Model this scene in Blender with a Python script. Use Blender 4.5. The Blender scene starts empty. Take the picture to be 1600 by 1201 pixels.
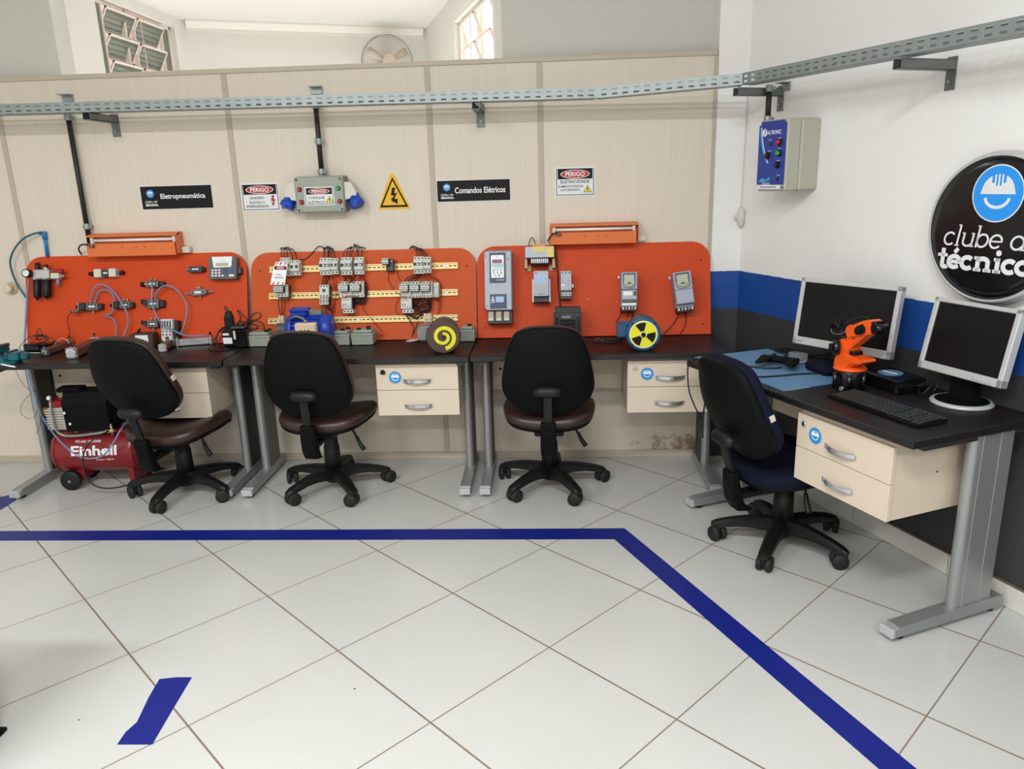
import bpy, bmesh, math, random
from mathutils import Matrix, Vector, Euler
from math import sin, cos, pi, radians
random.seed(7)
S = bpy.context.scene
COL = S.collection

# ---------------------------------------------------------------- camera
cam = bpy.data.objects.new('camera', bpy.data.cameras.new('camera'))
COL.objects.link(cam)
cam.data.sensor_width = 36.0
cam.data.lens = 26.548
cam.data.clip_start = 0.05
cam.matrix_world = Matrix(((0.998445, 0.014601, 0.053794, 0.0), (0.048082, 0.262591, -0.963708, -4.21322),
                           (-0.028197, 0.964797, 0.261481, 1.59439), (0, 0, 0, 1)))
S.camera = cam

# ---------------------------------------------------------------- world, lights, exposure
S.view_settings.view_transform = 'Standard'
S.view_settings.look = 'None'
S.view_settings.gamma = 1.0
S.view_settings.use_curve_mapping = False
S.view_settings.exposure = 0.0
world = bpy.data.worlds.new('overcast_sky')
S.world = world
world.use_nodes = True
bg = world.node_tree.nodes['Background']
bg.inputs[0].default_value = (0.95, 0.98, 1.0, 1)
bg.inputs[1].default_value = 3.8

def area(name, loc, sx, sy, watts, aim=(0, 0, -1), color=(1, 1, 1)):
    d = bpy.data.lights.new(name, 'AREA')
    d.shape = 'RECTANGLE'; d.size = sx; d.size_y = sy; d.energy = watts; d.color = color
    o = bpy.data.objects.new(name, d); COL.objects.link(o)
    o.location = loc
    o.rotation_euler = Vector(aim).to_track_quat('-Z', 'Y').to_euler()
    return o
# front pair fluorescent ceiling battens (above the frame); rear pair added as fill light
area('ceiling_and_fill_lamp', (-2.4, -4.0, 3.28), 1.25, 0.22, 86, color=(0.965, 0.985, 1.0))
area('ceiling_and_fill_lamp', (-0.2, -4.05, 3.28), 1.25, 0.22, 86, color=(0.965, 0.985, 1.0))
area('ceiling_and_fill_lamp', (-2.4, -6.4, 3.28), 1.25, 0.22, 86, color=(0.965, 0.985, 1.0))
area('ceiling_and_fill_lamp', (0.6, -6.4, 3.28), 1.25, 0.22, 86, color=(0.965, 0.985, 1.0))

# ---------------------------------------------------------------- materials
def lin(c):
    c = c / 255.0
    return c / 12.92 if c <= 0.04045 else ((c + 0.055) / 1.055) ** 2.4
def rgb(t): return (lin(t[0]), lin(t[1]), lin(t[2]), 1.0)
MATS = {}
def mat(name, col, rough=0.5, metal=0.0, spec=0.5, var=0.0, vscale=30.0, stretch=(1, 1, 1), bump=0.0, bscale=200.0, coat=0.0, trans=0.0, alpha=1.0):
    m = bpy.data.materials.new(name); m.use_nodes = True
    nt = m.node_tree; b = nt.nodes['Principled BSDF']
    c = rgb(col)
    b.inputs['Base Color'].default_value = c
    b.inputs['Roughness'].default_value = rough
    b.inputs['Metallic'].default_value = metal
    b.inputs['Specular IOR Level'].default_value = spec
    b.inputs['Coat Weight'].default_value = coat
    b.inputs['Transmission Weight'].default_value = trans
    b.inputs['Alpha'].default_value = alpha
    if var or bump:
        tc = nt.nodes.new('ShaderNodeTexCoord'); mp = nt.nodes.new('ShaderNodeMapping')
        mp.inputs['Scale'].default_value = stretch
        nt.links.new(tc.outputs['Object'], mp.inputs['Vector'])
    if var:
        n = nt.nodes.new('ShaderNodeTexNoise'); n.inputs['Scale'].default_value = vscale; n.inputs['Detail'].default_value = 4
        nt.links.new(mp.outputs[0], n.inputs['Vector'])
        mx = nt.nodes.new('ShaderNodeMix'); mx.data_type = 'RGBA'
        mx.inputs['A'].default_value = tuple(max(0, v * (1 - var)) for v in c[:3]) + (1,)
        mx.inputs['B'].default_value = tuple(min(1, v * (1 + var)) for v in c[:3]) + (1,)
        nt.links.new(n.outputs['Fac'], mx.inputs['Factor'])
        nt.links.new(mx.outputs['Result'], b.inputs['Base Color'])
    if bump:
        n2 = nt.nodes.new('ShaderNodeTexNoise'); n2.inputs['Scale'].default_value = bscale; n2.inputs['Detail'].default_value = 3
        nt.links.new(tc.outputs['Object'], n2.inputs['Vector'])
        bp = nt.nodes.new('ShaderNodeBump'); bp.inputs['Strength'].default_value = bump; bp.inputs['Distance'].default_value = 0.01
        nt.links.new(n2.outputs['Fac'], bp.inputs['Height'])
        nt.links.new(bp.outputs[0], b.inputs['Normal'])
    MATS[name] = m
    return m

mat('white_wall', (226, 223, 216), 0.75, var=0.03, vscale=2, bump=0.25, bscale=14)
mat('white_paint', (232, 228, 220), 0.6)
mat('grey_wall', (204, 201, 194), 0.8, var=0.04, vscale=3, bump=0.3, bscale=18)
mat('ceiling_white', (225, 222, 215), 0.8)
mat('seam_strip', (186, 174, 156), 0.5)
mat('top_rail', (190, 178, 160), 0.5)
mat('galvanized', (152, 160, 160), 0.45, metal=0.65, var=0.12, vscale=18)
mat('bracket_steel', (120, 124, 122), 0.45, metal=0.7, var=0.12, vscale=30)
mat('black_conduit', (26, 26, 28), 0.5)
mat('orange_board', (204, 72, 30), 0.5, spec=0.2, var=0.10, vscale=5, bump=0.04, bscale=60)
mat('orange_board_pale', (200, 84, 36), 0.5, spec=0.2, var=0.08, vscale=5, bump=0.04, bscale=60)
mat('orange_lamp', (222, 112, 52), 0.4)
mat('tube_white', (240, 238, 232), 0.35)
mat('desk_black', (28, 24, 24), 0.45, spec=0.35, var=0.15, vscale=12, bump=0.05, bscale=150)
mat('desk_edge', (22, 21, 21), 0.5)
mat('silver_leg', (158, 160, 160), 0.4, metal=0.55, var=0.05, vscale=10)
mat('silver_cap', (196, 198, 198), 0.4, metal=0.35)
mat('dark_leg_panel', (52, 50, 48), 0.5)
mat('cream_panel', (218, 202, 182), 0.5, var=0.02, vscale=8)
mat('cream_dark', (196, 176, 150), 0.6)
mat('chrome', (205, 207, 208), 0.25, metal=0.85)
mat('black_plastic', (13, 13, 14), 0.5, spec=0.4, bump=0.04, bscale=300)
mat('black_gloss', (14, 14, 15), 0.18)
mat('black_soft', (10, 11, 12), 0.6, spec=0.12)
mat('rubber', (20, 20, 20), 0.7)
mat('brown_leather', (52, 33, 29), 0.36, var=0.15, vscale=20, bump=0.05, bscale=220)
mat('navy_fabric', (15, 19, 38), 0.85, spec=0.15, var=0.15, vscale=60)
mat('blue_sticker', (46, 142, 214), 0.4)
mat('sign_blue', (40, 150, 240), 0.25)
mat('white_print', (238, 238, 240), 0.4)
mat('sign_white', (228, 230, 232), 0.3)
mat('sign_black', (14, 14, 16), 0.15)
mat('sign_print_black', (22, 20, 20), 0.5, spec=0.2)
mat('perigo_red', (186, 22, 32), 0.4)
mat('sign_yellow', (236, 182, 22), 0.45)
mat('paper_yellow', (236, 220, 80), 0.5)
mat('box_grey', (154, 160, 148), 0.5)
mat('box_grey_dark', (122, 124, 118), 0.5)
mat('altronic_grey', (176, 174, 160), 0.5)
mat('altronic_blue', (32, 58, 150), 0.35)
mat('altronic_cyan', (60, 170, 230), 0.35)
mat('plug_white', (214, 208, 198), 0.5)
mat('plug_blue', (20, 70, 180), 0.4)
mat('btn_red', (200, 28, 34), 0.35)
mat('btn_dark_red', (74, 18, 20), 0.3)
mat('btn_green', (40, 170, 66), 0.35)
mat('monitor_silver', (192, 193, 194), 0.4, metal=0.15)
mat('screen', (14, 14, 14), 0.35, spec=0.25)
mat('glass_pale', (244, 245, 242), 0.15, alpha=0.15)
mat('robot_orange', (238, 92, 26), 0.42)
mat('mat_base', (74, 124, 172), 0.6)
mat('hose_blue', (118, 140, 180), 0.35)
mat('hose_violet', (132, 124, 162), 0.35)
mat('hose_teal', (38, 98, 116), 0.4)
mat('pipe_blue', (30, 120, 186), 0.4)
mat('steel', (150, 148, 146), 0.35, metal=0.7)
mat('valve_grey', (112, 112, 110), 0.4, metal=0.4)
mat('aluminium', (206, 206, 208), 0.32, metal=0.75)
mat('bronze_tube', (132, 98, 86), 0.4, metal=0.4)
mat('ivory', (214, 208, 190), 0.5)
mat('device_white', (202, 204, 196), 0.5)
mat('device_mint', (190, 196, 186), 0.5)
mat('device_dark', (34, 36, 38), 0.5)
mat('device_charcoal', (62, 64, 66), 0.5)
mat('drive_grey', (172, 178, 188), 0.45)
mat('drive_lilac', (166, 168, 186), 0.45)
mat('drive_side', (140, 140, 150), 0.45)
mat('drive_navy', (36, 52, 92), 0.4)
mat('lcd', (172, 176, 150), 0.3)
mat('led_red', (120, 30, 40), 0.3)
mat('pale_blue', (160, 186, 222), 0.4)
mat('pale_green', (176, 222, 184), 0.4)
mat('hmi_grey', (84, 86, 92), 0.5)
mat('key_blue', (56, 84, 170), 0.4)
mat('din_rail', (198, 176, 120), 0.4, metal=0.5)
mat('foot_metal', (150, 140, 108), 0.45, metal=0.4)
mat('badge_blue', (92, 136, 176), 0.4)
mat('leg_side_shaded', (104, 102, 97), 0.45, metal=0.3)  # silver of the column sides, darkened to put shade into the colour
mat('transformer_core', (132, 140, 146), 0.4, metal=0.5)
mat('label_yellow', (222, 198, 116), 0.5)
mat('coil_white', (220, 218, 226), 0.4)
mat('wire_black', (22, 21, 22), 0.5)
mat('wire_red', (150, 28, 28), 0.45)
mat('wire_white', (208, 204, 198), 0.5)
mat('motor_blue', (26, 62, 168), 0.35)
mat('motor_teal', (22, 74, 110), 0.4)
mat('motor_brown', (72, 52, 46), 0.45, var=0.2, vscale=40)
mat('motor_fin', (92, 90, 88), 0.45, metal=0.4)
mat('disc_yellow', (228, 222, 34), 0.45)
mat('box_ivory', (222, 200, 172), 0.5)
mat('vice_teal', (14, 92, 102), 0.35, var=0.2, vscale=25)
mat('compressor_red', (128, 22, 30), 0.28, var=0.06, vscale=8)
mat('cylinder_head', (190, 188, 180), 0.45)
mat('amber', (150, 84, 24), 0.4)
mat('tape_blue', (18, 32, 122), 0.42, spec=0.3, var=0.10, vscale=24, bump=0.08, bscale=40)
mat('skirting_tile', (214, 212, 206), 0.3, var=0.04, vscale=6)
mat('grout', (120, 100, 84), 0.8)
mat('glass_green', (150, 158, 146), 0.4, trans=0.75)
mat('window_frame', (232, 216, 206), 0.5)
mat('fan_cream', (206, 190, 176), 0.5)
mat('outside_brick', (140, 116, 100), 0.9, var=0.15, vscale=10)
mat('clear_acrylic', (190, 200, 200), 0.1, alpha=0.25)
mat('red_paint', (150, 20, 26), 0.35)

# ---------------------------------------------------------------- mesh builder
def spline(pts, n=6):
    P = [Vector(p) for p in pts]
    if len(P) < 3: return P
    out = []
    for i in range(len(P) - 1):
        p0 = P[i - 1] if i else P[0] * 2 - P[1]
        p1, p2 = P[i], P[i + 1]
        p3 = P[i + 2] if i + 2 < len(P) else P[-1] * 2 - P[-2]
        for k in range(n):
            t = k / n
            out.append(0.5 * ((2 * p1) + (p2 - p0) * t + (2 * p0 - 5 * p1 + 4 * p2 - p3) * t * t + (3 * p1 - p0 - 3 * p2 + p3) * t ** 3))
    out.append(P[-1])
    return out
def closed_spline(pts, n=5):
    P = [Vector((p[0], p[1], 0)) for p in pts]; N = len(P); out = []
    for i in range(N):
        p0, p1, p2, p3 = P[i - 1], P[i], P[(i + 1) % N], P[(i + 2) % N]
        for k in range(n):
            t = k / n
            v = 0.5 * ((2 * p1) + (p2 - p0) * t + (2 * p0 - 5 * p1 + 4 * p2 - p3) * t * t + (3 * p1 - p0 - 3 * p2 + p3) * t ** 3)
            out.append((v.x, v.y))
    return out
def rrect(x0, z0, x1, z1, r, n=5):
    r = r if isinstance(r, (list, tuple)) else (r, r, r, r)      # bl, br, tr, tl
    o = []
    for (cx, cz, a0, rr) in ((x0 + r[0], z0 + r[0], pi, r[0]), (x1 - r[1], z0 + r[1], 1.5 * pi, r[1]), (x1 - r[2], z1 - r[2], 0, r[2]), (x0 + r[3], z1 - r[3], 0.5 * pi, r[3])):
        if rr < 1e-6: o.append((cx, cz)); continue
        for k in range(n + 1):
            a = a0 + 0.5 * pi * k / n
            o.append((cx + rr * cos(a), cz + rr * sin(a)))
    return o
def ring(cx, cz, rx, rz=None, n=28, a0=0.0):
    rz = rx if rz is None else rz
    return [(cx + rx * cos(a0 + 2 * pi * k / n), cz + rz * sin(a0 + 2 * pi * k / n)) for k in range(n)]

class M:
    """collects shapes and links them as ONE mesh object"""
    def __init__(s): s.v = []; s.f = []; s.fm = []; s.fs = []; s.mats = []; s.mx = None
    def add(s, verts, faces, m, smooth=False):
        if m not in s.mats: s.mats.append(m)
        k = s.mats.index(m); b = len(s.v)
        for p in verts:
            p = Vector(p)
            s.v.append(s.mx @ p if s.mx else p)
        for i, f in enumerate(faces):
            s.f.append([b + j for j in f]); s.fm.append(k)
            s.fs.append(smooth if isinstance(smooth, bool) else smooth[i])
        return s
    def box(s, x0, y0, z0, x1, y1, z1, m, b=0.0, mx=None):
        c = Vector(((x0 + x1) / 2, (y0 + y1) / 2, (z0 + z1) / 2)); h = (abs(x1 - x0) / 2, abs(y1 - y0) / 2, abs(z1 - z0) / 2)
        b = min(b, min(h) * 0.9)
        if b <= 0:
            vs = [(c.x + sx * h[0], c.y + sy * h[1], c.z + sz * h[2]) for sx in (-1, 1) for sy in (-1, 1) for sz in (-1, 1)]
            fs = [(0, 1, 3, 2), (4, 6, 7, 5), (0, 4, 5, 1), (2, 3, 7, 6), (0, 2, 6, 4), (1, 5, 7, 3)]
        else:
            vs = []; idx = {}
            for sx in (-1, 1):
                for sy in (-1, 1):
                    for sz in (-1, 1):
                        for ax in range(3):
                            sg = (sx, sy, sz)
                            p = [c[i] + sg[i] * (h[i] - (0 if i == ax else b)) for i in range(3)]
                            idx[(sx, sy, sz, ax)] = len(vs); vs.append(p)
            fs = []
            for sg in (-1, 1):
                fs.append([idx[(sg, a, bb, 0)] for a, bb in ((-1, -1), (1, -1), (1, 1), (-1, 1))])
                fs.append([idx[(a, sg, bb, 1)] for a, bb in ((-1, -1), (1, -1), (1, 1), (-1, 1))])
                fs.append([idx[(a, bb, sg, 2)] for a, bb in ((-1, -1), (1, -1), (1, 1), (-1, 1))])
            for a in (-1, 1):
                for bb in (-1, 1):
                    fs.append([idx[(a, bb, -1, 0)], idx[(a, bb, 1, 0)], idx[(a, bb, 1, 1)], idx[(a, bb, -1, 1)]])
                    fs.append([idx[(a, -1, bb, 0)], idx[(a, 1, bb, 0)], idx[(a, 1, bb, 2)], idx[(a, -1, bb, 2)]])
                    fs.append([idx[(-1, a, bb, 1)], idx[(1, a, bb, 1)], idx[(1, a, bb, 2)], idx[(-1, a, bb, 2)]])
            for sx in (-1, 1):
                for sy in (-1, 1):
                    for sz in (-1, 1): fs.append([idx[(sx, sy, sz, i)] for i in range(3)])
        if mx is not None: vs = [mx @ Vector(v) for v in vs]
        return s.add(vs, fs, m)
    def cyl(s, a, b, r, m, r2=None, n=20, caps=True):
        a, b = Vector(a), Vector(b); r2 = r if r2 is None else r2
        d = (b - a).normalized(); u = d.orthogonal().normalized(); w = d.cross(u)
        vs = [p + (u * cos(2 * pi * k / n) + w * sin(2 * pi * k / n)) * rr for p, rr in ((a, r), (b, r2)) for k in range(n)]
        fs = [(k, (k + 1) % n, n + (k + 1) % n, n + k) for k in range(n)]; sm = [True] * n
        if caps:
            fs += [list(range(n))[::-1], list(range(n, 2 * n))]; sm += [False, False]
        return s.add(vs, fs, m, sm)
    def lathe(s, prof, m, o=(0, 0, 0), axis=(0, 0, 1), n=28, caps=True):
        o = Vector(o); d = Vector(axis).normalized(); u = d.orthogonal().normalized(); w = d.cross(u)
        vs = [o + d * h + (u * cos(2 * pi * k / n) + w * sin(2 * pi * k / n)) * r for r, h in prof for k in range(n)]
        fs = [(i * n + k, i * n + (k + 1) % n, (i + 1) * n + (k + 1) % n, (i + 1) * n + k) for i in range(len(prof) - 1) for k in range(n)]
        sm = [True] * len(fs)
        if caps:
            fs += [list(range(n))[::-1], list(range((len(prof) - 1) * n, len(prof) * n))]; sm += [False, False]
        return s.add(vs, fs, m, sm)
    def tube(s, pts, r, m, n=8, smooth=6, taper=None):
        P = spline(pts, smooth) if smooth else [Vector(p) for p in pts]
        P = [p for i, p in enumerate(P) if i == 0 or (p - P[i - 1]).length > 1e-6]
        T = [(P[min(i + 1, len(P) - 1)] - P[max(i - 1, 0)]).normalized() for i in range(len(P))]
        u = T[0].orthogonal().normalized(); vs = []
        for i, (p, t) in enumerate(zip(P, T)):
            u = (u - t * u.dot(t)); u = u.normalized() if u.length > 1e-6 else t.orthogonal().normalized()
            w = t.cross(u); rr = r if taper is None else r + (taper - r) * i / (len(P) - 1)
            vs += [p + (u * cos(2 * pi * k / n) + w * sin(2 * pi * k / n)) * rr for k in range(n)]
        L = len(P)
        fs = [(i * n + k, i * n + (k + 1) % n, (i + 1) * n + (k + 1) % n, (i + 1) * n + k) for i in range(L - 1) for k in range(n)]
        sm = [True] * len(fs); fs += [list(range(n))[::-1], list(range((L - 1) * n, L * n))]; sm += [False, False]
        return s.add(vs, fs, m, sm)
    def prism(s, poly, y0, y1, m, smooth=False, mx=None):
        """outline in (x, z), extruded from y0 to y1"""
        n = len(poly)
        vs = [(x, y0, z) for x, z in poly] + [(x, y1, z) for x, z in poly]
        fs = [(k, (k + 1) % n, n + (k + 1) % n, n + k) for k in range(n)] + [list(range(n))[::-1], list(range(n, 2 * n))]
        if mx is not None: vs = [mx @ Vector(v) for v in vs]
        return s.add(vs, fs, m, [smooth] * n + [False, False])
    def loft(s, loops, m, smooth=True, caps=True):
        """list of equal-length closed loops of 3-D points"""
        n = len(loops[0]); vs = [p for l in loops for p in l]
        fs = [(i * n + k, i * n + (k + 1) % n, (i + 1) * n + (k + 1) % n, (i + 1) * n + k) for i in range(len(loops) - 1) for k in range(n)]
        sm = [smooth] * len(fs)
        if caps:
            fs += [list(range(n))[::-1], list(range((len(loops) - 1) * n, len(loops) * n))]; sm += [smooth, smooth]
        return s.add(vs, fs, m, sm)
    def ribbon(s, pts, w, y0, y1, m, n=0, ends=True):
        """a stroke of width w in the x-z plane with thickness y0..y1"""
        P = [Vector((p[0], 0, p[1])) for p in pts]
        P = spline(P, n) if n else P
        Lf, Rt = [], []
        for i, p in enumerate(P):
            t = (P[min(i + 1, len(P) - 1)] - P[max(i - 1, 0)]).normalized(); nn = Vector((-t.z, 0, t.x)) * (w / 2)
            Lf.append(p + nn); Rt.append(p - nn)
        for i in range(len(P) - 1):
            q = [Rt[i], Rt[i + 1], Lf[i + 1], Lf[i]]
            vs = [(a.x, y0, a.z) for a in q] + [(a.x, y1, a.z) for a in q]
            s.add(vs, [(0, 1, 2, 3), (7, 6, 5, 4), (0, 4, 5, 1), (1, 5, 6, 2), (2, 6, 7, 3), (3, 7, 4, 0)], m)
        return s
    def perf(s, x0, x1, z0, z1, y0, y1, rows, slot, pitch, m, off=0.0, plane='xz'):
        """perforated strip of sheet metal: slots in rows [(zlo, zhi), ...], real openings"""
        def bx(a0, c0, a1, c1):
            if plane == 'xz': s.box(a0, y0, c0, a1, y1, c1, m)
            else: s.box(a0, c0, y0, a1, c1, y1, m)
        zc = z0
        for lo, hi in rows:
            bx(x0, zc, x1, lo)
            xa = x0; xs = x0 + off
            while xs < x1:
                if xs > xa: bx(xa, lo, min(xs, x1), hi)
                xa = xs + slot; xs += pitch
            if xa < x1: bx(xa, lo, x1, hi)
            zc = hi
        bx(x0, zc, x1, z1)
        return s
    def text(s, body, cx, cz, w, h, y, m, bold=0.0, shear=0.0, thick=0.0006, spacing=1.0, cuts=0):
        cu = bpy.data.curves.new('lettering', 'FONT'); cu.body = body; cu.size = 1; cu.resolution_u = 3
        cu.offset = bold; cu.shear = shear; cu.space_character = spacing
        ob = bpy.data.objects.new('lettering', cu); COL.objects.link(ob)
        dg = bpy.context.evaluated_depsgraph_get(); dg.update()
        me = bpy.data.meshes.new_from_object(ob.evaluated_get(dg))
        if cuts:
            bm = bmesh.new(); bm.from_mesh(me); ya = min(v.co.y for v in bm.verts); yb = max(v.co.y for v in bm.verts)
            for k in range(1, cuts): bmesh.ops.bisect_plane(bm, geom=bm.verts[:] + bm.edges[:] + bm.faces[:], plane_co=(0, ya + (yb - ya) * k / cuts, 0), plane_no=(0, 1, 0))
            bm.to_mesh(me); bm.free()
        xs = [v.co.x for v in me.vertices]; ys = [v.co.y for v in me.vertices]
        x0, x1, y0, y1 = min(xs), max(xs), min(ys), max(ys)
        sx = w / (x1 - x0); sz = h / (y1 - y0) if h else sx
        V = [(cx + (v.co.x - (x0 + x1) / 2) * sx, y, cz + (v.co.y - (y0 + y1) / 2) * sz) for v in me.vertices]
        F = [list(p.vertices) for p in me.polygons]
        s.add(V, F, m)
        bpy.data.objects.remove(ob); bpy.data.curves.remove(cu); bpy.data.meshes.remove(me)
        return s
    def out(s, name, parent=None, loc=None, rot=None, recalc=True):
        me = bpy.data.meshes.new(name)
        me.from_pydata([tuple(v) for v in s.v], [], s.f)
        for k in s.mats: me.materials.append(MATS[k])
        me.polygons.foreach_set('material_index', s.fm)
        me.polygons.foreach_set('use_smooth', s.fs)
        if recalc:
            bm = bmesh.new(); bm.from_mesh(me); bmesh.ops.recalc_face_normals(bm, faces=bm.faces); bm.to_mesh(me); bm.free()
        me.update()
        o = bpy.data.objects.new(name, me); COL.objects.link(o)
        if parent: o.parent = parent
        if loc: o.location = loc
        if rot: o.rotation_euler = rot
        return o

def thing(name, label, cat, loc=(0, 0, 0), rz=0.0, group=None):
    o = bpy.data.objects.new(name, None); COL.objects.link(o)
    o.empty_display_size = 0.05
    o.location = loc; o.rotation_euler = (0, 0, rz); o['label'] = label; o['category'] = cat
    if group: o['group'] = group
    return o
def tag(o, label, cat, group=None):
    o['label'] = label; o['category'] = cat
    if group: o['group'] = group
    return o
def struct(o):
    o['kind'] = 'structure'; return o
def dup(root, loc, rz, label, group=None):
    r = root.copy(); COL.objects.link(r); r.location = loc; r.rotation_euler = (0, 0, rz); r['label'] = label
    if group: r['group'] = group
    for ch in list(root.children):
        c = ch.copy(); COL.objects.link(c); c.parent = r
        for g in list(ch.children):
            d = g.copy(); COL.objects.link(d); d.parent = c
    return r

# frame of the right-hand wall: local x runs along the wall toward the viewer, local y into the wall
WALL_O = Vector((1.0303, 0.0, 0.0)); WALL_A = radians(-67.626)
WALL_MX = Matrix.Translation(WALL_O) @ Matrix.Rotation(WALL_A, 4, 'Z')
def wl(t, y, z): return WALL_MX @ Vector((t, y, z))

# ---------------------------------------------------------------- setting: special materials
def nodes_of(name):
    m = bpy.data.materials.new(name); m.use_nodes = True; MATS[name] = m
    return m.node_tree, m.node_tree.nodes['Principled BSDF']
def math_node(nt, op, a, b=None):
    n = nt.nodes.new('ShaderNodeMath'); n.operation = op
    for i, v in enumerate((a, b)):
        if v is None: continue
        if isinstance(v, (int, float)): n.inputs[i].default_value = v
        else: nt.links.new(v, n.inputs[i])
    return n.outputs[0]
def mix_rgb(nt, fac, a, b):
    n = nt.nodes.new('ShaderNodeMix'); n.data_type = 'RGBA'
    nt.links.new(fac, n.inputs['Factor']) if not isinstance(fac, (int, float)) else setattr(n.inputs['Factor'], 'default_value', fac)
    for k, v in (('A', a), ('B', b)):
        if isinstance(v, tuple): n.inputs[k].default_value = v
        else: nt.links.new(v, n.inputs[k])
    return n.outputs['Result']

def floor_material():
    nt, b = nodes_of('floor_tiles')
    g = nt.nodes.new('ShaderNodeNewGeometry'); sp = nt.nodes.new('ShaderNodeSeparateXYZ')
    nt.links.new(g.outputs['Position'], sp.inputs[0])
    th, ox, oy, size = 0.81785, -1.1374, -2.2948, 0.53
    dx = math_node(nt, 'SUBTRACT', sp.outputs[0], ox); dy = math_node(nt, 'SUBTRACT', sp.outputs[1], oy)
    def coord(cx, cy): return math_node(nt, 'ADD', math_node(nt, 'MULTIPLY', dx, cx / size), math_node(nt, 'MULTIPLY', dy, cy / size))
    a = coord(cos(th), sin(th)); c = coord(sin(th), -cos(th))
    def edge(v): return math_node(nt, 'ABSOLUTE', math_node(nt, 'SUBTRACT', math_node(nt, 'FRACT', math_node(nt, 'ADD', v, 0.5)), 0.5))
    ea, ec = edge(a), edge(c)
    la = math_node(nt, 'LESS_THAN', ea, 0.0062); lc = math_node(nt, 'LESS_THAN', ec, 0.0044)
    line = math_node(nt, 'MAXIMUM', la, lc)
    no = nt.nodes.new('ShaderNodeTexNoise'); no.inputs['Scale'].default_value = 3.0; no.inputs['Detail'].default_value = 5
    nt.links.new(g.outputs['Position'], no.inputs['Vector'])
    no2 = nt.nodes.new('ShaderNodeTexNoise'); no2.inputs['Scale'].default_value = 1.3; no2.inputs['Detail'].default_value = 2
    nt.links.new(g.outputs['Position'], no2.inputs['Vector'])
    tile = mix_rgb(nt, no.outputs['Fac'], rgb((192, 192, 188)), rgb((200, 200, 197)))
    gr = mix_rgb(nt, no2.outputs['Fac'], rgb((96, 84, 74)), rgb((150, 130, 112)))
    # specks of dirt
    vo = nt.nodes.new('ShaderNodeTexVoronoi'); vo.inputs['Scale'].default_value = 3.1
    nt.links.new(g.outputs['Position'], vo.inputs['Vector'])
    dirt = math_node(nt, 'LESS_THAN', vo.outputs['Distance'], 0.014)
    tile = mix_rgb(nt, dirt, tile, rgb((110, 98, 88)))
    nt.links.new(mix_rgb(nt, line, tile, gr), b.inputs['Base Color'])
    ro = nt.nodes.new('ShaderNodeMix'); nt.links.new(line, ro.inputs[0]); ro.inputs[2].default_value = 0.22; ro.inputs[3].default_value = 0.8
    nt.links.new(ro.outputs[0], b.inputs['Roughness'])
    b.inputs['Specular IOR Level'].default_value = 0.45
floor_material()

def partition_material():
    nt, b = nodes_of('partition_laminate')
    g = nt.nodes.new('ShaderNodeNewGeometry')
    mp = nt.nodes.new('ShaderNodeMapping'); mp.inputs['Scale'].default_value = (60, 60, 1.6)
    nt.links.new(g.outputs['Position'], mp.inputs[0])
    n = nt.nodes.new('ShaderNodeTexNoise'); n.inputs['Scale'].default_value = 1.0; n.inputs['Detail'].default_value = 4
    nt.links.new(mp.outputs[0], n.inputs['Vector'])
    base = mix_rgb(nt, n.outputs['Fac'], rgb((212, 200, 184)), rgb((224, 213, 198)))
    # damp stain low on the panel at its end by the wall corner
    sp = nt.nodes.new('ShaderNodeSeparateXYZ'); nt.links.new(g.outputs['Position'], sp.inputs[0])
    n2 = nt.nodes.new('ShaderNodeTexNoise'); n2.inputs['Scale'].default_value = 14; n2.inputs['Detail'].default_value = 8; n2.inputs['Roughness'].default_value = 0.7
    nt.links.new(g.outputs['Position'], n2.inputs['Vector'])
    def ramp(v, lo, hi):
        r = nt.nodes.new('ShaderNodeMapRange'); nt.links.new(v, r.inputs[0]); r.inputs[1].default_value = lo; r.inputs[2].default_value = hi
        return r.outputs[0]
    zone = math_node(nt, 'MULTIPLY', ramp(sp.outputs[2], 0.24, 0.08), ramp(sp.outputs[0], 0.25, 0.80))
    sc = math_node(nt, 'ADD', n2.outputs['Fac'], math_node(nt, 'MULTIPLY', zone, 0.34))
    st = math_node(nt, 'MULTIPLY', ramp(sc, 0.68, 0.84), ramp(zone, 0.05, 0.3))
    nt.links.new(mix_rgb(nt, math_node(nt, 'MULTIPLY', st, 0.75), base, rgb((120, 84, 48))), b.inputs['Base Color'])
    b.inputs['Roughness'].default_value = 0.5
partition_material()

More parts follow.
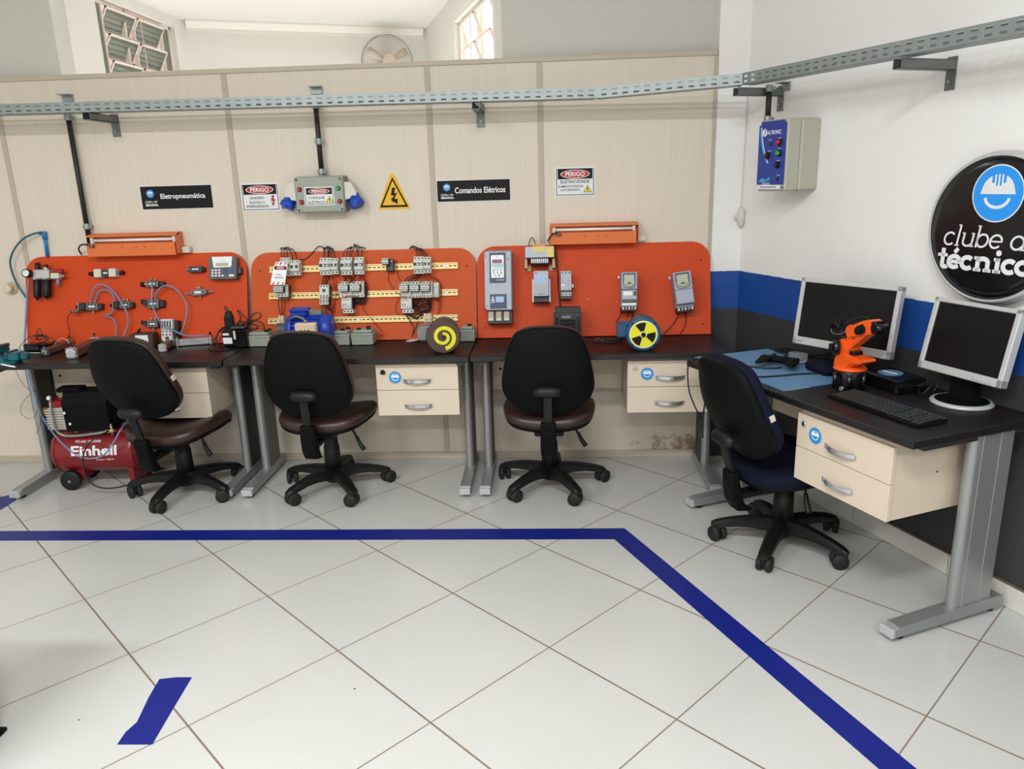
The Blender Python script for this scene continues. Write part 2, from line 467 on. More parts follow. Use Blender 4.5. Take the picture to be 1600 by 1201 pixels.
def banded_wall_material():
    nt, b = nodes_of('banded_wall')
    g = nt.nodes.new('ShaderNodeNewGeometry'); sp = nt.nodes.new('ShaderNodeSeparateXYZ'); nt.links.new(g.outputs['Position'], sp.inputs[0])
    n = nt.nodes.new('ShaderNodeTexNoise'); n.inputs['Scale'].default_value = 25; nt.links.new(g.outputs['Position'], n.inputs['Vector'])
    z = math_node(nt, 'ADD', sp.outputs[2], math_node(nt, 'MULTIPLY', math_node(nt, 'SUBTRACT', n.outputs['Fac'], 0.5), 0.006))
    n1 = nt.nodes.new('ShaderNodeTexNoise'); n1.inputs['Scale'].default_value = 2.2; n1.inputs['Detail'].default_value = 4; nt.links.new(g.outputs['Position'], n1.inputs['Vector'])
    white = mix_rgb(nt, n1.outputs['Fac'], rgb((234, 233, 231)), rgb((242, 241, 239)))
    blue = mix_rgb(nt, n1.outputs['Fac'], rgb((8, 62, 140)), rgb((16, 80, 162)))
    grey = mix_rgb(nt, n1.outputs['Fac'], rgb((50, 50, 52)), rgb((60, 60, 62)))
    c = mix_rgb(nt, math_node(nt, 'LESS_THAN', z, 1.0783), white, blue)
    c = mix_rgb(nt, math_node(nt, 'LESS_THAN', z, 0.8715), c, grey)
    nt.links.new(c, b.inputs['Base Color'])
    b.inputs['Roughness'].default_value = 0.6
    n2 = nt.nodes.new('ShaderNodeTexNoise'); n2.inputs['Scale'].default_value = 16; n2.inputs['Detail'].default_value = 5; nt.links.new(g.outputs['Position'], n2.inputs['Vector'])
    bp = nt.nodes.new('ShaderNodeBump'); bp.inputs['Strength'].default_value = 0.3; bp.inputs['Distance'].default_value = 0.01
    nt.links.new(n2.outputs['Fac'], bp.inputs['Height']); nt.links.new(bp.outputs[0], b.inputs['Normal'])
banded_wall_material()

# ---------------------------------------------------------------- setting: room shell
m = M(); m.box(-5.2, -8.2, -0.06, 4.6, 0.16, 0.0, 'floor_tiles'); struct(m.out('floor'))
# partition of laminate panels closing the opening in the back wall
m = M(); m.box(-5.2, 0.0, 0.0, 0.8534, 0.045, 2.19, 'partition_laminate'); struct(m.out('wall_back'))
m = M(); m.box(-5.2, -0.006, 2.178, 0.868, 0.051, 2.204, 'top_rail', 0.003); struct(m.out('trim_1'))
for i, sx in enumerate((-2.99, -1.719, -0.633, -0.045)):
    m = M(); m.box(sx - 0.015, -0.004, 0.045, sx + 0.015, 0.0, 2.178, 'seam_strip', 0.001); struct(m.out('trim_%d' % (i + 2)))
m = M(); m.box(0.8534, -0.008, 0.0, 0.872, 0.045, 2.178, 'seam_strip', 0.002); struct(m.out('trim_6'))
m = M(); m.box(-5.2, -0.006, 0.0, 0.8534, 0.0, 0.045, 'seam_strip', 0.002); struct(m.out('baseboard_back'))
# short return between partition and the right-hand wall, painted in bands
m = M(); m.box(0.873, 0.0, 0.0, 1.6, 0.12, 3.3, 'banded_wall'); struct(m.out('wall_return'))
# right-hand wall
m = M(); m.box(0.0, 0.0, 0.0, 8.6, 0.15, 3.3, 'banded_wall'); o = struct(m.out('wall_right', loc=WALL_O, rot=(0, 0, WALL_A)))
m = M()
x = 0.0
for x1 in (0.46, 0.972, 1.484, 1.996, 2.508, 3.02, 3.6, 4.2):
    m.box(x + 0.0015, -0.014, 0.0, x1 - 0.0015, 0.0, 0.088, 'skirting_tile', 0.003); x = x1
m.box(0.0, -0.012, 0.086, 4.2, 0.0, 0.092, 'grout')
m.box(0.0, -0.010, 0.0, 4.2, 0.0, 0.086, 'grout')
struct(m.out('baseboard_right', loc=WALL_O, rot=(0, 0, WALL_A)))
# rest of the workshop behind the viewer
m = M(); m.box(-5.3, -8.2, 0.0, -5.2, 0.3, 3.3, 'white_wall'); struct(m.out('wall_left'))
m = M(); m.box(-5.3, -8.3, 0.0, 4.6, -8.2, 3.3, 'white_wall'); struct(m.out('wall_front'))
m = M(); m.box(-5.3, -8.3, 3.3, 4.6, 0.2, 3.4, 'ceiling_white'); struct(m.out('ceiling'))
# masonry piers either side of the high opening behind the partition
m = M(); m.box(-5.2, 0.10, 0.0, -2.662, 0.24, 3.3, 'grey_wall'); struct(m.out('wall_pier'))
m = M(); m.box(-0.241, 0.10, 0.0, 1.3, 0.24, 3.3, 'grey_wall'); struct(m.out('wall_lintel'))

# ---------------------------------------------------------------- setting: little room behind the partition
BA, BB, BC, BD = (-2.662, 0.24), (-2.662, 1.66), (-0.978, 2.354), (-0.287, 0.24)
def seg_frame(a, b):
    ang = math.atan2(b[1] - a[1], b[0] - a[0]); L = math.hypot(b[0] - a[0], b[1] - a[1])
    return (a[0], a[1], 0.0), (0, 0, ang), L
CZ = 2.785
def wall_with_hole(name, a, b, x0, x1, z0, z1, top, material, th=0.14, side=1):
    loc, rot, L = seg_frame(a, b); m = M(); y0, y1 = (0, th) if side > 0 else (-th, 0)
    m.box(-0.0, y0, 0, x0, y1, top, material); m.box(x1, y0, 0, L + 0.1, y1, top, material)
    m.box(x0, y0, 0, x1, y1, z0, material); m.box(x0, y0, z1, x1, y1, top, material)
    return struct(m.out(name, loc=loc, rot=rot)), loc, rot, L
wall_with_hole('wall_back_room_left', BA, BB, 0.31, 1.30, 1.75, 2.715, 3.3, 'white_wall')
wall_with_hole('wall_back_room_right', BD, BC, 0.04, 1.10, 1.75, 2.62, 3.3, 'white_wall', side=-1)
loc, rot, L = seg_frame(BB, BC)
m = M(); m.box(-0.2, 0, 0, L + 0.3, 0.14, 3.3, 'white_wall'); struct(m.out('wall_back_room', loc=loc, rot=rot))
# stepped cornice under the ceiling
m = M(); m.prism([(0, 0), (-0.012, 0), (-0.012, 0.02), (-0.04, 0.05), (-0.05, 0.06), (-0.05, 0.075), (0, 0.075)], 0.03, L - 0.03, 'white_paint',
                 mx=Matrix(((0, 1, 0, 0), (1, 0, 0, 0), (0, 0, 1, CZ - 0.075), (0, 0, 0, 1)))); struct(m.out('trim_7', loc=loc, rot=rot))
m = M()
pl = [(-2.8, 0.21), (-2.8, 1.75), (-0.9, 2.6), (-0.1, 0.21)]
m.add([(x, y, CZ) for x, y in pl] + [(x, y, CZ + 0.06) for x, y in pl], [(0, 1, 2, 3), (4, 5, 6, 7), (0, 1, 5, 4), (1, 2, 6, 5), (2, 3, 7, 6), (3, 0, 4, 7)], 'ceiling_white')
struct(m.out('ceiling_back_room'))
m = M(); m.box(-4.4, 0.3, 0.6, -4.3, 4.5, 3.6, 'outside_brick'); struct(m.out('wall_outside'))

def louvre_window(name, a, b, x0, x1, z0, z1, side, tilt, n, pane):
    """steel window of two columns of tilting glass flaps; side = which way is outdoors"""
    loc, rot, L = seg_frame(a, b); yy = 0.05 * side
    root = bpy.data.objects.new(name, None); COL.objects.link(root); root.location = loc; root.rotation_euler = rot; struct(root)
    m = M(); w = 0.022
    for (p, q, r, s_) in ((x0, z0, x0 + w, z1), (x1 - w, z0, x1, z1), (x0, z0, x1, z0 + w), (x0, z1 - w, x1, z1), ((x0 + x1) / 2 - 0.12, z0, (x0 + x1) / 2 - 0.105, z1)):
        m.box(p, yy - 0.015, q, r, yy + 0.015, s_, 'window_frame', 0.002)
    m.out('window_frame', root)
    fixed = 0.13
    m = M()
    m.box(x0 + w, yy - 0.003, z0 + w, x0 + fixed - 0.01, yy + 0.003, z1 - w, pane)
    m.box(x1 - fixed + 0.01, yy - 0.003, z0 + w, x1 - w, yy + 0.003, z1 - w, pane)
    m.out('fixed_glass', root)
    m = M()
    m.box(x0 + fixed - 0.012, yy - 0.012, z0 + w, x0 + fixed, yy + 0.012, z1 - w, 'window_frame')
    m.box(x1 - fixed, yy - 0.012, z0 + w, x1 - fixed + 0.012, yy + 0.012, z1 - w, 'window_frame')
    mid = (x0 + x1) / 2
    m.box(mid - 0.006, yy - 0.012, z0 + w, mid + 0.006, yy + 0.012, z1 - w, 'window_frame')
    m.out('mullion', root)
    hh = (z1 - z0 - 2 * w) / n
    for col in ((x0 + fixed + 0.004, mid - 0.010), (mid + 0.010, x1 - fixed - 0.004)):
        for k in range(n):
            zc = z0 + w + (k + 0.5) * hh
            mx = Matrix.Translation((0, yy, zc)) @ Matrix.Rotation(tilt * side, 4, 'X')
            f = M()
            for (p, q, r, s_) in ((col[0], -hh / 2, col[0] + 0.012, hh / 2), (col[1] - 0.012, -hh / 2, col[1], hh / 2), (col[0], -hh / 2, col[1], -hh / 2 + 0.012), (col[0], hh / 2 - 0.012, col[1], hh / 2)):
                f.box(p, -0.006, q, r, 0.006, s_, 'window_frame', mx=mx)
            fl = f.out('window_flap', root)
            g = M(); g.box(col[0] + 0.012, -0.002, -hh / 2 + 0.012, col[1] - 0.012, 0.002, hh / 2 - 0.012, pane, mx=mx)
            for q in range(4):
                zz = -hh / 2 + 0.03 + q * (hh - 0.06) / 3
                g.box(col[0] + 0.014, -0.0035, zz, col[1] - 0.014, 0.0035, zz + 0.006, pane, mx=mx)
            g.out('pane', fl)
    m = M(); m.tube([(mid + 0.03, yy - 0.05 * side, z0 + 0.02), (mid + 0.02, yy - 0.05 * side, z1 - 0.05)], 0.003, 'window_frame', smooth=0); m.out('opening_rod', root)
    return root
louvre_window('window_1', BA, BB, 0.31, 1.30, 1.75, 2.715, 1, radians(30), 6, 'glass_green')
louvre_window('window_2', BD, BC, 0.04, 1.10, 1.75, 2.62, -1, radians(22), 5, 'glass_pale')

# ================================================================ wall fan in the little room
FL = seg_frame(BB, BC)
fm = Matrix.Translation(FL[0]) @ Matrix.Rotation(FL[1][2], 4, 'Z')
ft = thing('wall_fan', 'cream wall fan with round wire cage seen over the partition top', 'fan', fm @ Vector((1.46, -0.17, 2.50)), FL[1][2])
m = M(); m.cyl((0, 0.03, 0), (0, 0.13, 0), 0.055, 'fan_cream', r2=0.045); m.cyl((0, 0.10, -0.03), (0, 0.168, -0.06), 0.022, 'fan_cream'); m.box(-0.05, 0.155, -0.12, 0.05, 0.17, 0.02, 'fan_cream', 0.004); m.out('motor_housing', ft)
m = M(); R_ = 0.20
for yy, rr in ((-0.06, R_ * 0.96), (0.0, R_), (0.03, R_ * 0.96)):
    m.tube([(rr * cos(a), yy, rr * sin(a)) for a in [2 * pi * k / 36 for k in range(37)]], 0.0022 if yy == 0 else 0.0014, 'bracket_steel', n=5, smooth=0)
m.tube([(0.15 * cos(a), -0.068, 0.15 * sin(a)) for a in [2 * pi * k / 30 for k in range(31)]], 0.0008, 'fan_cream', n=4, smooth=0)
for k in range(40):
    a = 2 * pi * k / 40
    m.tube([(0.05 * cos(a), -0.075, 0.05 * sin(a)), (0.15 * cos(a), -0.068, 0.15 * sin(a)), (R_ * cos(a), 0, R_ * sin(a)), (0.06 * cos(a), 0.045, 0.06 * sin(a))], 0.0006, 'fan_cream', n=3, smooth=0)
m.cyl((0, -0.082, 0), (0, -0.072, 0), 0.05, 'fan_cream'); m.out('cage', ft)
for k in range(3):
    m = M(); a = radians(30 + 120 * k)
    loops = []
    for r_, w_, tw in ((0.035, 0.03, 0.9), (0.08, 0.06, 0.7), (0.13, 0.075, 0.55), (0.165, 0.07, 0.45), (0.18, 0.03, 0.4)):
        row = []
        for s_, t_ in ((-1, 0.0015), (1, 0.0015), (1, -0.0015), (-1, -0.0015)):
            u_ = s_ * w_ / 2
            x, z = r_, u_ * cos(tw)
            row.append((x * cos(a) - z * sin(a), u_ * sin(tw) * 0.5 + t_ - 0.015, x * sin(a) + z * cos(a)))
        loops.append(row)
    m.loft(loops, 'fan_cream'); m.out('fan_blade', ft)
m = M(); m.lathe([(0.0, -0.04), (0.02, -0.04), (0.036, -0.025), (0.036, 0.02)], 'ivory', axis=(0, 1, 0)); m.out('hub', ft)

# ================================================================ cable tray, brackets, conduits
P1, P2, P3, P4 = Vector((-4.4, -0.25, 2.026)), Vector((0.229,-0.25,1.9938)), wl(0.292, -0.25, 2.020), wl(3.4, -0.25, 1.985)
ct = thing('cable_tray', 'galvanized perforated cable tray running along both walls above the benches', 'cable tray', (0, 0, 0))
def tray_section(a, b, n0):
    d = b - a; L = d.length; m = M(); h = 0.052; wd = 0.075
    rows = [(0.010, 0.019), (0.032, 0.041)]
    m.perf(0, L, 0, h, 0, 0.0016, rows, 0.026, 0.052, 'galvanized', off=n0)
    m.perf(0, L, 0, h, wd, wd + 0.0016, rows, 0.026, 0.052, 'galvanized', off=n0)
    m.perf(0, L, 0.0, wd, 0, 0.0016, [(0.014, 0.022), (0.053, 0.061)], 0.026, 0.052, 'galvanized', off=n0, plane='xy')
    m.box(0, -0.0004, h - 0.002, L, 0.006, h, 'galvanized'); m.box(0, wd - 0.005, h - 0.002, L, wd + 0.002, h, 'galvanized')
    o = m.out('tray_section', ct)
    ux = d.normalized(); uy = Vector((0, 0, 1)).cross(ux).normalized(); uz = ux.cross(uy)
    o.matrix_local = Matrix(((ux.x, uy.x, uz.x, a.x), (ux.y, uy.y, uz.y, a.y), (ux.z, uy.z, uz.z, a.z), (0, 0, 0, 1))) @ Matrix.Translation((0, 0, -0.026))
    for xx in (0.012, L - 0.012):
        b_ = M()
        for zz in (0.014, 0.038): b_.cyl((xx, -0.004, zz), (xx, 0, zz), 0.006, 'steel', n=8)
        q = b_.out('splice_bolts', ct); q.matrix_local = o.matrix_local
    return o
tray_section(P1, P2, 0.02); tray_section(P2, P3, 0.03); tray_section(P3, P4, 0.012)

def bracket(loc, rz, label, z):
    t = thing('wall_bracket', label, 'bracket', (loc[0], loc[1], z), rz, 'brackets carrying the cable tray')
    m = M(); h = 0.036
    m.box(-0.02, -0.262, -h, -0.0175, -0.004, 0, 'bracket_steel'); m.box(0.0175, -0.262, -h, 0.02, -0.004, 0, 'bracket_steel')
    m.box(-0.02, -0.262, -h, 0.02, -0.004, -h + 0.0025, 'bracket_steel'); m.box(-0.02, -0.262, -0.0025, -0.012, -0.004, 0, 'bracket_steel'); m.box(0.012, -0.262, -0.0025, 0.02, -0.004, 0, 'bracket_steel')
    m.out('channel_arm', t)
    m = M(); m.box(-0.022, -0.005, -0.105, 0.022, 0, 0.012, 'bracket_steel', 0.001); m.out('wall_plate', t)
    m = M(); m.cyl((0, -0.012, -0.075), (0, -0.005, -0.075), 0.008, 'steel', n=6); m.out('bolt', t)
    return t
bracket((-2.346, 0), 0, 'steel tray bracket beside the long black conduit on the partition', 1.985)
bracket((-0.36, 0), 0, 'steel tray bracket on the partition above the electrical commands sign', 1.972)
q = wl(0.262, 0, 0); bracket((q.x, q.y), WALL_A, 'steel tray bracket above the blue-fronted control box', 1.985)
q = wl(1.222, 0, 0); bracket((q.x, q.y), WALL_A, 'steel tray bracket on the white wall above the round black sign', 1.975)

def conduit(label, loc, rz, z0, z1, y, couplers, clip_z):
    t = thing('conduit_pipe', label, 'conduit', (loc[0], loc[1], 0), rz, 'black conduit drops')
    m = M(); m.cyl((0, y, z0), (0, y, z1), 0.0135, 'black_conduit'); m.out('pipe', t)
    for zz in couplers:
        m = M(); m.lathe([(0.0175, -0.016), (0.0185, -0.012), (0.0185, 0.012), (0.0175, 0.016)], 'galvanized', (0, y, zz)); m.box(-0.024, y - 0.004, zz - 0.008, 0.024, y + 0.02, zz + 0.008, 'galvanized', 0.001); m.out('coupling', t)
    m = M(); m.box(-0.032, -0.006, clip_z - 0.02, 0.032, -0.0005, clip_z + 0.02, 'galvanized', 0.002); m.box(-0.032, -0.05, clip_z + 0.014, 0.032, -0.006, clip_z + 0.018, 'galvanized'); m.out('strut_clip', t)
    return t
conduit('long black conduit dropping from the tray to the first orange lamp', (-2.585, 0), 0, 1.30, 2.0, -0.03, (1.985, 1.41), 2.085)
conduit('black conduit dropping from the tray into the grey socket box', (-1.225, 0), 0, 1.655, 2.02, -0.045, (2.0, 1.82, 1.665), 2.08)
q = wl(0.30, 0, 0); conduit('short black conduit dropping into the blue-fronted control box', (q.x, q.y), WALL_A, 1.83, 1.99, -0.10, (1.98, 1.84), 1.99)

# ================================================================ signs on the partition
def logo(m, cx, cz, r, y, blue='blue_sticker', white='white_print', rim=True):
    if rim: m.prism(ring(cx, cz, r, n=32), y, y + 0.0004, white)
    rb = r * (0.955 if rim else 1.0)
    m.prism(ring(cx, cz, rb, n=32), y - 0.0004, y, blue)
    d = r * 0.63
    hat = [(cx - d * 1.08, cz - r * 0.02)] + [(cx - d * cos(pi * k / 14), cz + r * 0.05 + d * 0.98 * sin(pi * k / 14)) for k in range(1, 14)] + [(cx + d * 1.08, cz - r * 0.02)]
    m.prism(hat, y - 0.0008, y - 0.0004, white)
    for k, (dx, top, bot) in enumerate(((-0.22, 0.58, 0.36), (0.0, 0.74, 0.26), (0.22, 0.58, 0.36))):
        if k != 1: m.prism(rrect(cx + r * (dx - 0.05), cz + r * bot, cx + r * (dx + 0.05), cz + r * (top + 0.12), r * 0.045, 3), y - 0.0012, y - 0.0008, blue)
        else:
            for sx in (-0.07, 0.07):
                m.prism(rrect(cx + r * (sx - 0.035), cz + r * bot, cx + r * (sx + 0.035), cz + r * (top + 0.02), r * 0.03, 3), y - 0.0012, y - 0.0008, blue)
    m.ribbon([(cx + r * 0.47 * cos(a), cz - r * 0.10 - r * 0.38 * (sin(a))) for a in [radians(8 + 164 * k / 14) for k in range(15)]], r * 0.11, y - 0.0008, y - 0.0004, white)

def black_sign(label, R4, text, tw):
    cx, cz, w, h = R4
    t = thing('wall_sign', label, 'sign', (cx, 0, cz), 0, 'black workshop name signs')
    m = M(); m.box(-w / 2, -0.003, -h / 2, w / 2, 0, h / 2, 'sign_white', 0.0005); m.box(-w / 2 + 0.004, -0.0038, -h / 2 + 0.004, w / 2 - 0.004, -0.003, h / 2 - 0.004, 'sign_print_black'); m.out('panel', t)
    m = M(); m.text(text, 0.088 * w, 0.02 * h, tw * w, 0.27 * h, -0.0044, 'white_print', bold=0.018); m.out('lettering', t)
    m = M(); logo(m, -0.36 * w, 0.17 * h, 0.17 * h, -0.0040, rim=False); m.text('clube de', -0.36 * w, -0.155 * h, 0.17 * w, 0.105 * h, -0.0044, 'white_print', shear=0.2); m.text('técnico.', -0.355 * w, -0.285 * h, 0.18 * w, 0.12 * h, -0.0044, 'white_print', bold=0.03, shear=0.1); m.out('logo', t)
black_sign('black sign with white lettering Eletropneumática over the first orange board', (-2.0624,1.5534,0.4093,0.1303), 'Eletropneumática', 0.62)
black_sign('black sign with white lettering Comandos Elétricos beside the yellow triangle', (-0.4129,1.5441,0.4039,0.1176), 'Comandos Elétricos', 0.68)

def bolt_poly(cx, cz, w, h):
    return [(cx - 0.10 * w, cz + 0.5 * h), (cx + 0.30 * w, cz + 0.5 * h), (cx + 0.12 * w, cz + 0.12 * h), (cx + 0.5 * w, cz + 0.16 * h), (cx + 0.10 * w, cz - 0.22 * h), (cx + 0.28 * w, cz - 0.22 * h),
            (cx - 0.10 * w, cz - 0.5 * h), (cx - 0.30 * w, cz - 0.16 * h), (cx - 0.10 * w, cz - 0.18 * h), (cx + 0.04 * w, cz + 0.0 * h), (cx - 0.34 * w, cz - 0.04 * h)]
def danger_panel(m, w, h, y, body):
    """white plate with a framed border, black head band and red oval"""
    m.box(-w / 2, y, -h / 2, w / 2, y + 0.002, h / 2, body, 0.0004)
    e = 0.035 * w; t_ = 0.016 * w
    for (a, b, c, d) in ((-w / 2 + e, -h / 2 + e, w / 2 - e, -h / 2 + e + t_), (-w / 2 + e, h / 2 - e - t_, w / 2 - e, h / 2 - e), (-w / 2 + e, -h / 2 + e, -w / 2 + e + t_, h / 2 - e), (w / 2 - e - t_, -h / 2 + e, w / 2 - e, h / 2 - e)):
        m.box(a, y - 0.0005, b, c, y, d, 'sign_print_black')
    m.box(-w * 0.43, y - 0.0005, h * 0.10, w * 0.43, y, h * 0.43, 'sign_print_black')
    m.prism(ring(0, h * 0.265, w * 0.36, h * 0.145), y - 0.0009, y - 0.0005, 'white_print'); m.prism(ring(0, h * 0.265, w * 0.34, h * 0.125), y - 0.0013, y - 0.0009, 'perigo_red')
    m.text('PERIGO', 0, h * 0.265, w * 0.48, h * 0.15, y - 0.0017, 'white_print', bold=0.02)
def warn_triangle(m, cx, cz, w, h, y, fill='sign_yellow'):
    m.prism([(cx - w / 2, cz - h / 2), (cx + w / 2, cz - h / 2), (cx, cz + h / 2)], y - 0.0004, y, 'sign_print_black')
    k = 0.80; m.prism([(cx - w / 2 * k, cz - h / 2 + 0.07 * h), (cx + w / 2 * k, cz - h / 2 + 0.07 * h), (cx, cz - h / 2 + 0.07 * h + 0.81 * h)], y - 0.0008, y - 0.0004, fill)
    m.prism(bolt_poly(cx, cz - 0.10 * h, w * 0.28, h * 0.50), y - 0.0012, y - 0.0008, 'sign_print_black')

cx, cz, w, h = -1.5922,1.5407,0.2151,0.1502
t = thing('danger_sign', 'white danger sign reading quadro elétrico energizado beside the grey socket box', 'sign', (cx, 0, cz), 0, 'white danger signs')
m = M(); danger_panel(m, w, h, -0.002, 'sign_white'); m.out('panel', t)
m = M()
for k, (s_, ww) in enumerate((('QUADRO', 0.38), ('ELÉTRICO', 0.40), ('ENERGIZADO', 0.58))): m.text(s_, -0.09 * w, 0.0 * h - 0.145 * h * k - 0.03 * h, ww * w, 0.095 * h, -0.0026, 'sign_print_black', bold=0.012)
m.prism(bolt_poly(0.32 * w, -0.14 * h, 0.15 * w, 0.40 * h), -0.0026, -0.002, 'perigo_red'); m.out('lettering', t)
cx, cz, w, h = 0.1358,1.5739,0.216,0.1529
t = thing('danger_sign', 'white danger sign reading eletricidade somente pessoal autorizado', 'sign', (cx, 0, cz), 0, 'white danger signs')
m = M(); danger_panel(m, w, h, -0.002, 'sign_white'); m.out('panel', t)
m = M(); m.text('ELETRICIDADE', 0, 0.01 * h, 0.72 * w, 0.10 * h, -0.0026, 'sign_print_black', bold=0.014)
m.text('SOMENTE PESSOAL', -0.10 * w, -0.15 * h, 0.64 * w, 0.075 * h, -0.0026, 'sign_print_black', bold=0.012); m.text('AUTORIZADO', -0.12 * w, -0.27 * h, 0.48 * w, 0.075 * h, -0.0026, 'sign_print_black', bold=0.012)
warn_triangle(m, 0.31 * w, -0.24 * h, 0.21 * w, 0.25 * h, -0.002, 'paper_yellow'); m.out('lettering', t)
cx, cz, w, h = -0.8526,1.5494,0.1794,0.1857
t = thing('warning_sign', 'yellow triangle sign with a black lightning arrow on the partition', 'sign', (cx, 0, cz), 0)
m = M(); q = [(-w / 2, -h / 2), (w / 2, -h / 2), (0.012, h / 2), (-0.012, h / 2)]; m.prism(q, -0.002, 0, 'sign_yellow'); m.out('panel', t)
m = M(); warn_triangle(m, 0, -0.01 * h, w * 0.88, h * 0.86, -0.002)
m.prism([(-0.16 * w / 1.6, -0.22 * h), (0.20 * w / 1.6, -0.20 * h), (0.02, -0.36 * h)], -0.0033, -0.0028, 'sign_print_black'); m.out('symbol', t)

# ================================================================ grey socket box
cx, cz, w, h = -1.2324,1.5465,0.2637,0.1857
t = thing('socket_box', 'grey electrical box with choque elétrico plate and two blue sockets', 'electrical box', (cx, 0, cz), 0)
m = M(); m.box(-w / 2 - 0.004, -0.075, -h / 2 - 0.002, w / 2 + 0.004, 0, h / 2 + 0.002, 'box_grey_dark', 0.006); m.out('body', t)
m = M(); m.box(-w / 2, -0.10, -h / 2, w / 2, -0.0745, h / 2, 'box_grey', 0.006)
for sx in (-1, 1):
    for sz in (-1, 1): m.cyl((sx * (w / 2 - 0.014), -0.103, sz * (h / 2 - 0.014)), (sx * (w / 2 - 0.014), -0.0995, sz * (h / 2 - 0.014)), 0.005, 'black_plastic', n=12)
m.out('cover', t)
m = M(); pw, ph = w * 0.61, h * 0.52
for mm in (m,):
    mm.mx = Matrix.Translation((0.0, 0, -0.008)); danger_panel(mm, pw, ph, -0.102, 'sign_white')
    mm.text('CHOQUE', -0.10 * pw, -0.09 * ph, 0.54 * pw, 0.14 * ph, -0.1026, 'sign_print_black', bold=0.014); mm.text('ELÉTRICO', -0.10 * pw, -0.30 * ph, 0.58 * pw, 0.15 * ph, -0.1026, 'sign_print_black', bold=0.014)
    warn_triangle(mm, 0.335 * pw, -0.18 * ph, 0.26 * pw, 0.36 * ph, -0.102, 'paper_yellow')
m.out('danger_plate', t)
for bx_, bz_, cm in ((-0.40, 0.16, 'btn_red'), (0.40, 0.16, 'btn_green'), (-0.38, -0.20, 'btn_red'), (0.41, -0.20, 'btn_red')):
    m = M(); m.lathe([(0.0125, 0), (0.0125, 0.005), (0.011, 0.006)], 'black_plastic', (bx_ * w, -0.0995, bz_ * h), (0, -1, 0), 18); m.lathe([(0.0095, 0.004), (0.0095, 0.012), (0.007, 0.015)], cm, (bx_ * w, -0.0995, bz_ * h), (0, -1, 0), 18); m.out('push_button', t)
for sx in (-1, 1):
    m = M(); x0 = sx * (w / 2 + 0.002); x1 = sx * (w / 2 + 0.062)
    m.loft([[(x0, y, z) for y, z in ((-0.085, 0.062), (-0.015, 0.062), (-0.015, -0.03), (-0.085, -0.03))],
            [(x0 + sx * 0.035, y, z) for y, z in ((-0.085, 0.060), (-0.015, 0.060), (-0.015, -0.022), (-0.085, -0.022))],
            [(x1, y, z) for y, z in ((-0.082, 0.010), (-0.018, 0.010), (-0.018, -0.008), (-0.082, -0.008))]], 'plug_white', smooth=False)
    so = m.out('socket_housing', t)
    m = M(); a = Vector((x0 + sx * 0.036, -0.05, -0.014)); d = Vector((sx * 0.45, -0.35, -0.82)).normalized()
    m.lathe([(0.034, 0), (0.034, 0.03), (0.040, 0.034), (0.040, 0.058), (0.036, 0.060)], 'plug_blue', a, d, 20); m.box(a.x + d.x * 0.05 - 0.014, a.y + d.y * 0.05 - 0.05, a.z + d.z * 0.05 - 0.012, a.x + d.x * 0.05 + 0.014, a.y + d.y * 0.05 - 0.02, a.z + d.z * 0.05 + 0.012, 'plug_blue', 0.004)
    m.out('socket_cap', so)

# ================================================================ control box on the right-hand wall
t = thing('control_box', 'grey control box with a blue front panel and coloured buttons', 'control box', wl(0.450, 0, 1.668), WALL_A)
w, h = 0.212, 0.32
m = M(); m.box(-w / 2, -0.105, -h / 2, w / 2, 0, h / 2, 'altronic_grey', 0.008); m.out('body', t)
m = M(); m.box(-w / 2 + 0.004, -0.18, -h / 2, w / 2 - 0.004, -0.103, h / 2, 'altronic_grey', 0.008); cv = m.out('cover', t)
m = M(); y = -0.1805
fr = [(-w / 2 + 0.006, -h / 2 + 0.03), (w / 2 - 0.010, -h / 2 + 0.03), (w / 2 - 0.010, h / 2 - 0.02), (w / 2 - 0.030, h / 2 - 0.006), (-w / 2 + 0.022, h / 2 - 0.006), (-w / 2 + 0.022, h / 2 - 0.022), (-w / 2 + 0.006, h / 2 - 0.022)]
m.prism(fr, y - 0.0008, y, 'altronic_blue')
m.ribbon([(-0.085, 0.130), (-0.080, 0.08), (-0.060, 0.02), (-0.030, -0.03)], 0.012, y - 0.0012, y - 0.0008, 'altronic_cyan', n=5); m.ribbon([(-0.080, 0.130), (-0.073, 0.08), (-0.052, 0.02), (-0.022, -0.035)], 0.004, y - 0.0016, y - 0.0012, 'white_print', n=5)
m.prism(ring(-0.058, 0.105, 0.017, n=20), y - 0.0012, y - 0.0008, 'white_print'); m.prism([(-0.066, 0.095), (-0.060, 0.095), (-0.048, 0.118), (-0.054, 0.118)], y - 0.0016, y - 0.0012, 'altronic_blue')
m.text('ALTRONIC', 0.010, 0.104, 0.100, 0.018, y - 0.0013, 'white_print', bold=0.02, shear=0.25)
m.prism([(-0.090, -0.118), (-0.060, -0.100), (-0.035, -0.108), (-0.004, -0.096), (-0.004, -0.108), (-0.05, -0.118)], y - 0.0012, y - 0.0008, 'altronic_cyan')
for k in range(2): m.box(-0.06 + 0.0 * k, y - 0.0012, -0.124 - 0.007 * k, -0.004, y - 0.0008, -0.1215 - 0.007 * k, 'white_print')
for (px, pz) in ((-0.018, 0.072), (0.050, 0.076), (-0.018, 0.022), (0.052, 0.030), (0.05, -0.022), (0.056, -0.088)): m.box(px - 0.010, y - 0.0012, pz - 0.0012, px + 0.010, y - 0.0008, pz + 0.0012, 'white_print')
m.box(-w / 2 + 0.012, y - 0.0006, -h / 2 + 0.010, w / 2 - 0.035, y, -h / 2 + 0.028, 'white_print'); m.box(-w / 2 + 0.03, y - 0.0010, -h / 2 + 0.017, w / 2 - 0.06, y - 0.0006, -h / 2 + 0.021, 'altronic_blue'); m.out('front_panel', t)
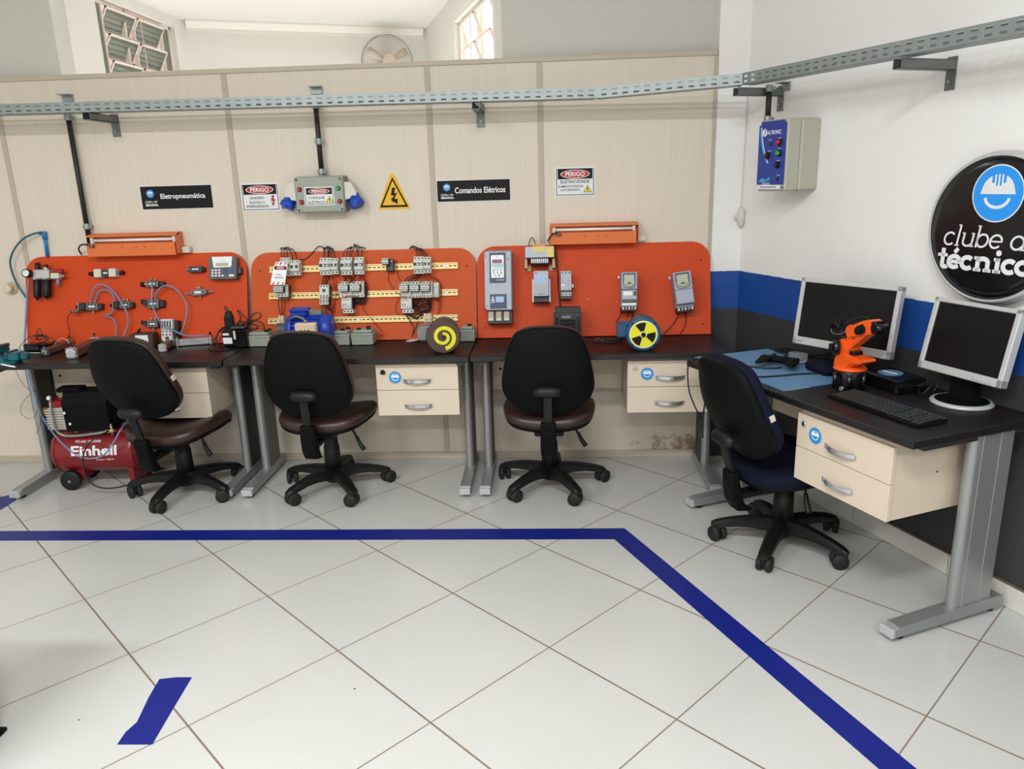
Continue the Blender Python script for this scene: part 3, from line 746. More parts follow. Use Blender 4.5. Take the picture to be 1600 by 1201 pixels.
for (px, pz, cm, r_) in ((0.052, 0.058, 'btn_red', 0.0135), (0.052, 0.010, 'btn_green', 0.0135), (-0.028, 0.002, 'btn_dark_red', 0.0145), (0.048, -0.042, 'black_gloss', 0.0135)):
    m = M(); m.lathe([(r_ + 0.003, 0), (r_ + 0.003, 0.004), (r_, 0.006)], 'black_plastic', (px, y, pz), (0, -1, 0), 20); m.lathe([(r_ - 0.003, 0.004), (r_ - 0.003, 0.014), (r_ - 0.006, 0.018)], cm, (px, y, pz), (0, -1, 0), 20); m.out('push_button', t)
for (px, pz) in ((-0.010, 0.052), (0.052, -0.105)):
    m = M(); m.lathe([(0.009, 0), (0.009, 0.003), (0.006, 0.004)], 'black_gloss', (px, y, pz), (0, -1, 0), 16); m.out('key_hole', t)
m = M(); m.box(w / 2 - 0.030, -0.182, -h / 2 + 0.012, w / 2 - 0.010, -0.178, -h / 2 + 0.022, 'box_grey_dark', 0.001); m.out('latch', t)

# small white pull switch
t = thing('pull_switch', 'small white switch hanging on a thin cord below the control box', 'switch', (1.0188,-0.002,1.3628))
m = M(); loops = []
for zz, r_ in ((0.052, 0.010), (0.046, 0.018), (0.02, 0.024), (-0.01, 0.024), (-0.035, 0.016), (-0.048, 0.008)): loops.append([(r_ * 0.9 * cos(2 * pi * k / 14), -0.022 + r_ * 0.8 * sin(2 * pi * k / 14), zz) for k in range(14)])
m.loft(loops, 'plug_white'); m.box(-0.034, -0.03, -0.006, -0.018, -0.012, 0.018, 'plug_white', 0.003); m.out('body', t)
m = M(); m.tube([(0.0, -0.012, 0.05), (0.003, -0.008, 0.25), (0.006, -0.006, 0.5), (0.008, -0.006, 0.64)], 0.0022, 'plug_white', n=6); m.out('cord', t)

# round illuminated sign
t = thing('round_sign', 'large round black sign with blue helmet logo and white lettering', 'sign', wl(1.513, 0, 1.379), WALL_A)
Rr = 0.266
m = M(); m.lathe([(Rr * 0.93, 0.0), (Rr * 0.985, 0.008), (Rr, 0.022), (Rr, 0.045), (Rr * 0.975, 0.06), (Rr * 0.94, 0.066), (Rr * 0.925, 0.05)], 'monitor_silver', (0, 0, 0), (0, -1, 0), 64); m.out('rim', t)
m = M(); m.lathe([(Rr * 0.93, 0.052), (Rr * 0.928, 0.064), (Rr * 0.8, 0.0665), (Rr * 0.4, 0.0675), (0.001, 0.068)], 'sign_black', (0, 0, 0), (0, -1, 0), 64); m.out('face', t)
m = M(); logo(m, 0.015, 0.122, 0.098, -0.0690, 'sign_blue', 'sign_white'); m.out('helmet_emblem', t)
y = -0.0700
def glyphs(m, x, z, xh, word, wt, sl, w_serif, color, gap):
    """slab-serif lettering drawn from strokes; returns the end x"""
    def pt(px, pz): return (x + px + sl * pz, z + pz)
    asc = xh * 1.55
    def stem(px, z0, z1, top=True, bot=True):
        m.ribbon([pt(px, z0), pt(px, z1)], wt, y - 0.0012, y, color)
        if top: m.ribbon([pt(px - w_serif, z1 - wt * 0.35), pt(px + wt * 0.4, z1 - wt * 0.35)], wt * 0.7, y - 0.0012, y, color)
        if bot: m.ribbon([pt(px - w_serif, z0 + wt * 0.35), pt(px + w_serif, z0 + wt * 0.35)], wt * 0.7, y - 0.0012, y, color)
    def arc(px, pz, rx, rz, a0, a1, n=16):
        m.ribbon([pt(px + rx * cos(radians(a0 + (a1 - a0) * k / n)), pz + rz * sin(radians(a0 + (a1 - a0) * k / n))) for k in range(n + 1)], wt, y - 0.0012, y, color)
    rz = xh / 2 - wt * 0.4; rx = xh * 0.44
    for ch in word:
        if ch == ' ': x += xh * 0.55; continue
        if ch in 'c': arc(rx, xh / 2, rx, rz, 45, 315); w_ = rx * 1.85
        elif ch in 'eé':
            arc(rx, xh / 2, rx, rz, 0, 318); m.ribbon([pt(wt * 0.3, xh / 2), pt(2 * rx, xh / 2)], wt * 0.8, y - 0.0012, y, color); w_ = rx * 2.05
            if ch == 'é': m.ribbon([pt(rx * 0.9, xh * 1.12), pt(rx * 1.45, xh * 1.42)], wt * 0.9, y - 0.0012, y, color)
        elif ch == 'o': arc(rx, xh / 2, rx, rz, 0, 360, 24); w_ = rx * 2.1
        elif ch == 'l': stem(w_serif, 0, asc); w_ = w_serif * 2
        elif ch == 'i':
            stem(w_serif, 0, xh); m.prism(ring(*pt(w_serif, xh * 1.32), wt * 0.62, n=14), y - 0.0012, y, color); w_ = w_serif * 2
        elif ch == 'u':
            stem(wt * 0.6 + 0.002, xh * 0.3, xh, True, False); arc(wt * 0.6 + 0.002 + rx * 0.85, xh * 0.36, rx * 0.85, xh * 0.36 - wt * 0.4, 180, 350); stem(wt * 0.6 + 0.002 + rx * 1.7, 0, xh, True, True); w_ = rx * 2.2
        elif ch == 'n':
            stem(w_serif, 0, xh); arc(w_serif + rx * 0.85, xh * 0.62, rx * 0.85, xh * 0.38 - wt * 0.4, 0, 175); stem(w_serif + rx * 1.7, 0, xh * 0.65, False, True); w_ = w_serif * 2 + rx * 1.7
        elif ch == 'b': stem(wt * 0.6 + 0.002, 0, asc, True, False); arc(wt * 0.6 + 0.002 + rx * 0.95, xh / 2, rx * 0.95, rz, 0, 360, 24); w_ = rx * 2.1 + wt * 0.5
        elif ch == 'd': arc(rx, xh / 2, rx, rz, 0, 360, 24); stem(rx * 2, 0, asc, True, True); w_ = rx * 2.1 + w_serif * 0.7
        elif ch == 't':
            m.ribbon([pt(wt, xh * 0.2), pt(wt, xh * 1.38)], wt, y - 0.0012, y, color); m.ribbon([pt(-wt * 0.3, xh - wt * 0.3), pt(wt * 2.2, xh - wt * 0.3)], wt * 0.7, y - 0.0012, y, color)
            arc(wt + rx * 0.5, xh * 0.24, rx * 0.5, xh * 0.24 - wt * 0.3, 180, 330); w_ = rx * 1.15 + wt * 0.6
        x += w_ + gap
    return x
m = M(); glyphs(m, -0.178, -0.066, 0.050, 'clube de', 0.0070, 0.16, 0.0085, 'sign_white', 0.0075); m.out('lettering', t, )
m = M(); glyphs(m, -0.190, -0.150, 0.053, 'técnico', 0.0165, 0.02, 0.0150, 'sign_white', 0.0070); m.out('bold_lettering', t)

# door-knob-like cover on the partition by the curved hose
t = thing('wall_fitting', 'round beige fitting on the partition beside the curved teal hose', 'wall fitting', (-3.111,0,1.0717))
m = M(); m.lathe([(0.036, 0), (0.036, 0.004), (0.030, 0.010)], 'cream_dark', axis=(0, -1, 0)); m.out('rose', t)
m = M(); m.lathe([(0.012, 0.008), (0.012, 0.02), (0.022, 0.026), (0.025, 0.036), (0.022, 0.046), (0.012, 0.05)], 'cream_panel', axis=(0, -1, 0)); m.out('knob', t)

# ================================================================ benches
def leg_frame(name, root, x, side):
    """C-shaped leg: floor foot, flat column with rounded front, top arm"""
    m = M(); yf = -0.572; w = 0.027
    prof = [(yf, 0.022), (yf + 0.012, 0.018), (-0.04, 0.018), (-0.04, 0.062), (-0.10, 0.066), (yf + 0.03, 0.055)]
    m.loft([[(x - w, y, z) for y, z in prof], [(x + w, y, z) for y, z in prof]], 'silver_leg', smooth=False)
    lf = m.out('leg', root)
    m = M(); m.box(x - w - 0.0012, yf - 0.004, 0.018, x + w + 0.0012, yf + 0.012, 0.052, 'silver_cap', 0.002); m.out('end_cap', lf)
    m = M(); cf, cb = -0.268, -0.100
    m.cyl((x, cf, 0.06), (x, cf, 0.715), 0.022, 'silver_leg', n=20, caps=False)
    m.box(x - 0.022, cf, 0.06, x + 0.022, cb, 0.715, side, 0.004)
    for yy in (-0.24, -0.155):
        m.box(x - 0.0235, yy - 0.012, 0.06, x + 0.0235, yy + 0.012, 0.715, side, 0.0012)
    m.out('column', root)
    m = M(); m.box(x - 0.02, -0.52, 0.70, x + 0.02, -0.05, 0.7195, 'dark_leg_panel'); m.out('top_arm', root)
    for yy in (yf + 0.055, -0.075):
        m = M(); m.lathe([(0.018, 0.0), (0.019, 0.006), (0.012, 0.012), (0.006, 0.014), (0.006, 0.03)], 'rubber', (x, yy, 0)); m.out('glide', lf)
def desk(label, loc, rz, w, d, leg_in, dark_side, modesty, grommets=()):
    t = thing('desk', label, 'desk', loc, rz, 'black-topped workbench desks')
    m = M(); m.box(0, -d, 0.72, w, 0, 0.75, 'desk_black', 0.003); m.box(0.001, -d - 0.0012, 0.7225, w - 0.001, -d + 0.002, 0.7475, 'desk_edge', 0.002); m.out('desktop', t)
    for x in (leg_in, w - leg_in): leg_frame('leg', t, x, dark_side)
    m = M(); m.box(leg_in + 0.026, -0.125, 0.46, w - leg_in - 0.026, -0.105, 0.7195, 'cream_panel', 0.001)
    for x in (leg_in + 0.07, w - leg_in - 0.07): m.cyl((x, -0.127, 0.58), (x, -0.124, 0.58), 0.008, 'rubber', n=12)
    m.out('modesty_panel', t)
    for (gx, gy) in grommets:
        m = M(); m.lathe([(0.034, 0), (0.034, 0.003), (0.028, 0.004), (0.026, 0.002)], 'black_plastic', (gx, gy, 0.75)); m.box(gx - 0.012, gy - 0.03, 0.752, gx + 0.012, gy + 0.0, 0.7535, 'black_soft'); m.out('grommet', t)
    return t
desk('black-topped desk under the pneumatics board with the red compressor below', (-2.955, -0.012, 0), 0, 1.278, 0.553, 0.055, 'dark_leg_panel', True)
desk('black-topped desk under the orange board with the three metal rails', (-1.672, -0.012, 0), 0, 1.255, 0.545, 0.048, 'leg_side_shaded', True)
desk('black-topped desk under the orange board with the grey drives', (-0.412, -0.012, 0), 0, 1.29, 0.541, 0.052, 'dark_leg_panel', True)
q = wl(1.775, -0.60, 0); rz4 = WALL_A + radians(1.5)
q2 = q - (Matrix.Rotation(rz4, 4, 'Z') @ Vector((1.275, -0.59, 0)))
desk('black-topped desk along the white wall carrying the two monitors', (q2.x, q2.y, 0), rz4, 1.275, 0.59, 0.035, 'silver_leg', True, ((1.09, -0.085),))

def drawer_unit(label, loc, rz, w, lock, sticker_dx, group='cream drawer units'):
    t = thing('drawer_unit', label, 'drawer unit', loc, rz, group)
    h = 0.272; d = 0.40
    m = M(); m.box(0.004, 0.018, 0, w - 0.004, d, h + 0.018, 'cream_panel', 0.001); m.cyl((w - 0.0045, d * 0.55, 0.15), (w - 0.0035, d * 0.55, 0.15), 0.004, 'rubber', n=10); m.out('body', t)
    for k in range(2):
        z0 = 0.137 - k * 0.137
        m = M(); m.box(0, 0, z0 + 0.0012, w, 0.0175, z0 + 0.1355, 'cream_panel', 0.001); dr = m.out('drawer', t)
        m = M(); hx = w * 0.50; hw = 0.07
        P_ = []
        for s_ in range(13):
            u_ = -1 + 2 * s_ / 12; P_.append((hx + u_ * hw, -0.024 * (1 - u_ * u_) ** 0.8 - 0.002, u_))
        zc = z0 + (0.048 if k == 0 else 0.052)
        loops = [[(x, y, zc - 0.011), (x, y - 0.002, zc - 0.004), (x, y - 0.002, zc + 0.009), (x, y + 0.001, zc + 0.011), (x, y + 0.0035, zc + 0.009), (x, y + 0.0035, zc - 0.010)] for x, y, u_ in P_]
        m.loft(loops, 'chrome', smooth=False)
        for sx in (-1, 1): m.box(hx + sx * hw - 0.006, -0.004, zc - 0.011, hx + sx * hw + 0.006, 0.001, zc + 0.011, 'chrome', 0.001)
        m.out('handle', dr)
        if k == 0:
            m = M(); logo(m, 0.098, z0 + 0.072 - 0.004, 0.032, -0.001, rim=False); m.out('sticker', dr)
            m = M(); m.lathe([(0.012, 0), (0.012, 0.004), (0.009, 0.006)], lock, (0.036, 0, z0 + 0.098), (0, -1, 0), 18); m.box(0.0345, -0.0072, z0 + 0.092, 0.0375, -0.005, z0 + 0.104, 'black_gloss')
            if lock == 'black_gloss': m.box(0.026, -0.016, z0 + 0.088, 0.050, -0.005, z0 + 0.106, 'black_plastic', 0.003)
            m.out('lock', dr)
    return t
drawer_unit('cream two-drawer unit beside the bench chair nearest the compressor', (-2.262, -0.505, 0.430), 0, 0.472, 'chrome', 0)
drawer_unit('cream two-drawer unit with a black lock under the rail board desk', (-0.903, -0.507, 0.430), 0, 0.422, 'black_gloss', 0)
drawer_unit('cream two-drawer unit with a silver lock under the drives board desk', (0.378, -0.500, 0.427), 0, 0.424, 'chrome', 0)
q = wl(1.222, -0.585, 0.418); drawer_unit('cream two-drawer unit hanging under the desk with the monitors', (q.x, q.y, 0.418), rz4, 0.455, 'chrome', 0)

# ================================================================ office chairs
def office_chair(label, pad, loc, rz_base, rz, name='office_chair', group='swivel chairs at the benches', tilt=0.0, recline=7.0, lift=0.0, drop=0.018, care_tag=False):
    """origin on the floor; sits facing +y; the five-star base is turned by rz_base relative to the seat"""
    t = thing(name, label, 'chair', loc, rz, group)
    B = Matrix.Rotation(rz_base - rz, 4, 'Z')
    m = M(); m.lathe([(0.030, 0.045), (0.042, 0.05), (0.046, 0.085), (0.040, 0.125), (0.033, 0.13)], 'black_plastic', n=24); ba = None
    for k in range(5):
        A = B @ Matrix.Rotation(2 * pi * k / 5, 4, 'Z'); loops = []
        for r_, w_, zt, zb in ((0.025, 0.032, 0.128, 0.062), (0.07, 0.031, 0.130, 0.074), (0.13, 0.030, 0.125, 0.082), (0.19, 0.028, 0.115, 0.080), (0.245, 0.026, 0.102, 0.070), (0.282, 0.025, 0.090, 0.060), (0.302, 0.018, 0.080, 0.062)):
            loops.append([A @ Vector((r_, -w_, zb)), A @ Vector((r_, w_, zb)), A @ Vector((r_, w_, zt - 0.010)), A @ Vector((r_, w_ * 0.55, zt)), A @ Vector((r_, -w_ * 0.55, zt)), A @ Vector((r_, -w_, zt - 0.010))])
        m.loft(loops, 'black_plastic', smooth=False)
    m.out('star_base', t)
    for k in range(5):
        A = B @ Matrix.Rotation(2 * pi * k / 5, 4, 'Z') @ Matrix.Translation((0.280, 0, 0)) @ Matrix.Rotation(radians(35 + 47 * k), 4, 'Z')
        m = M(); m.mx = A @ Matrix.Scale(1.36, 4)
        for sy in (-1, 1): m.lathe([(0.018, 0.0), (0.0245, 0.003), (0.0255, 0.008), (0.0245, 0.016), (0.012, 0.019)], 'rubber', (0.008, sy * 0.005, 0.0255), (0, sy, 0), 20)
        m.cyl((0, 0, 0.026), (0, 0, 0.058), 0.008, 'black_plastic', n=10); m.box(-0.016, -0.006, 0.022, 0.022, 0.006, 0.046, 'black_plastic', 0.004)
        m.out('caster', t)
    m = M(); m.lathe([(0.046, 0.11), (0.041, 0.25), (0.036, 0.255), (0.036, 0.32), (0.040, 0.325), (0.040, 0.345)], 'black_plastic', n=24); m.out('gas_column', t)
    TL = Matrix.Translation((0, 0, 0.36 - drop)) @ Matrix.Rotation(radians(tilt), 4, 'X') @ Matrix.Translation((0, 0, -0.36))
    m = M(); m.mx = TL; m.box(-0.075, -0.15, 0.348, 0.075, 0.10, 0.378, 'black_plastic', 0.008); m.box(-0.035, -0.05, 0.32, 0.035, 0.05, 0.35, 'black_plastic', 0.006)
    m.box(-0.10, 0.02, 0.368, 0.10, 0.06, 0.386, 'black_plastic', 0.003); m.box(-0.10, -0.12, 0.368, 0.10, -0.08, 0.386, 'black_plastic', 0.003); m.out('tilt_mechanism', t)
    m = M(); m.tube([(0.05, 0.0, 0.355), (0.12, 0.0, 0.34), (0.15, -0.01, 0.30)], 0.006, 'black_plastic', n=8); m.tube([(0.15, -0.01, 0.305), (0.165, -0.015, 0.27), (0.19, -0.02, 0.235)], 0.009, 'black_plastic', n=8, taper=0.013); m.out('height_lever', t)
    m = M(); m.cyl((-0.05, 0.03, 0.352), (-0.15, 0.05, 0.35), 0.006, 'black_plastic', n=10); m.cyl((-0.15, 0.05, 0.35), (-0.18, 0.056, 0.349), 0.013, 'black_plastic', n=12); m.out('tension_lever', t)
    # seat: shell + cushion with waterfall front edge
    seat = closed_spline([(0, -0.215), (0.13, -0.205), (0.205, -0.15), (0.235, -0.02), (0.230, 0.11), (0.18, 0.205), (0.08, 0.228), (0, 0.230), (-0.08, 0.228), (-0.18, 0.205), (-0.230, 0.11), (-0.235, -0.02), (-0.205, -0.15), (-0.13, -0.205)], 4)
    def droop(x, y): return -0.030 * max(0, (y - 0.10) / 0.13) ** 2 + 0.030 * (x / 0.235) ** 2
    def lay(sc, z): return [TL @ Vector((x * sc, y * sc, z + droop(x * sc, y * sc))) for x, y in seat]
    m = M(); m.loft([lay(0.80, 0.382), lay(0.95, 0.388), lay(0.985, 0.400), lay(0.985, 0.408)], 'black_soft'); m.out('seat_shell', t)
    m = M(); m.loft([lay(0.975, 0.405), lay(1.005, 0.415), lay(1.015, 0.430), lay(0.995, 0.447), lay(0.93, 0.460), lay(0.80, 0.466), lay(0.5, 0.464), lay(0.2, 0.462)], pad); m.out('seat_cushion', t)
    # backrest: egg-shaped plastic shell, wider below
    egg = closed_spline([(0, 0.223), (0.075, 0.219), (0.140, 0.192), (0.172, 0.135), (0.194, 0.060), (0.211, -0.030), (0.212, -0.085), (0.192, -0.140), (0.140, -0.188), (0.075, -0.212), (0, -0.218),
                         (-0.075, -0.212), (-0.140, -0.188), (-0.192, -0.140), (-0.212, -0.085), (-0.211, -0.030), (-0.194, 0.060), (-0.172, 0.135), (-0.140, 0.192), (-0.075, 0.219)], 3)
    TB = TL @ Matrix.Translation((0, -0.215, 0.50 + lift + drop)) @ Matrix.Rotation(radians(recline), 4, 'X') @ Matrix.Translation((0, 0.0, 0.188))
    def bk(sc, d_): return [TB @ Vector((x * sc, -d_ + 0.030 * (x * sc / 0.21) ** 2 - 0.012 * cos(z * sc / 0.21 * 2.6), z * sc)) for x, z in [(1.06 * a_, 1.02 * b_) for a_, b_ in egg]]
    m = M(); m.loft([bk(0.97, -0.012), bk(1.0, -0.006), bk(1.005, 0.006), bk(0.985, 0.016), bk(0.93, 0.021), bk(0.6, 0.023), bk(0.2, 0.023)], 'black_soft'); m.out('backrest_shell', t)
    m = M(); m.loft([bk(0.975, -0.006), bk(1.0, -0.014), bk(1.005, -0.032), bk(0.98, -0.048), bk(0.9, -0.058), bk(0.5, -0.060), bk(0.15, -0.060)], pad); m.out('backrest_cushion', t)
    if care_tag:
        m = M(); m.box(0.216, 0.040, -0.012, 0.223, 0.062, 0.014, 'ivory', 0.001, mx=TB); m.out('care_tag', t)
    # height-adjust spine: bellows cover below, slim bar above, rounded grip
    m = M(); m.mx = TL; m.loft([[(x, y, z) for x, y in rrect(-hw, yc - hd, hw, yc + hd, 0.012, 3)] for hw, hd, yc, z in ((0.034, 0.018, -0.20, 0.275), (0.038, 0.024, -0.235, 0.285), (0.040, 0.026, -0.255, 0.33), (0.039, 0.024, -0.265, 0.40), (0.037, 0.021, -0.268, 0.455), (0.036, 0.019, -0.268, 0.463))], 'black_soft', smooth=False); m.out('spine_cover', t)
    RC = TL @ Matrix.Translation((0, -0.26, 0.45)) @ Matrix.Rotation(radians(recline - 3), 4, 'X') @ Matrix.Translation((0, 0.26, -0.45))
    m = M(); m.mx = TL; m.box(-0.030, -0.25, 0.33, 0.030, -0.10, 0.356, 'black_plastic', 0.006); m.mx = RC; m.box(-0.022, -0.275, 0.43, 0.022, -0.255, 0.62, 'black_plastic', 0.004); m.cyl((0, -0.276, 0.588), (0, -0.28, 0.588), 0.006, 'rubber', n=10); m.out('back_spine', t)
    m = M(); m.mx = RC; lp = []
    for k, (sx, yy, hz, zc) in enumerate(((0.20, -0.232, 0.010, 0.620), (0.066, -0.245, 0.022, 0.620), (0.072, -0.258, 0.028, 0.619), (0.070, -0.272, 0.026, 0.617), (0.055, -0.285, 0.020, 0.615), (0.030, -0.290, 0.010, 0.614))):
        sx = min(sx, 0.072); lp.append([(sx * math.copysign(abs(cos(a)) ** 0.7, cos(a)), yy, zc + hz * math.copysign(abs(sin(a)) ** 0.8, sin(a)) + 0.004 * (1 - (cos(a)) ** 2)) for a in [2 * pi * j / 24 for j in range(24)]])
    m.loft(lp, 'black_plastic'); m.out('adjust_grip', t)
    return t
office_chair('black chair with brown seat turned sideways beside the red compressor', 'brown_leather', (-1.99, -0.48, 0), radians(47), radians(-13), tilt=3.5, recline=16.0, lift=0.035, drop=0.05, care_tag=True)
office_chair('black chair with brown seat facing the desk below the rail board', 'brown_leather', (-1.19, -0.44, 0), radians(17), radians(-6), recline=9.0)
office_chair('black chair with brown seat squarely facing the drives board desk', 'brown_leather', (-0.02, -0.43, 0), radians(11), radians(-1))
office_chair('black chair with navy fabric seat at the desk with the monitors', 'navy_fabric', (1.0, -1.11, 0), radians(24), radians(-70), tilt=4.0, recline=17.0, lift=0.0, drop=0.052, care_tag=True)

# ================================================================ floor markings
a_out, a_in = Vector((0.3276,-0.947,0.001)), Vector((0.2707,-1.0577,0.001))
def poly_tape(name, label, pts, lab_extra=None, cat='floor tape', thick=0.0012):
    m = M(); n = len(pts)
    m.add([(x, y, 0.0002) for x, y in pts] + [(x, y, thick) for x, y in pts], [tuple(range(n))[::-1], tuple(range(n, 2 * n))] + [(k, (k + 1) % n, n + (k + 1) % n, n + k) for k in range(n)], 'tape_blue')
    return tag(m.out(name), label, cat, 'blue floor marking tape')
lo, li = Vector((-4.9, (-2.6996,-0.9782,0)[1] + 0.03, 0)), Vector((-4.9, (-2.6307,-1.0727,0)[1] + 0.03, 0))
ro, ri = Vector((0.9837,-2.4356,0)), Vector((0.8816,-2.4373,0))
eo, ei = a_out + (ro - a_out) * 1.6, a_in + (ri - a_in) * 1.6
poly_tape('floor_tape', 'long blue tape line on the tiles that bends at a corner before the chairs', [(lo.x, lo.y), (a_out.x, a_out.y), (eo.x, eo.y), (ei.x, ei.y), (a_in.x, a_in.y), (li.x, li.y)])
poly_tape('floor_tape', 'short loose piece of blue tape alone on the white tiles', [(q[0], q[1]) for q in [(-1.315,-2.3781,0),(-1.3181,-2.3267,0),(-1.3064,-2.2815,0),(-1.3295,-2.1676,0),(-1.3415,-2.073,0),(-1.2891,-2.0623,0),(-1.2337,-2.0618,0),(-1.2287,-2.1281,0),(-1.2215,-2.2216,0),(-1.2154,-2.2917,0),(-1.2078,-2.3765,0)]])
poly_tape('floor_tape', 'corner of blue tape beside the foot of the first desk', [(q[0], q[1]) for q in [(-3.0032,-0.8396,0),(-3.157,-0.6429,0),(-2.9799,-0.4933,0),(-2.9024,-0.572,0),(-2.9004,-0.7028,0)]])

# dark furniture foot entering the frame at the corner
q = (-1.6816,-2.3236,0)
t = thing('workbench_leg', 'dark furniture foot at the frame edge near the loose blue tape', 'furniture leg', (q[0] - 0.02, q[1], 0))
m = M(); m.box(-0.36, -0.34, 0.0, 0.006, 0.004, 0.012, 'black_soft', 0.002); m.out('foot_plate', t)
m = M(); m.box(-0.35, -0.33, 0.012, -0.008, -0.008, 0.72, 'desk_edge', 0.003); m.out('pedestal', t)

# ================================================================ orange training boards
BOARD_LEAN = radians(14)                      # the boards stand on the desks and lean on the partition
BOARD_Y = -0.130
def bp(x, v, d=0.0):
    """point on the leaning board face: x along, v up the face, d out of it"""
    return Vector((x, BOARD_Y + v * sin(BOARD_LEAN) - d * cos(BOARD_LEAN), 0.7505 + v * cos(BOARD_LEAN) + d * sin(BOARD_LEAN)))
def bthing(name, label, cat, cx, cv, group=None, tilt=0.0, d=0.0):
    t = thing(name, label, cat, bp(cx, cv, d), 0, group); t.rotation_euler = (-BOARD_LEAN, tilt, 0)
    return t
def board(label, R4, material, radius=0.10):
    cx, cv, w, h = R4; h = cv + h / 2; w /= 2
    t = bthing('training_board', label, 'training board', cx, 0, 'orange training boards')
    m = M(); m.prism(rrect(-w, 0.0045, w, h, (0.004, 0.004, radius, radius), 10), 0, 0.018, material); m.out('panel', t)
    m = M()
    for px, pz in ((-w + 0.04, 0.06), (w - 0.04, 0.06), (-w + 0.05, h - 0.10), (w - 0.05, h - 0.10)): m.cyl((px, -0.002, pz), (px, 0, pz), 0.0045, 'rubber', n=8)
    m.out('screws', t)
    return t
board('orange board with valves and blue air hoses over the first desk', (-2.3496,0.2774,1.2881,0.4681), 'orange_board')
board('orange board with three metal rails of breakers and contactors', (-1.0474,0.2618,1.2682,0.4836), 'orange_board_pale')
board('orange board with the grey drives and the transformer', (0.228,0.2595,1.271,0.4968), 'orange_board')

def board_lamp(label, R4, cord):
    cx, cz, w, h = R4
    t = thing('board_lamp', label, 'lamp', (cx, 0, cz), 0, 'orange lamps above the boards')
    m = M()
    m.box(-w / 2, -0.035, -h / 2, w / 2, -0.0005, h / 2, 'orange_lamp', 0.001)
    m.loft([[(x, -0.035, h * 0.5), (x, -0.035, h * 0.44), (x, -0.075, h * 0.37), (x, -0.075, h * 0.43)] for x in (-w / 2, w / 2)], 'orange_lamp', smooth=False)
    m.loft([[(x, -0.036, h * 0.12), (x, -0.085, h * 0.06), (x, -0.085, -h * 0.5), (x, -0.036, -h * 0.5)] for x in (-w / 2, w / 2 - 0.012)], 'orange_lamp', smooth=False)
    m.loft([[(x, -0.035, h * 0.5), (x, -0.075, h * 0.42), (x, -0.085, h * 0.30), (x, -0.088, -h * 0.42), (x, -0.035, -h * 0.5)] for x in (w / 2 - 0.002, w / 2)], 'orange_lamp', smooth=False)
    for k in (-0.10, 0.05, 0.14): m.cyl((k * w, -0.0856, -h * 0.10), (k * w, -0.0848, -h * 0.10), 0.003, 'rubber', n=8)
    m.out('reflector', t)
    m = M(); m.cyl((-w / 2 + 0.03, -0.055, h * 0.20), (w / 2 - 0.03, -0.055, h * 0.20), 0.008, 'tube_white', n=14)
    for sx in (-1, 1): m.box(sx * (w / 2 - 0.022) - 0.008, -0.068, h * 0.06, sx * (w / 2 - 0.022) + 0.008, -0.036, h * 0.34, 'plug_white', 0.002)
    m.out('tube', t)
    m = M(); m.box(w / 2 + 0.001, -0.04, -h * 0.46, w / 2 + 0.045, -0.006, -h * 0.18, 'plug_white', 0.003); m.out('switch_box', t)
    m = M(); m.tube([(x - cx, y, z - cz) for x, y, z in cord], 0.0045, 'wire_black', n=6)
    p = cord[-1]; m.cyl((p[0] - cx - 0.012, p[1], p[2] - cz), (p[0] - cx + 0.012, p[1], p[2] - cz), 0.009, 'valve_grey', n=10); m.out('cord', t)
board_lamp('orange reflector lamp above the board with valves and hoses', (-2.3161,1.3073,0.5139,0.1214), [(-2.6425,-0.03,1.2541),(-2.6432,-0.05,1.2844),(-2.6023,-0.09,1.3116),(-2.5638,-0.098,1.3148),(-2.536,-0.098,1.3072)])
board_lamp('orange reflector lamp above the board with grey drives', (0.233,1.3045,0.4724,0.1074), [(-0.0147,-0.1,1.2702),(0.0063,-0.11,1.3041),(0.0337,-0.105,1.3131),(0.0439,-0.098,1.3057)])

# ---------------------------------------------------------------- device helpers
def dev(name, label, cat, R4, depth, group=None):
    """thing on the board face; returns empty and half sizes"""
    cx, cz, w, h = R4
    return bthing(name, label, cat, cx, cz, group), w / 2, h / 2
def holes(m, x0, x1, n, z, r, y, mat_='rubber'):
    for k in range(n):
        x = x0 + (x1 - x0) * (k + 0.5) / n
        m.cyl((x, y - 0.0006, z), (x, y + 0.001, z), r, mat_, n=8)
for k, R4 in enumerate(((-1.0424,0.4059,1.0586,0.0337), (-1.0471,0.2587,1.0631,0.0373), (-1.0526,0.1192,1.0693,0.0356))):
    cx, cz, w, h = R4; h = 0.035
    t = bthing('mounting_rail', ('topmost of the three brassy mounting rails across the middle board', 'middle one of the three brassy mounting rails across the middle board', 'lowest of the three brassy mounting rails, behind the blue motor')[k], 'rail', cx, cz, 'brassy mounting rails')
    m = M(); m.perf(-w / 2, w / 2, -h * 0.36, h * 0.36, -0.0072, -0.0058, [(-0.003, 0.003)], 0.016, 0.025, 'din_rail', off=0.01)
    for s_ in (-1, 1):
        m.box(-w / 2, -0.0135, s_ * h * 0.36 - 0.0007, w / 2, -0.0008, s_ * h * 0.36 + 0.0007, 'din_rail'); m.box(-w / 2, -0.0135, min(s_ * h * 0.36, s_ * h * 0.5), w / 2, -0.0120, max(s_ * h * 0.36, s_ * h * 0.5), 'din_rail')
    m.box(-w / 2 + 0.004, -0.0008, -h * 0.30, w / 2 - 0.004, 0, h * 0.30, 'device_dark'); m.out('strip', t)  # dark sheet added behind the slots, standing in for the shade there
    m = M()
    for xx in ((0.44, ), (0.44,), (-0.02, 0.45))[k]: m.box(xx * w - 0.009, -0.0086, -0.009, xx * w + 0.009, -0.0072, 0.009, 'white_print', 0.002); m.cyl((xx * w, -0.010, 0), (xx * w, -0.0086, 0), 0.003, 'steel', n=8)
    m.out('fixing_screws', t)
YR = -0.0136
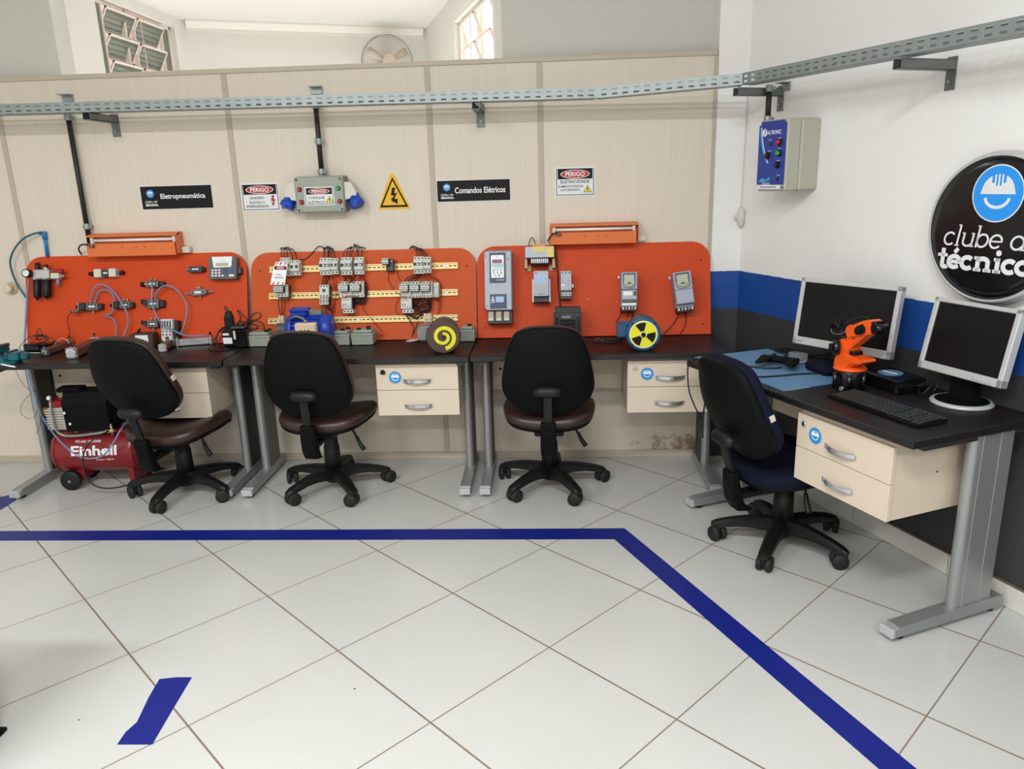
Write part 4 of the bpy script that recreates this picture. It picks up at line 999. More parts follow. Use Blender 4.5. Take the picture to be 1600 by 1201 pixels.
def breaker(label, R4, groups):
    """groups: list of (poles, kind) with kind 't' toggles or 's' square buttons"""
    t, w, h = dev('circuit_breaker', label, 'circuit breaker', R4, 0.07, 'modular breakers on the top rail')
    n = sum(g[0] for g in groups); pw = 2 * w / n; x = -w
    for np_, kind in groups:
        xa, xb = x, x + np_ * pw
        m = M(); hh = h if kind == 't' else h * 0.93
        m.box(xa + 0.0006, -0.052, -hh, xb - 0.0006, YR, hh, 'device_white', 0.001); m.box(xa + 0.0006, -0.070, -hh * 0.52, xb - 0.0006, -0.052, hh * 0.56, 'device_white', 0.002)
        for k in range(1, np_): m.box(xa + k * pw - 0.0004, -0.0525, -hh, xa + k * pw + 0.0004, -0.051, hh, 'box_grey_dark')
        holes(m, xa, xb, np_, hh * 0.80, 0.0042, -0.052); holes(m, xa, xb, np_, -hh * 0.78, 0.0048, -0.052); m.out('module', t)
        for k in range(np_):
            m = M(); xc = xa + (k + 0.5) * pw
            if kind == 't':
                m.box(xc - pw * 0.40, -0.0712, -hh * 0.10, xc + pw * 0.40, -0.0695, hh * 0.24, 'device_dark'); m.box(xc - pw * 0.20, -0.082, -hh * 0.06, xc + pw * 0.20, -0.070, hh * 0.10, 'white_print' if k else 'device_dark', 0.001)
            else: m.box(xc - pw * 0.24, -0.076, -hh * 0.10, xc + pw * 0.24, -0.0695, hh * 0.26, 'device_dark', 0.001)
            m.out('toggle', t)
        x = xb
    return t
breaker('breaker with the danger tag hanging from it on the rail', (-1.4668,0.4152,0.056,0.1006), [(3, 't')])
breaker('narrow breaker with two black buttons beside the tagged one', (-1.4106,0.4086,0.0538,0.09), [(2, 's')])
breaker('wide five-pole breaker above the small contactor with overload relay', (-1.2207,0.4124,0.1035,0.0947), [(3, 't'), (2, 's')])
breaker('three-pole breaker between the five-pole and the two-pole breaker', (-1.1236,0.411,0.0623,0.0963), [(3, 't')])
breaker('two-pole breaker between the three-pole breaker and the small black relay', (-1.0532,0.412,0.0498,0.0945), [(2, 't')])
breaker('five-pole breaker above the row of three contactors', (-0.7028,0.4074,0.0951,0.0941), [(3, 't'), (2, 's')])

def contactor_pole(t, x0, x1, z0, z1, aux):
    m = M(); m.box(x0, -0.045, z0, x1, YR, z1, 'device_dark', 0.001); m.box(x0 + 0.0004, -0.062, z0 + 0.001, x1 - 0.0004, -0.042, z1 - 0.001, 'device_white', 0.002)
    holes(m, x0 + 0.002, x1 - 0.002, 3, z1 - 0.009, 0.0042, -0.062); holes(m, x0 + 0.002, x1 - 0.002, 3, z0 + 0.009, 0.0042, -0.062); m.out('contactor_body', t)
    if aux:
        m = M(); xa, xb = x0 - 0.002, x1 - (x1 - x0) * 0.22; za, zb = z0 + (z1 - z0) * 0.36, z0 + (z1 - z0) * 0.80
        m.box(xa, -0.100, za, xb, -0.062, zb, 'device_dark'); m.box(xa, -0.104, za, xb, -0.094, zb, 'device_mint', 0.001)
        holes(m, xa, xb, 4, zb - 0.008, 0.0034, -0.104); holes(m, xa, xb, 4, za + 0.008, 0.0034, -0.104); m.box(xa + 0.01, -0.1046, (za + zb) / 2 - 0.002, xb - 0.01, -0.104, (za + zb) / 2 + 0.001, 'box_grey_dark'); m.out('auxiliary_block', t)
def overload(t, x0, x1, z0, z1):
    m = M(); m.box(x0, -0.055, z0 + (z1 - z0) * 0.2, x1, -0.012, z1, 'device_dark', 0.001); m.box(x0, -0.075, z0 + (z1 - z0) * 0.28, x1 - 0.002, -0.055, z1 - 0.002, 'device_white', 0.002)
    m.box(x0 + 0.006, -0.066, z0, x1 + 0.005, -0.014, z0 + (z1 - z0) * 0.26, 'device_white', 0.002); holes(m, x0 + 0.008, x1 + 0.004, 3, z0 + (z1 - z0) * 0.13, 0.0045, -0.066)
    zz = z0 + (z1 - z0) * 0.42; holes(m, x0 + 0.004, x1 - 0.004, 4, zz, 0.0028, -0.075); holes(m, x0 + 0.004, x0 + 0.03, 2, zz + 0.012, 0.0036, -0.075); m.box(x0 + 0.006, -0.0756, z1 - 0.014, x1 - 0.016, -0.075, z1 - 0.010, 'box_grey_dark'); m.out('overload_relay', t)
G_ = 'contactors on the middle rail'
t, w, h = dev('contactor', 'contactor half hidden below the danger tag', 'contactor', (-1.4835,0.2817,0.0646,0.0703), 0, G_); contactor_pole(t, -w, w, -h, h, True)
t, w, h = dev('contactor', 'small single contactor with overload relay below the wide breaker', 'contactor', (-1.2486,0.2758,0.0536,0.0699), 0, G_); contactor_pole(t, -w, w, -h, h, False)
m = M(); m.box(-w, -0.05, -h - 0.038, w - 0.004, -0.012, -h - 0.001, 'device_dark', 0.001); m.box(-w, -0.064, -h - 0.040, w - 0.004, -0.05, -h - 0.022, 'device_white', 0.001); m.box(-w, -0.064, -h - 0.018, w - 0.004, -0.05, -h - 0.002, 'device_white', 0.001)
holes(m, -w, w - 0.004, 3, -h - 0.03, 0.004, -0.064); holes(m, -w, w - 0.004, 3, -h - 0.01, 0.004, -0.064); m.out('overload_relay', t)
m = M(); m.box(-w * 0.35, -0.066, -0.004, w * 0.3, -0.062, 0.010, 'device_dark', 0.001); m.out('indicator_window', t)
t, w, h = dev('contactor', 'pair of joined contactors with one overload relay below', 'contactor', (-1.0915,0.2813,0.1297,0.0892), 0, G_)
contactor_pole(t, -w, -0.001, -h, h, True); contactor_pole(t, 0.001, w, -h, h, True); overload(t, -w + 0.006, -0.001, -h - 0.086, -h - 0.001)
t, w, h = dev('contactor', 'row of three joined contactors with an overload relay below', 'contactor', (-0.7335,0.2727,0.176,0.0905), 0, G_)
for k in range(3): contactor_pole(t, -w + k * 2 * w / 3 + 0.0008, -w + (k + 1) * 2 * w / 3 - 0.0008, -h, h, True)
overload(t, -w, -w + 0.062, -h - 0.082, -h - 0.001)
t, w, h = dev('timer_relay', 'slim white relay module beside the row of three contactors', 'relay', (-0.6287,0.2698,0.0299,0.0802), 0)
m = M(); m.box(-w, -0.055, -h, w, YR, h, 'device_white', 0.002); m.out('body', t)
m = M(); m.box(-w * 0.8, -0.060, -h * 0.62, w * 0.8, -0.055, h * 0.7, 'device_white', 0.001); holes(m, -w, w, 2, -h * 0.85, 0.003, -0.055); m.box(-w * 0.4, -0.0606, h * 0.3, w * 0.4, -0.06, h * 0.36, 'box_grey_dark'); m.out('front_face', t)
t, w, h = dev('mini_contactor', 'small black relay with white face alone on the top rail', 'relay', (-0.8917,0.4118,0.0566,0.0664), 0)
m = M(); m.box(-w * 0.45, -0.05, -h, w, YR, h, 'device_dark', 0.002); m.box(w * 0.35, -0.056, -h, w, -0.05, h * 0.95, 'device_charcoal', 0.001); holes(m, w * 0.4, w, 1, h * 0.6, 0.004, -0.056, 'device_white'); m.out('body', t)
m = M(); m.box(-w, -0.085, -h * 0.05, w * 0.35, -0.05, h * 0.95, 'device_charcoal', 0.002); m.box(-w, -0.088, 0.0, w * 0.3, -0.084, h * 0.95, 'device_mint', 0.001); holes(m, -w, w * 0.3, 4, h * 0.75, 0.003, -0.088); holes(m, -w, w * 0.3, 4, h * 0.2, 0.003, -0.088); m.out('auxiliary_block', t)
for R4, lab in (((-1.5006,0.1262,0.0308,0.0427), 'terminal block on the lowest rail just above the blue motor coupling'), ((-1.2304,0.1219,0.0324,0.0443), 'terminal block on the lowest rail just behind the blue motor'), ((-0.6804,0.1201,0.0444,0.0475), 'terminal block with white wires near the yellow spiral motor')):
    t, w, h = dev('terminal_block', lab, 'terminal block', R4, 0, 'terminal blocks on the lowest rail')
    n = 4
    for k in range(n):
        m = M(); xa = -w + 2 * w * k / n; m.box(xa + 0.0003, -0.038, -h, xa + 2 * w / n - 0.0003, YR, h, 'cream_dark' if k % 2 else 'ivory', 0.001); m.box(xa + 0.001, -0.044, -h * 0.4, xa + 2 * w / n - 0.001, -0.037, h * 0.4, 'ivory', 0.001); m.out('terminal', t)

# danger tag
cx, cz, w, h = -1.483,0.3735,0.0891,0.1257
t = bthing('danger_tag', 'white danger tag with red stripes reading não opere', 'tag', cx, cz, None, radians(2), 0.098)
m = M(); sh = 0.012
tag_o = [(-w / 2 + 0.012, -h / 2), (-w / 2 - 0.006 + sh, -h / 2 + 0.02)]
tag_o = [(-w * 0.56, -h / 2), (w * 0.34, -h / 2), (w * 0.50, h / 2 - 0.02), (w * 0.40, h / 2), (-w * 0.22, h / 2), (-w * 0.38, h / 2 - 0.03)]
m.prism(tag_o, -0.0012, 0, 'white_print')
for k in range(3):
    x = -w * 0.26 + k * w * 0.25; m.prism([(x, h * 0.36), (x + w * 0.08, h * 0.36), (x + w * 0.20, h * 0.485), (x + w * 0.11, h * 0.485)], -0.0018, -0.0012, 'perigo_red')
    x = -w * 0.46 + k * w * 0.29; m.prism([(x, -h * 0.49), (x + w * 0.09, -h * 0.49), (x + w * 0.20, -h * 0.38), (x + w * 0.11, -h * 0.38)], -0.0018, -0.0012, 'perigo_red')
m.box(-w * 0.32, -0.0018, h * 0.16, w * 0.44, -0.0012, h * 0.31, 'sign_print_black'); m.prism(ring(0.06 * w, h * 0.235, w * 0.30, h * 0.062, 20), -0.0023, -0.0018, 'perigo_red')
m.cyl((0.05 * w, -0.002, h * 0.42), (0.05 * w, 0, h * 0.42), 0.004, 'rubber', n=10); m.out('card', t)
m = M(); m.text('PERIGO', 0.06 * w, h * 0.235, w * 0.40, h * 0.06, -0.0027, 'white_print', bold=0.02); m.text('NÃO', -0.02 * w, -h * 0.05, w * 0.36, h * 0.085, -0.0018, 'sign_print_black'); m.text('OPERE', -0.03 * w, -h * 0.19, w * 0.52, h * 0.075, -0.0018, 'sign_print_black'); m.out('lettering', t)

# ---------------------------------------------------------------- wires on the rail board
def bundle(name, label, cat, paths, r, material, group='wire bundles on the rail board'):
    c = sum((Vector(p[0]) for p in paths), Vector()) / len(paths)
    t = thing(name, label, cat, c, 0, group)
    for i, p in enumerate(paths):
        mm = material if isinstance(material, str) else material[i % len(material)]
        m = M(); m.tube([Vector(q) - c for q in p], r, mm, n=6); m.out('wire', t)
    return t
bundle('wire_bundle', 'black wires looping over the board top behind the danger tag', 'wires', [
    [(-1.4884,-0.0604,1.2157),(-1.4894,-0.0468,1.2495),(-1.4853,-0.0224,1.2648),(-1.467,0.0153,1.2505),(-1.4584,0.0133,1.2219)], [(-1.474,-0.0605,1.2154),(-1.4748,-0.0452,1.2561),(-1.4671,-0.0216,1.2679),(-1.4523,0.0152,1.2501),(-1.4473,0.0141,1.2252)], [(-1.4559,-0.0606,1.215),(-1.4569,-0.0562,1.2531),(-1.4962,-0.0223,1.2651),(-1.5227,0.0167,1.2481)],
    [(-1.4274,-0.0642,1.2006),(-1.432,-0.0506,1.2345),(-1.4601,-0.0242,1.2574),(-1.4961,0.0172,1.2581)], [(-1.4022,-0.0643,1.2),(-1.4104,-0.0507,1.234),(-1.4384,-0.0244,1.2568),(-1.4743,0.0153,1.2506)], [(-1.4001,-0.0492,1.1984),(-1.3649,-0.0226,1.202),(-1.3269,-0.0181,1.2325),(-1.2967,-0.0125,1.263),(-1.2749,-0.0118,1.2659),(-1.2595,0.0048,1.25)]], 0.0026, 'wire_black')
bundle('wire_bundle', 'black wires looping over the board top above the wide breaker', 'wires', [
    [(-1.2547,-0.0626,1.2069),(-1.2518,-0.0482,1.244),(-1.2358,-0.0221,1.2658),(-1.219,0.0138,1.2447),(-1.2137,0.0128,1.2198)], [(-1.2404,-0.0627,1.2066),(-1.2482,-0.0473,1.2473),(-1.2643,-0.0144,1.2553),(-1.2624,0.0167,1.2561)], [(-1.2261,-0.0627,1.2063),(-1.2272,-0.0567,1.2512),(-1.2539,-0.0237,1.2594),(-1.2778,0.0162,1.2458)],
    [(-1.2082,-0.0628,1.2059),(-1.216,-0.0484,1.2432),(-1.2394,-0.023,1.2625),(-1.2699,0.0141,1.2458)], [(-1.1867,-0.063,1.2054),(-1.1981,-0.0493,1.2393),(-1.2251,-0.0239,1.2587),(-1.2552,0.0158,1.2524)], [(-1.2189,-0.0628,1.2061),(-1.2231,-0.0483,1.2433),(-1.2108,-0.0248,1.2549),(-1.2155,0.0121,1.2376)]], 0.0028, 'wire_black')
bundle('wire_bundle', 'tangle of black wires over the board top above two breakers', 'wires', [
    [(-1.1437,-0.0624,1.2078),(-1.1335,-0.048,1.2447),(-1.1136,-0.0246,1.2561),(-1.1024,0.0183,1.2627),(-1.0889,0.0267,1.2758)], [(-1.1258,-0.0625,1.2074),(-1.1192,-0.0481,1.2443),(-1.1028,-0.0246,1.2558),(-1.1169,0.0184,1.263),(-1.1068,0.0169,1.2488)], [(-1.1079,-0.0626,1.207),(-1.0986,-0.0574,1.2482),(-1.0882,-0.0221,1.2658),(-1.1021,0.0209,1.2731)],
    [(-1.0651,-0.0628,1.206),(-1.0657,-0.0493,1.2397),(-1.0775,-0.0231,1.2621),(-1.0958,0.0116,1.2772),(-1.1035,0.0215,1.2589)], [(-1.0437,-0.0629,1.2055),(-1.0371,-0.0494,1.239),(-1.056,-0.0232,1.2616),(-1.0881,0.0148,1.2485)], [(-1.0544,-0.0629,1.2058),(-1.0584,-0.0476,1.2463),(-1.0417,-0.0241,1.2578),(-1.0231,0.0127,1.2401)], [(-1.1021,-0.0576,1.2064),(-1.0906,-0.0483,1.2437),(-1.0738,-0.0214,1.2689),(-1.0663,0.0164,1.2549)]], 0.0026, 'wire_black')
bundle('wire_bundle', 'black wires looping over the board top above the three contactors', 'wires', [
    [(-0.7311,-0.0639,1.2018),(-0.7384,-0.0503,1.2354),(-0.763,-0.0258,1.2513),(-0.7922,0.0113,1.2347)], [(-0.717,-0.0639,1.2015),(-0.7277,-0.0495,1.2386),(-0.7593,-0.0241,1.258),(-0.7886,0.0122,1.238)], [(-0.7028,-0.064,1.2011),(-0.7136,-0.0505,1.2349),(-0.7417,-0.0259,1.2508),(-0.7704,0.0146,1.2479)], [(-0.6889,-0.0666,1.1906),(-0.7032,-0.0522,1.2278),(-0.724,-0.0277,1.2435),(-0.749,0.0128,1.2405)], [(-0.6712,-0.0667,1.1902),(-0.6891,-0.0531,1.2241),(-0.7169,-0.0277,1.2433),(-0.7419,0.011,1.2335)]], 0.0026, 'wire_black')
bundle('wire_bundle', 'black wires dropping from the wide breaker to the small contactor', 'wires', [[(-1.2481,-0.0906,1.1151),(-1.2618,-0.0757,1.0923),(-1.2666,-0.0933,1.0629)], [(-1.2337,-0.0907,1.1148),(-1.2526,-0.0716,1.0881),(-1.2558,-0.0934,1.0626)], [(-1.2194,-0.0908,1.1145),(-1.2396,-0.0667,1.0871),(-1.245,-0.0935,1.0624)]], 0.0028, 'wire_black')
bundle('wire_bundle', 'red wires running down beside the small contactor', 'wires', [
    [(-1.2015,-0.0909,1.1141),(-1.2056,-0.0687,1.0582),(-1.1939,-0.0784,0.9986),(-1.2117,-0.0971,0.9446),(-1.2257,-0.114,0.8974)], [(-1.1872,-0.091,1.1138),(-1.1914,-0.0714,1.0476),(-1.1769,-0.0919,0.986)], [(-1.2242,-0.1044,1.0599),(-1.2084,-0.0828,1.0637),(-1.1953,-0.0748,1.0339),(-1.2039,-0.0902,0.972),(-1.2087,-0.104,0.9169)], [(-1.2367,-0.1217,0.9491),(-1.2184,-0.1153,0.9334),(-1.2085,-0.1036,0.9599)], [(-1.244,-0.1234,0.9424),(-1.23,-0.1277,0.925),(-1.2114,-0.1171,0.9264),(-1.2134,-0.119,0.898)]], 0.0018, 'wire_red')
bundle('wire_bundle', 'black wires under the small overload relay', 'wires', [[(-1.2658,-0.1298,0.9582),(-1.2654,-0.1177,0.924),(-1.2372,-0.1247,0.8959)], [(-1.2515,-0.1298,0.9579),(-1.2445,-0.1285,0.9218),(-1.2285,-0.1296,0.8966)], [(-1.2371,-0.1299,0.9576),(-1.2263,-0.126,0.9318),(-1.2147,-0.1136,0.9402)], [(-1.2587,-0.1298,0.958),(-1.234,-0.135,0.937),(-1.2115,-0.1188,0.9195),(-1.2228,-0.1247,0.8957)]], 0.0024, ('wire_black',))
bundle('wire_bundle', 'tangled dark wires between two breakers and the paired contactors', 'wires', [[(-1.1443,-0.0912,1.1128),(-1.1422,-0.0655,1.0919),(-1.12,-0.0998,1.0782)], [(-1.1265,-0.0913,1.1125),(-1.136,-0.0764,1.0896),(-1.1451,-0.1005,1.0753)], [(-1.1086,-0.0914,1.1121),(-1.0991,-0.0657,1.091),(-1.0737,-0.1009,1.0738)], [(-1.1157,-0.0913,1.1122),(-1.1037,-0.0774,1.0855),(-1.0951,-0.1008,1.0743)], [(-1.0693,-0.0907,1.1146),(-1.0928,-0.0757,1.0921),(-1.1058,-0.1007,1.0745)], [(-1.0479,-0.0909,1.1142),(-1.056,-0.0668,1.0867),(-1.0594,-0.101,1.0735)]], 0.0026, ('wire_black', 'wire_black', 'wire_red'))
bundle('wire_bundle', 'red wires curving round the paired contactors', 'wires', [[(-1.055,-0.0908,1.1143),(-1.038,-0.0652,1.0931),(-1.0219,-0.068,1.0612),(-1.0229,-0.0808,1.0097),(-1.0404,-0.0943,0.9764)], [(-1.0443,-0.0909,1.1141),(-1.0275,-0.0687,1.0792),(-1.0153,-0.0757,1.0302),(-1.0296,-0.0943,0.9762),(-1.0483,-0.1028,0.9422)], [(-1.045,-0.1042,0.978),(-1.0462,-0.1013,0.9276),(-1.03,-0.1025,0.9023),(-0.9943,-0.114,0.8641),(-0.9655,-0.1257,0.8297),(-0.9409,-0.1327,0.8017),(-0.9366,-0.1419,0.7854),(-0.963,-0.1525,0.7844)], [(-1.1441,-0.1309,0.9949),(-1.1055,-0.1385,1.0058),(-1.0701,-0.1395,1.0017),(-1.0512,-0.1288,1.0032)], [(-1.1282,-0.1123,1.0695),(-1.0968,-0.1199,1.0803),(-1.0712,-0.1118,1.0717)]], 0.0021, 'wire_red')
bundle('wire_bundle', 'knot of black wires beside the overload relay of the paired contactors', 'wires', [[(-1.0861,-0.1213,0.9922),(-1.0692,-0.0959,0.9701),(-1.0405,-0.096,0.9695),(-1.0268,-0.0842,0.996)], [(-1.0891,-0.1156,0.9736),(-1.0659,-0.0993,0.9563),(-1.0371,-0.0986,0.9592)], [(-1.0957,-0.1099,0.955),(-1.0665,-0.1041,0.9785),(-1.0331,-0.0935,0.9797),(-1.0191,-0.0783,1.0199)], [(-1.0997,-0.1142,0.938),(-1.0803,-0.0992,0.9566),(-1.049,-0.0919,0.9655)], [(-1.0808,-0.1032,0.9822),(-1.0597,-0.1084,0.9612),(-1.0298,-0.0969,0.9659),(-1.0222,-0.0723,1.044)]], 0.004, 'wire_black')
bundle('wire_bundle', 'dark wires from the five-pole breaker into the three contactors', 'wires', [[(-0.7355,-0.0917,1.1108),(-0.7677,-0.0741,1.0988),(-0.7928,-0.0765,1.0891),(-0.8035,-0.1015,1.0715)], [(-0.7214,-0.0918,1.1105),(-0.75,-0.075,1.095),(-0.7751,-0.0774,1.0853),(-0.7858,-0.1016,1.0711)], [(-0.7037,-0.0919,1.1101),(-0.7322,-0.0751,1.0946),(-0.7608,-0.0775,1.085),(-0.7681,-0.1017,1.0707)], [(-0.7108,-0.0918,1.1102),(-0.7342,-0.0876,1.0857),(-0.7469,-0.1018,1.0703)]], 0.0026, 'wire_black')
bundle('wire_bundle', 'red wires arching round the slim relay module', 'wires', [[(-0.6896,-0.092,1.1098),(-0.6879,-0.0671,1.0856),(-0.6523,-0.0673,1.0848),(-0.6207,-0.0725,1.0637),(-0.6118,-0.0804,1.0115),(-0.6163,-0.0931,0.9603)], [(-0.679,-0.092,1.1096),(-0.6629,-0.0655,1.0919),(-0.631,-0.0674,1.0844),(-0.6076,-0.0727,1.0422),(-0.6051,-0.0864,0.9875)], [(-0.6315,-0.1045,0.9766),(-0.6201,-0.0965,0.9467),(-0.6278,-0.105,0.9126)], [(-0.6244,-0.1046,0.9765),(-0.6093,-0.0949,0.9533),(-0.6142,-0.0984,0.9184),(-0.6326,-0.1069,0.8844)], [(-0.7169,-0.1128,1.0676),(-0.6868,-0.1195,1.0818),(-0.6581,-0.1272,1.0717),(-0.6559,-0.1771,1.0368)], [(-0.8152,-0.1408,0.9965),(-0.7731,-0.1435,0.9855),(-0.7202,-0.143,0.9879),(-0.6746,-0.144,0.9836),(-0.6499,-0.1277,0.9664)]], 0.0021, 'wire_red')
bundle('wire_bundle', 'coil of black wires hanging beside the overload relay of the three contactors', 'wires', [
    [(-0.7576,-0.1155,0.9738),(-0.739,-0.1176,0.9241),(-0.6966,-0.1212,0.9096),(-0.6676,-0.1129,0.9432),(-0.6796,-0.1159,0.9723)], [(-0.7614,-0.1189,0.9603),(-0.7281,-0.1341,0.9408),(-0.6946,-0.126,0.9317),(-0.6672,-0.1078,0.9637)], [(-0.7601,-0.1141,0.9382),(-0.7207,-0.129,0.9611),(-0.6854,-0.1309,0.9536),(-0.66,-0.1061,0.9703)], [(-0.7569,-0.1193,0.9176),(-0.7198,-0.131,0.9118),(-0.6822,-0.1179,0.923),(-0.6583,-0.0996,0.9551)], [(-0.7505,-0.1147,0.9771),(-0.7116,-0.1356,0.976),(-0.6781,-0.1276,0.967),(-0.668,-0.118,0.9227),(-0.6985,-0.1139,0.8977)], [(-0.7478,-0.106,0.9295),(-0.7085,-0.1226,0.9456),(-0.6729,-0.1211,0.9517),(-0.6624,-0.1064,0.9278)]], 0.0042, 'wire_black')
bundle('wire_bundle', 'black wires falling from the lower overload relay to the desk', 'wires', [[(-0.8087,-0.1331,0.9032),(-0.7829,-0.1328,0.8634),(-0.7623,-0.1431,0.822),(-0.7685,-0.1648,0.7762)], [(-0.7945,-0.1332,0.903),(-0.7629,-0.1385,0.8819),(-0.736,-0.1245,0.8967),(-0.7126,-0.1121,0.9048)], [(-0.7803,-0.1333,0.9027),(-0.7472,-0.1312,0.8696),(-0.7256,-0.1279,0.8828),(-0.7004,-0.1246,0.896)], [(-0.7385,-0.1248,0.8539),(-0.7499,-0.1333,0.8198),(-0.7702,-0.1533,0.781)], [(-0.8051,-0.1323,0.9066),(-0.7716,-0.1474,0.8872),(-0.7381,-0.1394,0.878),(-0.7182,-0.1245,0.8964)]], 0.0030, ('wire_black',))
bundle('wire_bundle', 'thin dark wires from the small black relay down to the contactors', 'wires', [[(-0.8896,-0.0766,1.13),(-0.9006,-0.0576,1.082),(-0.8835,-0.068,1.0405),(-0.8544,-0.0808,1.0097),(-0.8191,-0.1201,0.997)], [(-0.8685,-0.0715,1.1918),(-0.8521,-0.0339,1.1771),(-0.8462,-0.0422,1.1356),(-0.847,-0.0525,1.0944),(-0.8252,-0.0814,1.0693)], [(-0.8262,-0.12,0.9972),(-0.8564,-0.0887,0.9574),(-0.8644,-0.099,0.9163),(-0.8505,-0.105,0.892),(-0.8128,-0.1159,0.8896)]], 0.0016, ('wire_black', 'wire_red', 'wire_red'))
bundle('wire_bundle', 'three black wires below the contactor with the danger tag', 'wires', [[(-1.5059,-0.1183,1.0041),(-1.5178,-0.1087,0.9599),(-1.515,-0.1074,0.9237),(-1.5029,-0.1292,0.8984)], [(-1.4915,-0.1184,1.0038),(-1.4962,-0.1105,0.9526),(-1.5041,-0.1075,0.9234),(-1.4975,-0.1292,0.8983)], [(-1.4771,-0.1185,1.0035),(-1.4817,-0.1106,0.9523),(-1.4933,-0.1084,0.9198),(-1.4921,-0.1293,0.8982)], [(-1.4611,-0.0832,1.0622),(-1.4527,-0.0769,1.0254),(-1.4607,-0.0855,0.991),(-1.4776,-0.0956,0.9713)]], 0.0022, ('wire_black', 'wire_black', 'wire_black', 'wire_red'))
bundle('wire_bundle', 'white wires hanging from the terminal block above the spiral motor', 'wires', [[(-0.6977,-0.1357,0.8516),(-0.6911,-0.1597,0.8381),(-0.6672,-0.2034,0.8283)], [(-0.6871,-0.1358,0.8514),(-0.6825,-0.1713,0.833),(-0.6622,-0.214,0.8268)], [(-0.6764,-0.1358,0.8512),(-0.6699,-0.1598,0.8377),(-0.6496,-0.2018,0.8347)], [(-0.6658,-0.1359,0.851),(-0.6523,-0.1599,0.8374),(-0.6426,-0.201,0.8379)]], 0.0022, 'wire_white')

# ---------------------------------------------------------------- drives board
t, w, h = dev('motor_drive', 'tall grey drive with red display and keypad on the third board', 'drive', (-0.2862,0.3056,0.1416,0.3109), 0)
m = M(); m.box(-w + 0.004, -0.095, -h, w + 0.006, 0, h + 0.01, 'drive_side', 0.004); m.out('heat_sink', t)
m = M(); m.prism(rrect(-w, -h, w, h, (0.02, 0.004, 0.004, 0.004), 5), -0.105, -0.04, 'drive_grey'); 
for sz in (-0.85, 0.86): m.cyl((-w + 0.008, -0.1055, sz * h), (-w + 0.008, -0.104, sz * h), 0.003, 'rubber', n=8)
m.box(w * 0.72, -0.1056, h * 0.72, w * 0.88, -0.105, h * 0.80, 'drive_side'); m.out('cover', t)
m = M(); m.box(-w * 0.62, -0.108, -h * 0.07, w * 0.62, -0.104, h * 0.97, 'drive_navy', 0.002); m.out('navy_panel', t)
m = M(); a = 0.46 * w
m.prism(rrect(-w * 0.50, h * 0.10, w * 0.48, h * 0.88, 0.005, 3), -0.111, -0.108, 'sign_white'); m.box(-w * 0.40, -0.1118, h * 0.60, w * 0.34, -0.111, h * 0.73, 'led_red'); m.box(-w * 0.46, -0.1116, h * 0.49, w * 0.44, -0.111, h * 0.58, 'pale_blue'); m.box(-w * 0.36, -0.1116, h * 0.41, w * 0.40, -0.111, h * 0.485, 'pale_green'); m.cyl((-0.02 * w, -0.1118, h * 0.81), (-0.02 * w, -0.111, h * 0.81), 0.003, 'drive_navy', n=8)
for r_ in range(3):
    for c_ in range(3 if r_ < 2 else 2): m.cyl((w * (-0.28 + 0.27 * c_ + (0.12 if r_ == 2 else 0)), -0.1122, h * (0.35 - 0.085 * r_)), (w * (-0.28 + 0.27 * c_ + (0.12 if r_ == 2 else 0)), -0.111, h * (0.35 - 0.085 * r_)), 0.0042, 'drive_side' if (r_ + c_) % 3 else 'device_charcoal', n=10)
m.box(-w * 0.1, -0.109, h * 0.0, w * 0.5, -0.108, h * 0.05, 'drive_side'); m.out('keypad', t)
m = M(); m.box(-w * 0.62, -0.107, -h * 0.96, w * 0.64, -0.104, -h * 0.46, 'drive_navy', 0.001); m.box(-w * 0.18, -0.1076, -h * 0.74, w * 0.44, -0.107, -h * 0.54, 'pale_blue'); m.box(-w * 0.52, -0.1076, -h * 0.66, -w * 0.28, -0.107, -h * 0.63, 'white_print')
m.prism([(-w * 0.5, -h * 0.60), (-w * 0.3, -h * 0.60), (-w * 0.4, -h * 0.53)], -0.1076, -0.107, 'white_print')
for k in (0, 1): m.box(-w * 0.54, -0.1076, -h * (0.70 + 0.05 * k), -w * 0.26, -0.107, -h * (0.68 + 0.05 * k), 'white_print')
m.out('warning_label', t)
m = M(); m.box(-w + 0.010, -0.075, -h - 0.072, w + 0.002, -0.004, -h + 0.002, 'device_dark', 0.001)
for k in range(3): m.box(-w * 0.80 + k * w * 0.60, -0.079, -h - 0.056, -w * 0.40 + k * w * 0.60, -0.075, -h - 0.006, 'cream_dark', 0.001); m.box(-w * 0.80 + k * w * 0.60, -0.0795, -h - 0.056, -w * 0.40 + k * w * 0.60, -0.079, -h - 0.042, 'ivory')
m.out('terminal_strip', t)

t, w, h = dev('transformer', 'steel transformer with yellow labels at the board top beside the drive', 'transformer', (-0.06,0.4312,0.1568,0.1341), 0)
m = M(); m.box(-w, -0.09, -h * 0.06, w, -0.015, h * 0.82, 'transformer_core', 0.001)
for k in range(6): m.box(-w + 0.0005, -0.0906, h * (0.02 + 0.13 * k), w - 0.0005, -0.09, h * (0.024 + 0.13 * k), 'valve_grey')
m.out('core', t)
m = M(); m.box(-w * 0.62, -0.086, -h * 0.62, w * 0.62, -0.02, -h * 0.05, 'device_dark', 0.006)
for k in range(9): m.box(-w * 0.60 + k * w * 0.135, -0.092, -h * 0.50, -w * 0.50 + k * w * 0.135, -0.086, -h * 0.14, 'coil_white' if k not in (3,) else 'white_print', 0.002)
m.out('winding', t)
for sx in (-1, 1):
    m = M(); m.box(sx * w * 0.95 - 0.007, -0.06, -h * 0.85, sx * w * 0.95 + 0.007, -0.001, -h * 0.06, 'foot_metal', 0.001); m.box(sx * w * 0.80 - 0.014, -0.006, -h * 0.98, sx * w * 0.80 + 0.014, 0, -h * 0.55, 'foot_metal', 0.001); m.out('mounting_foot', t)
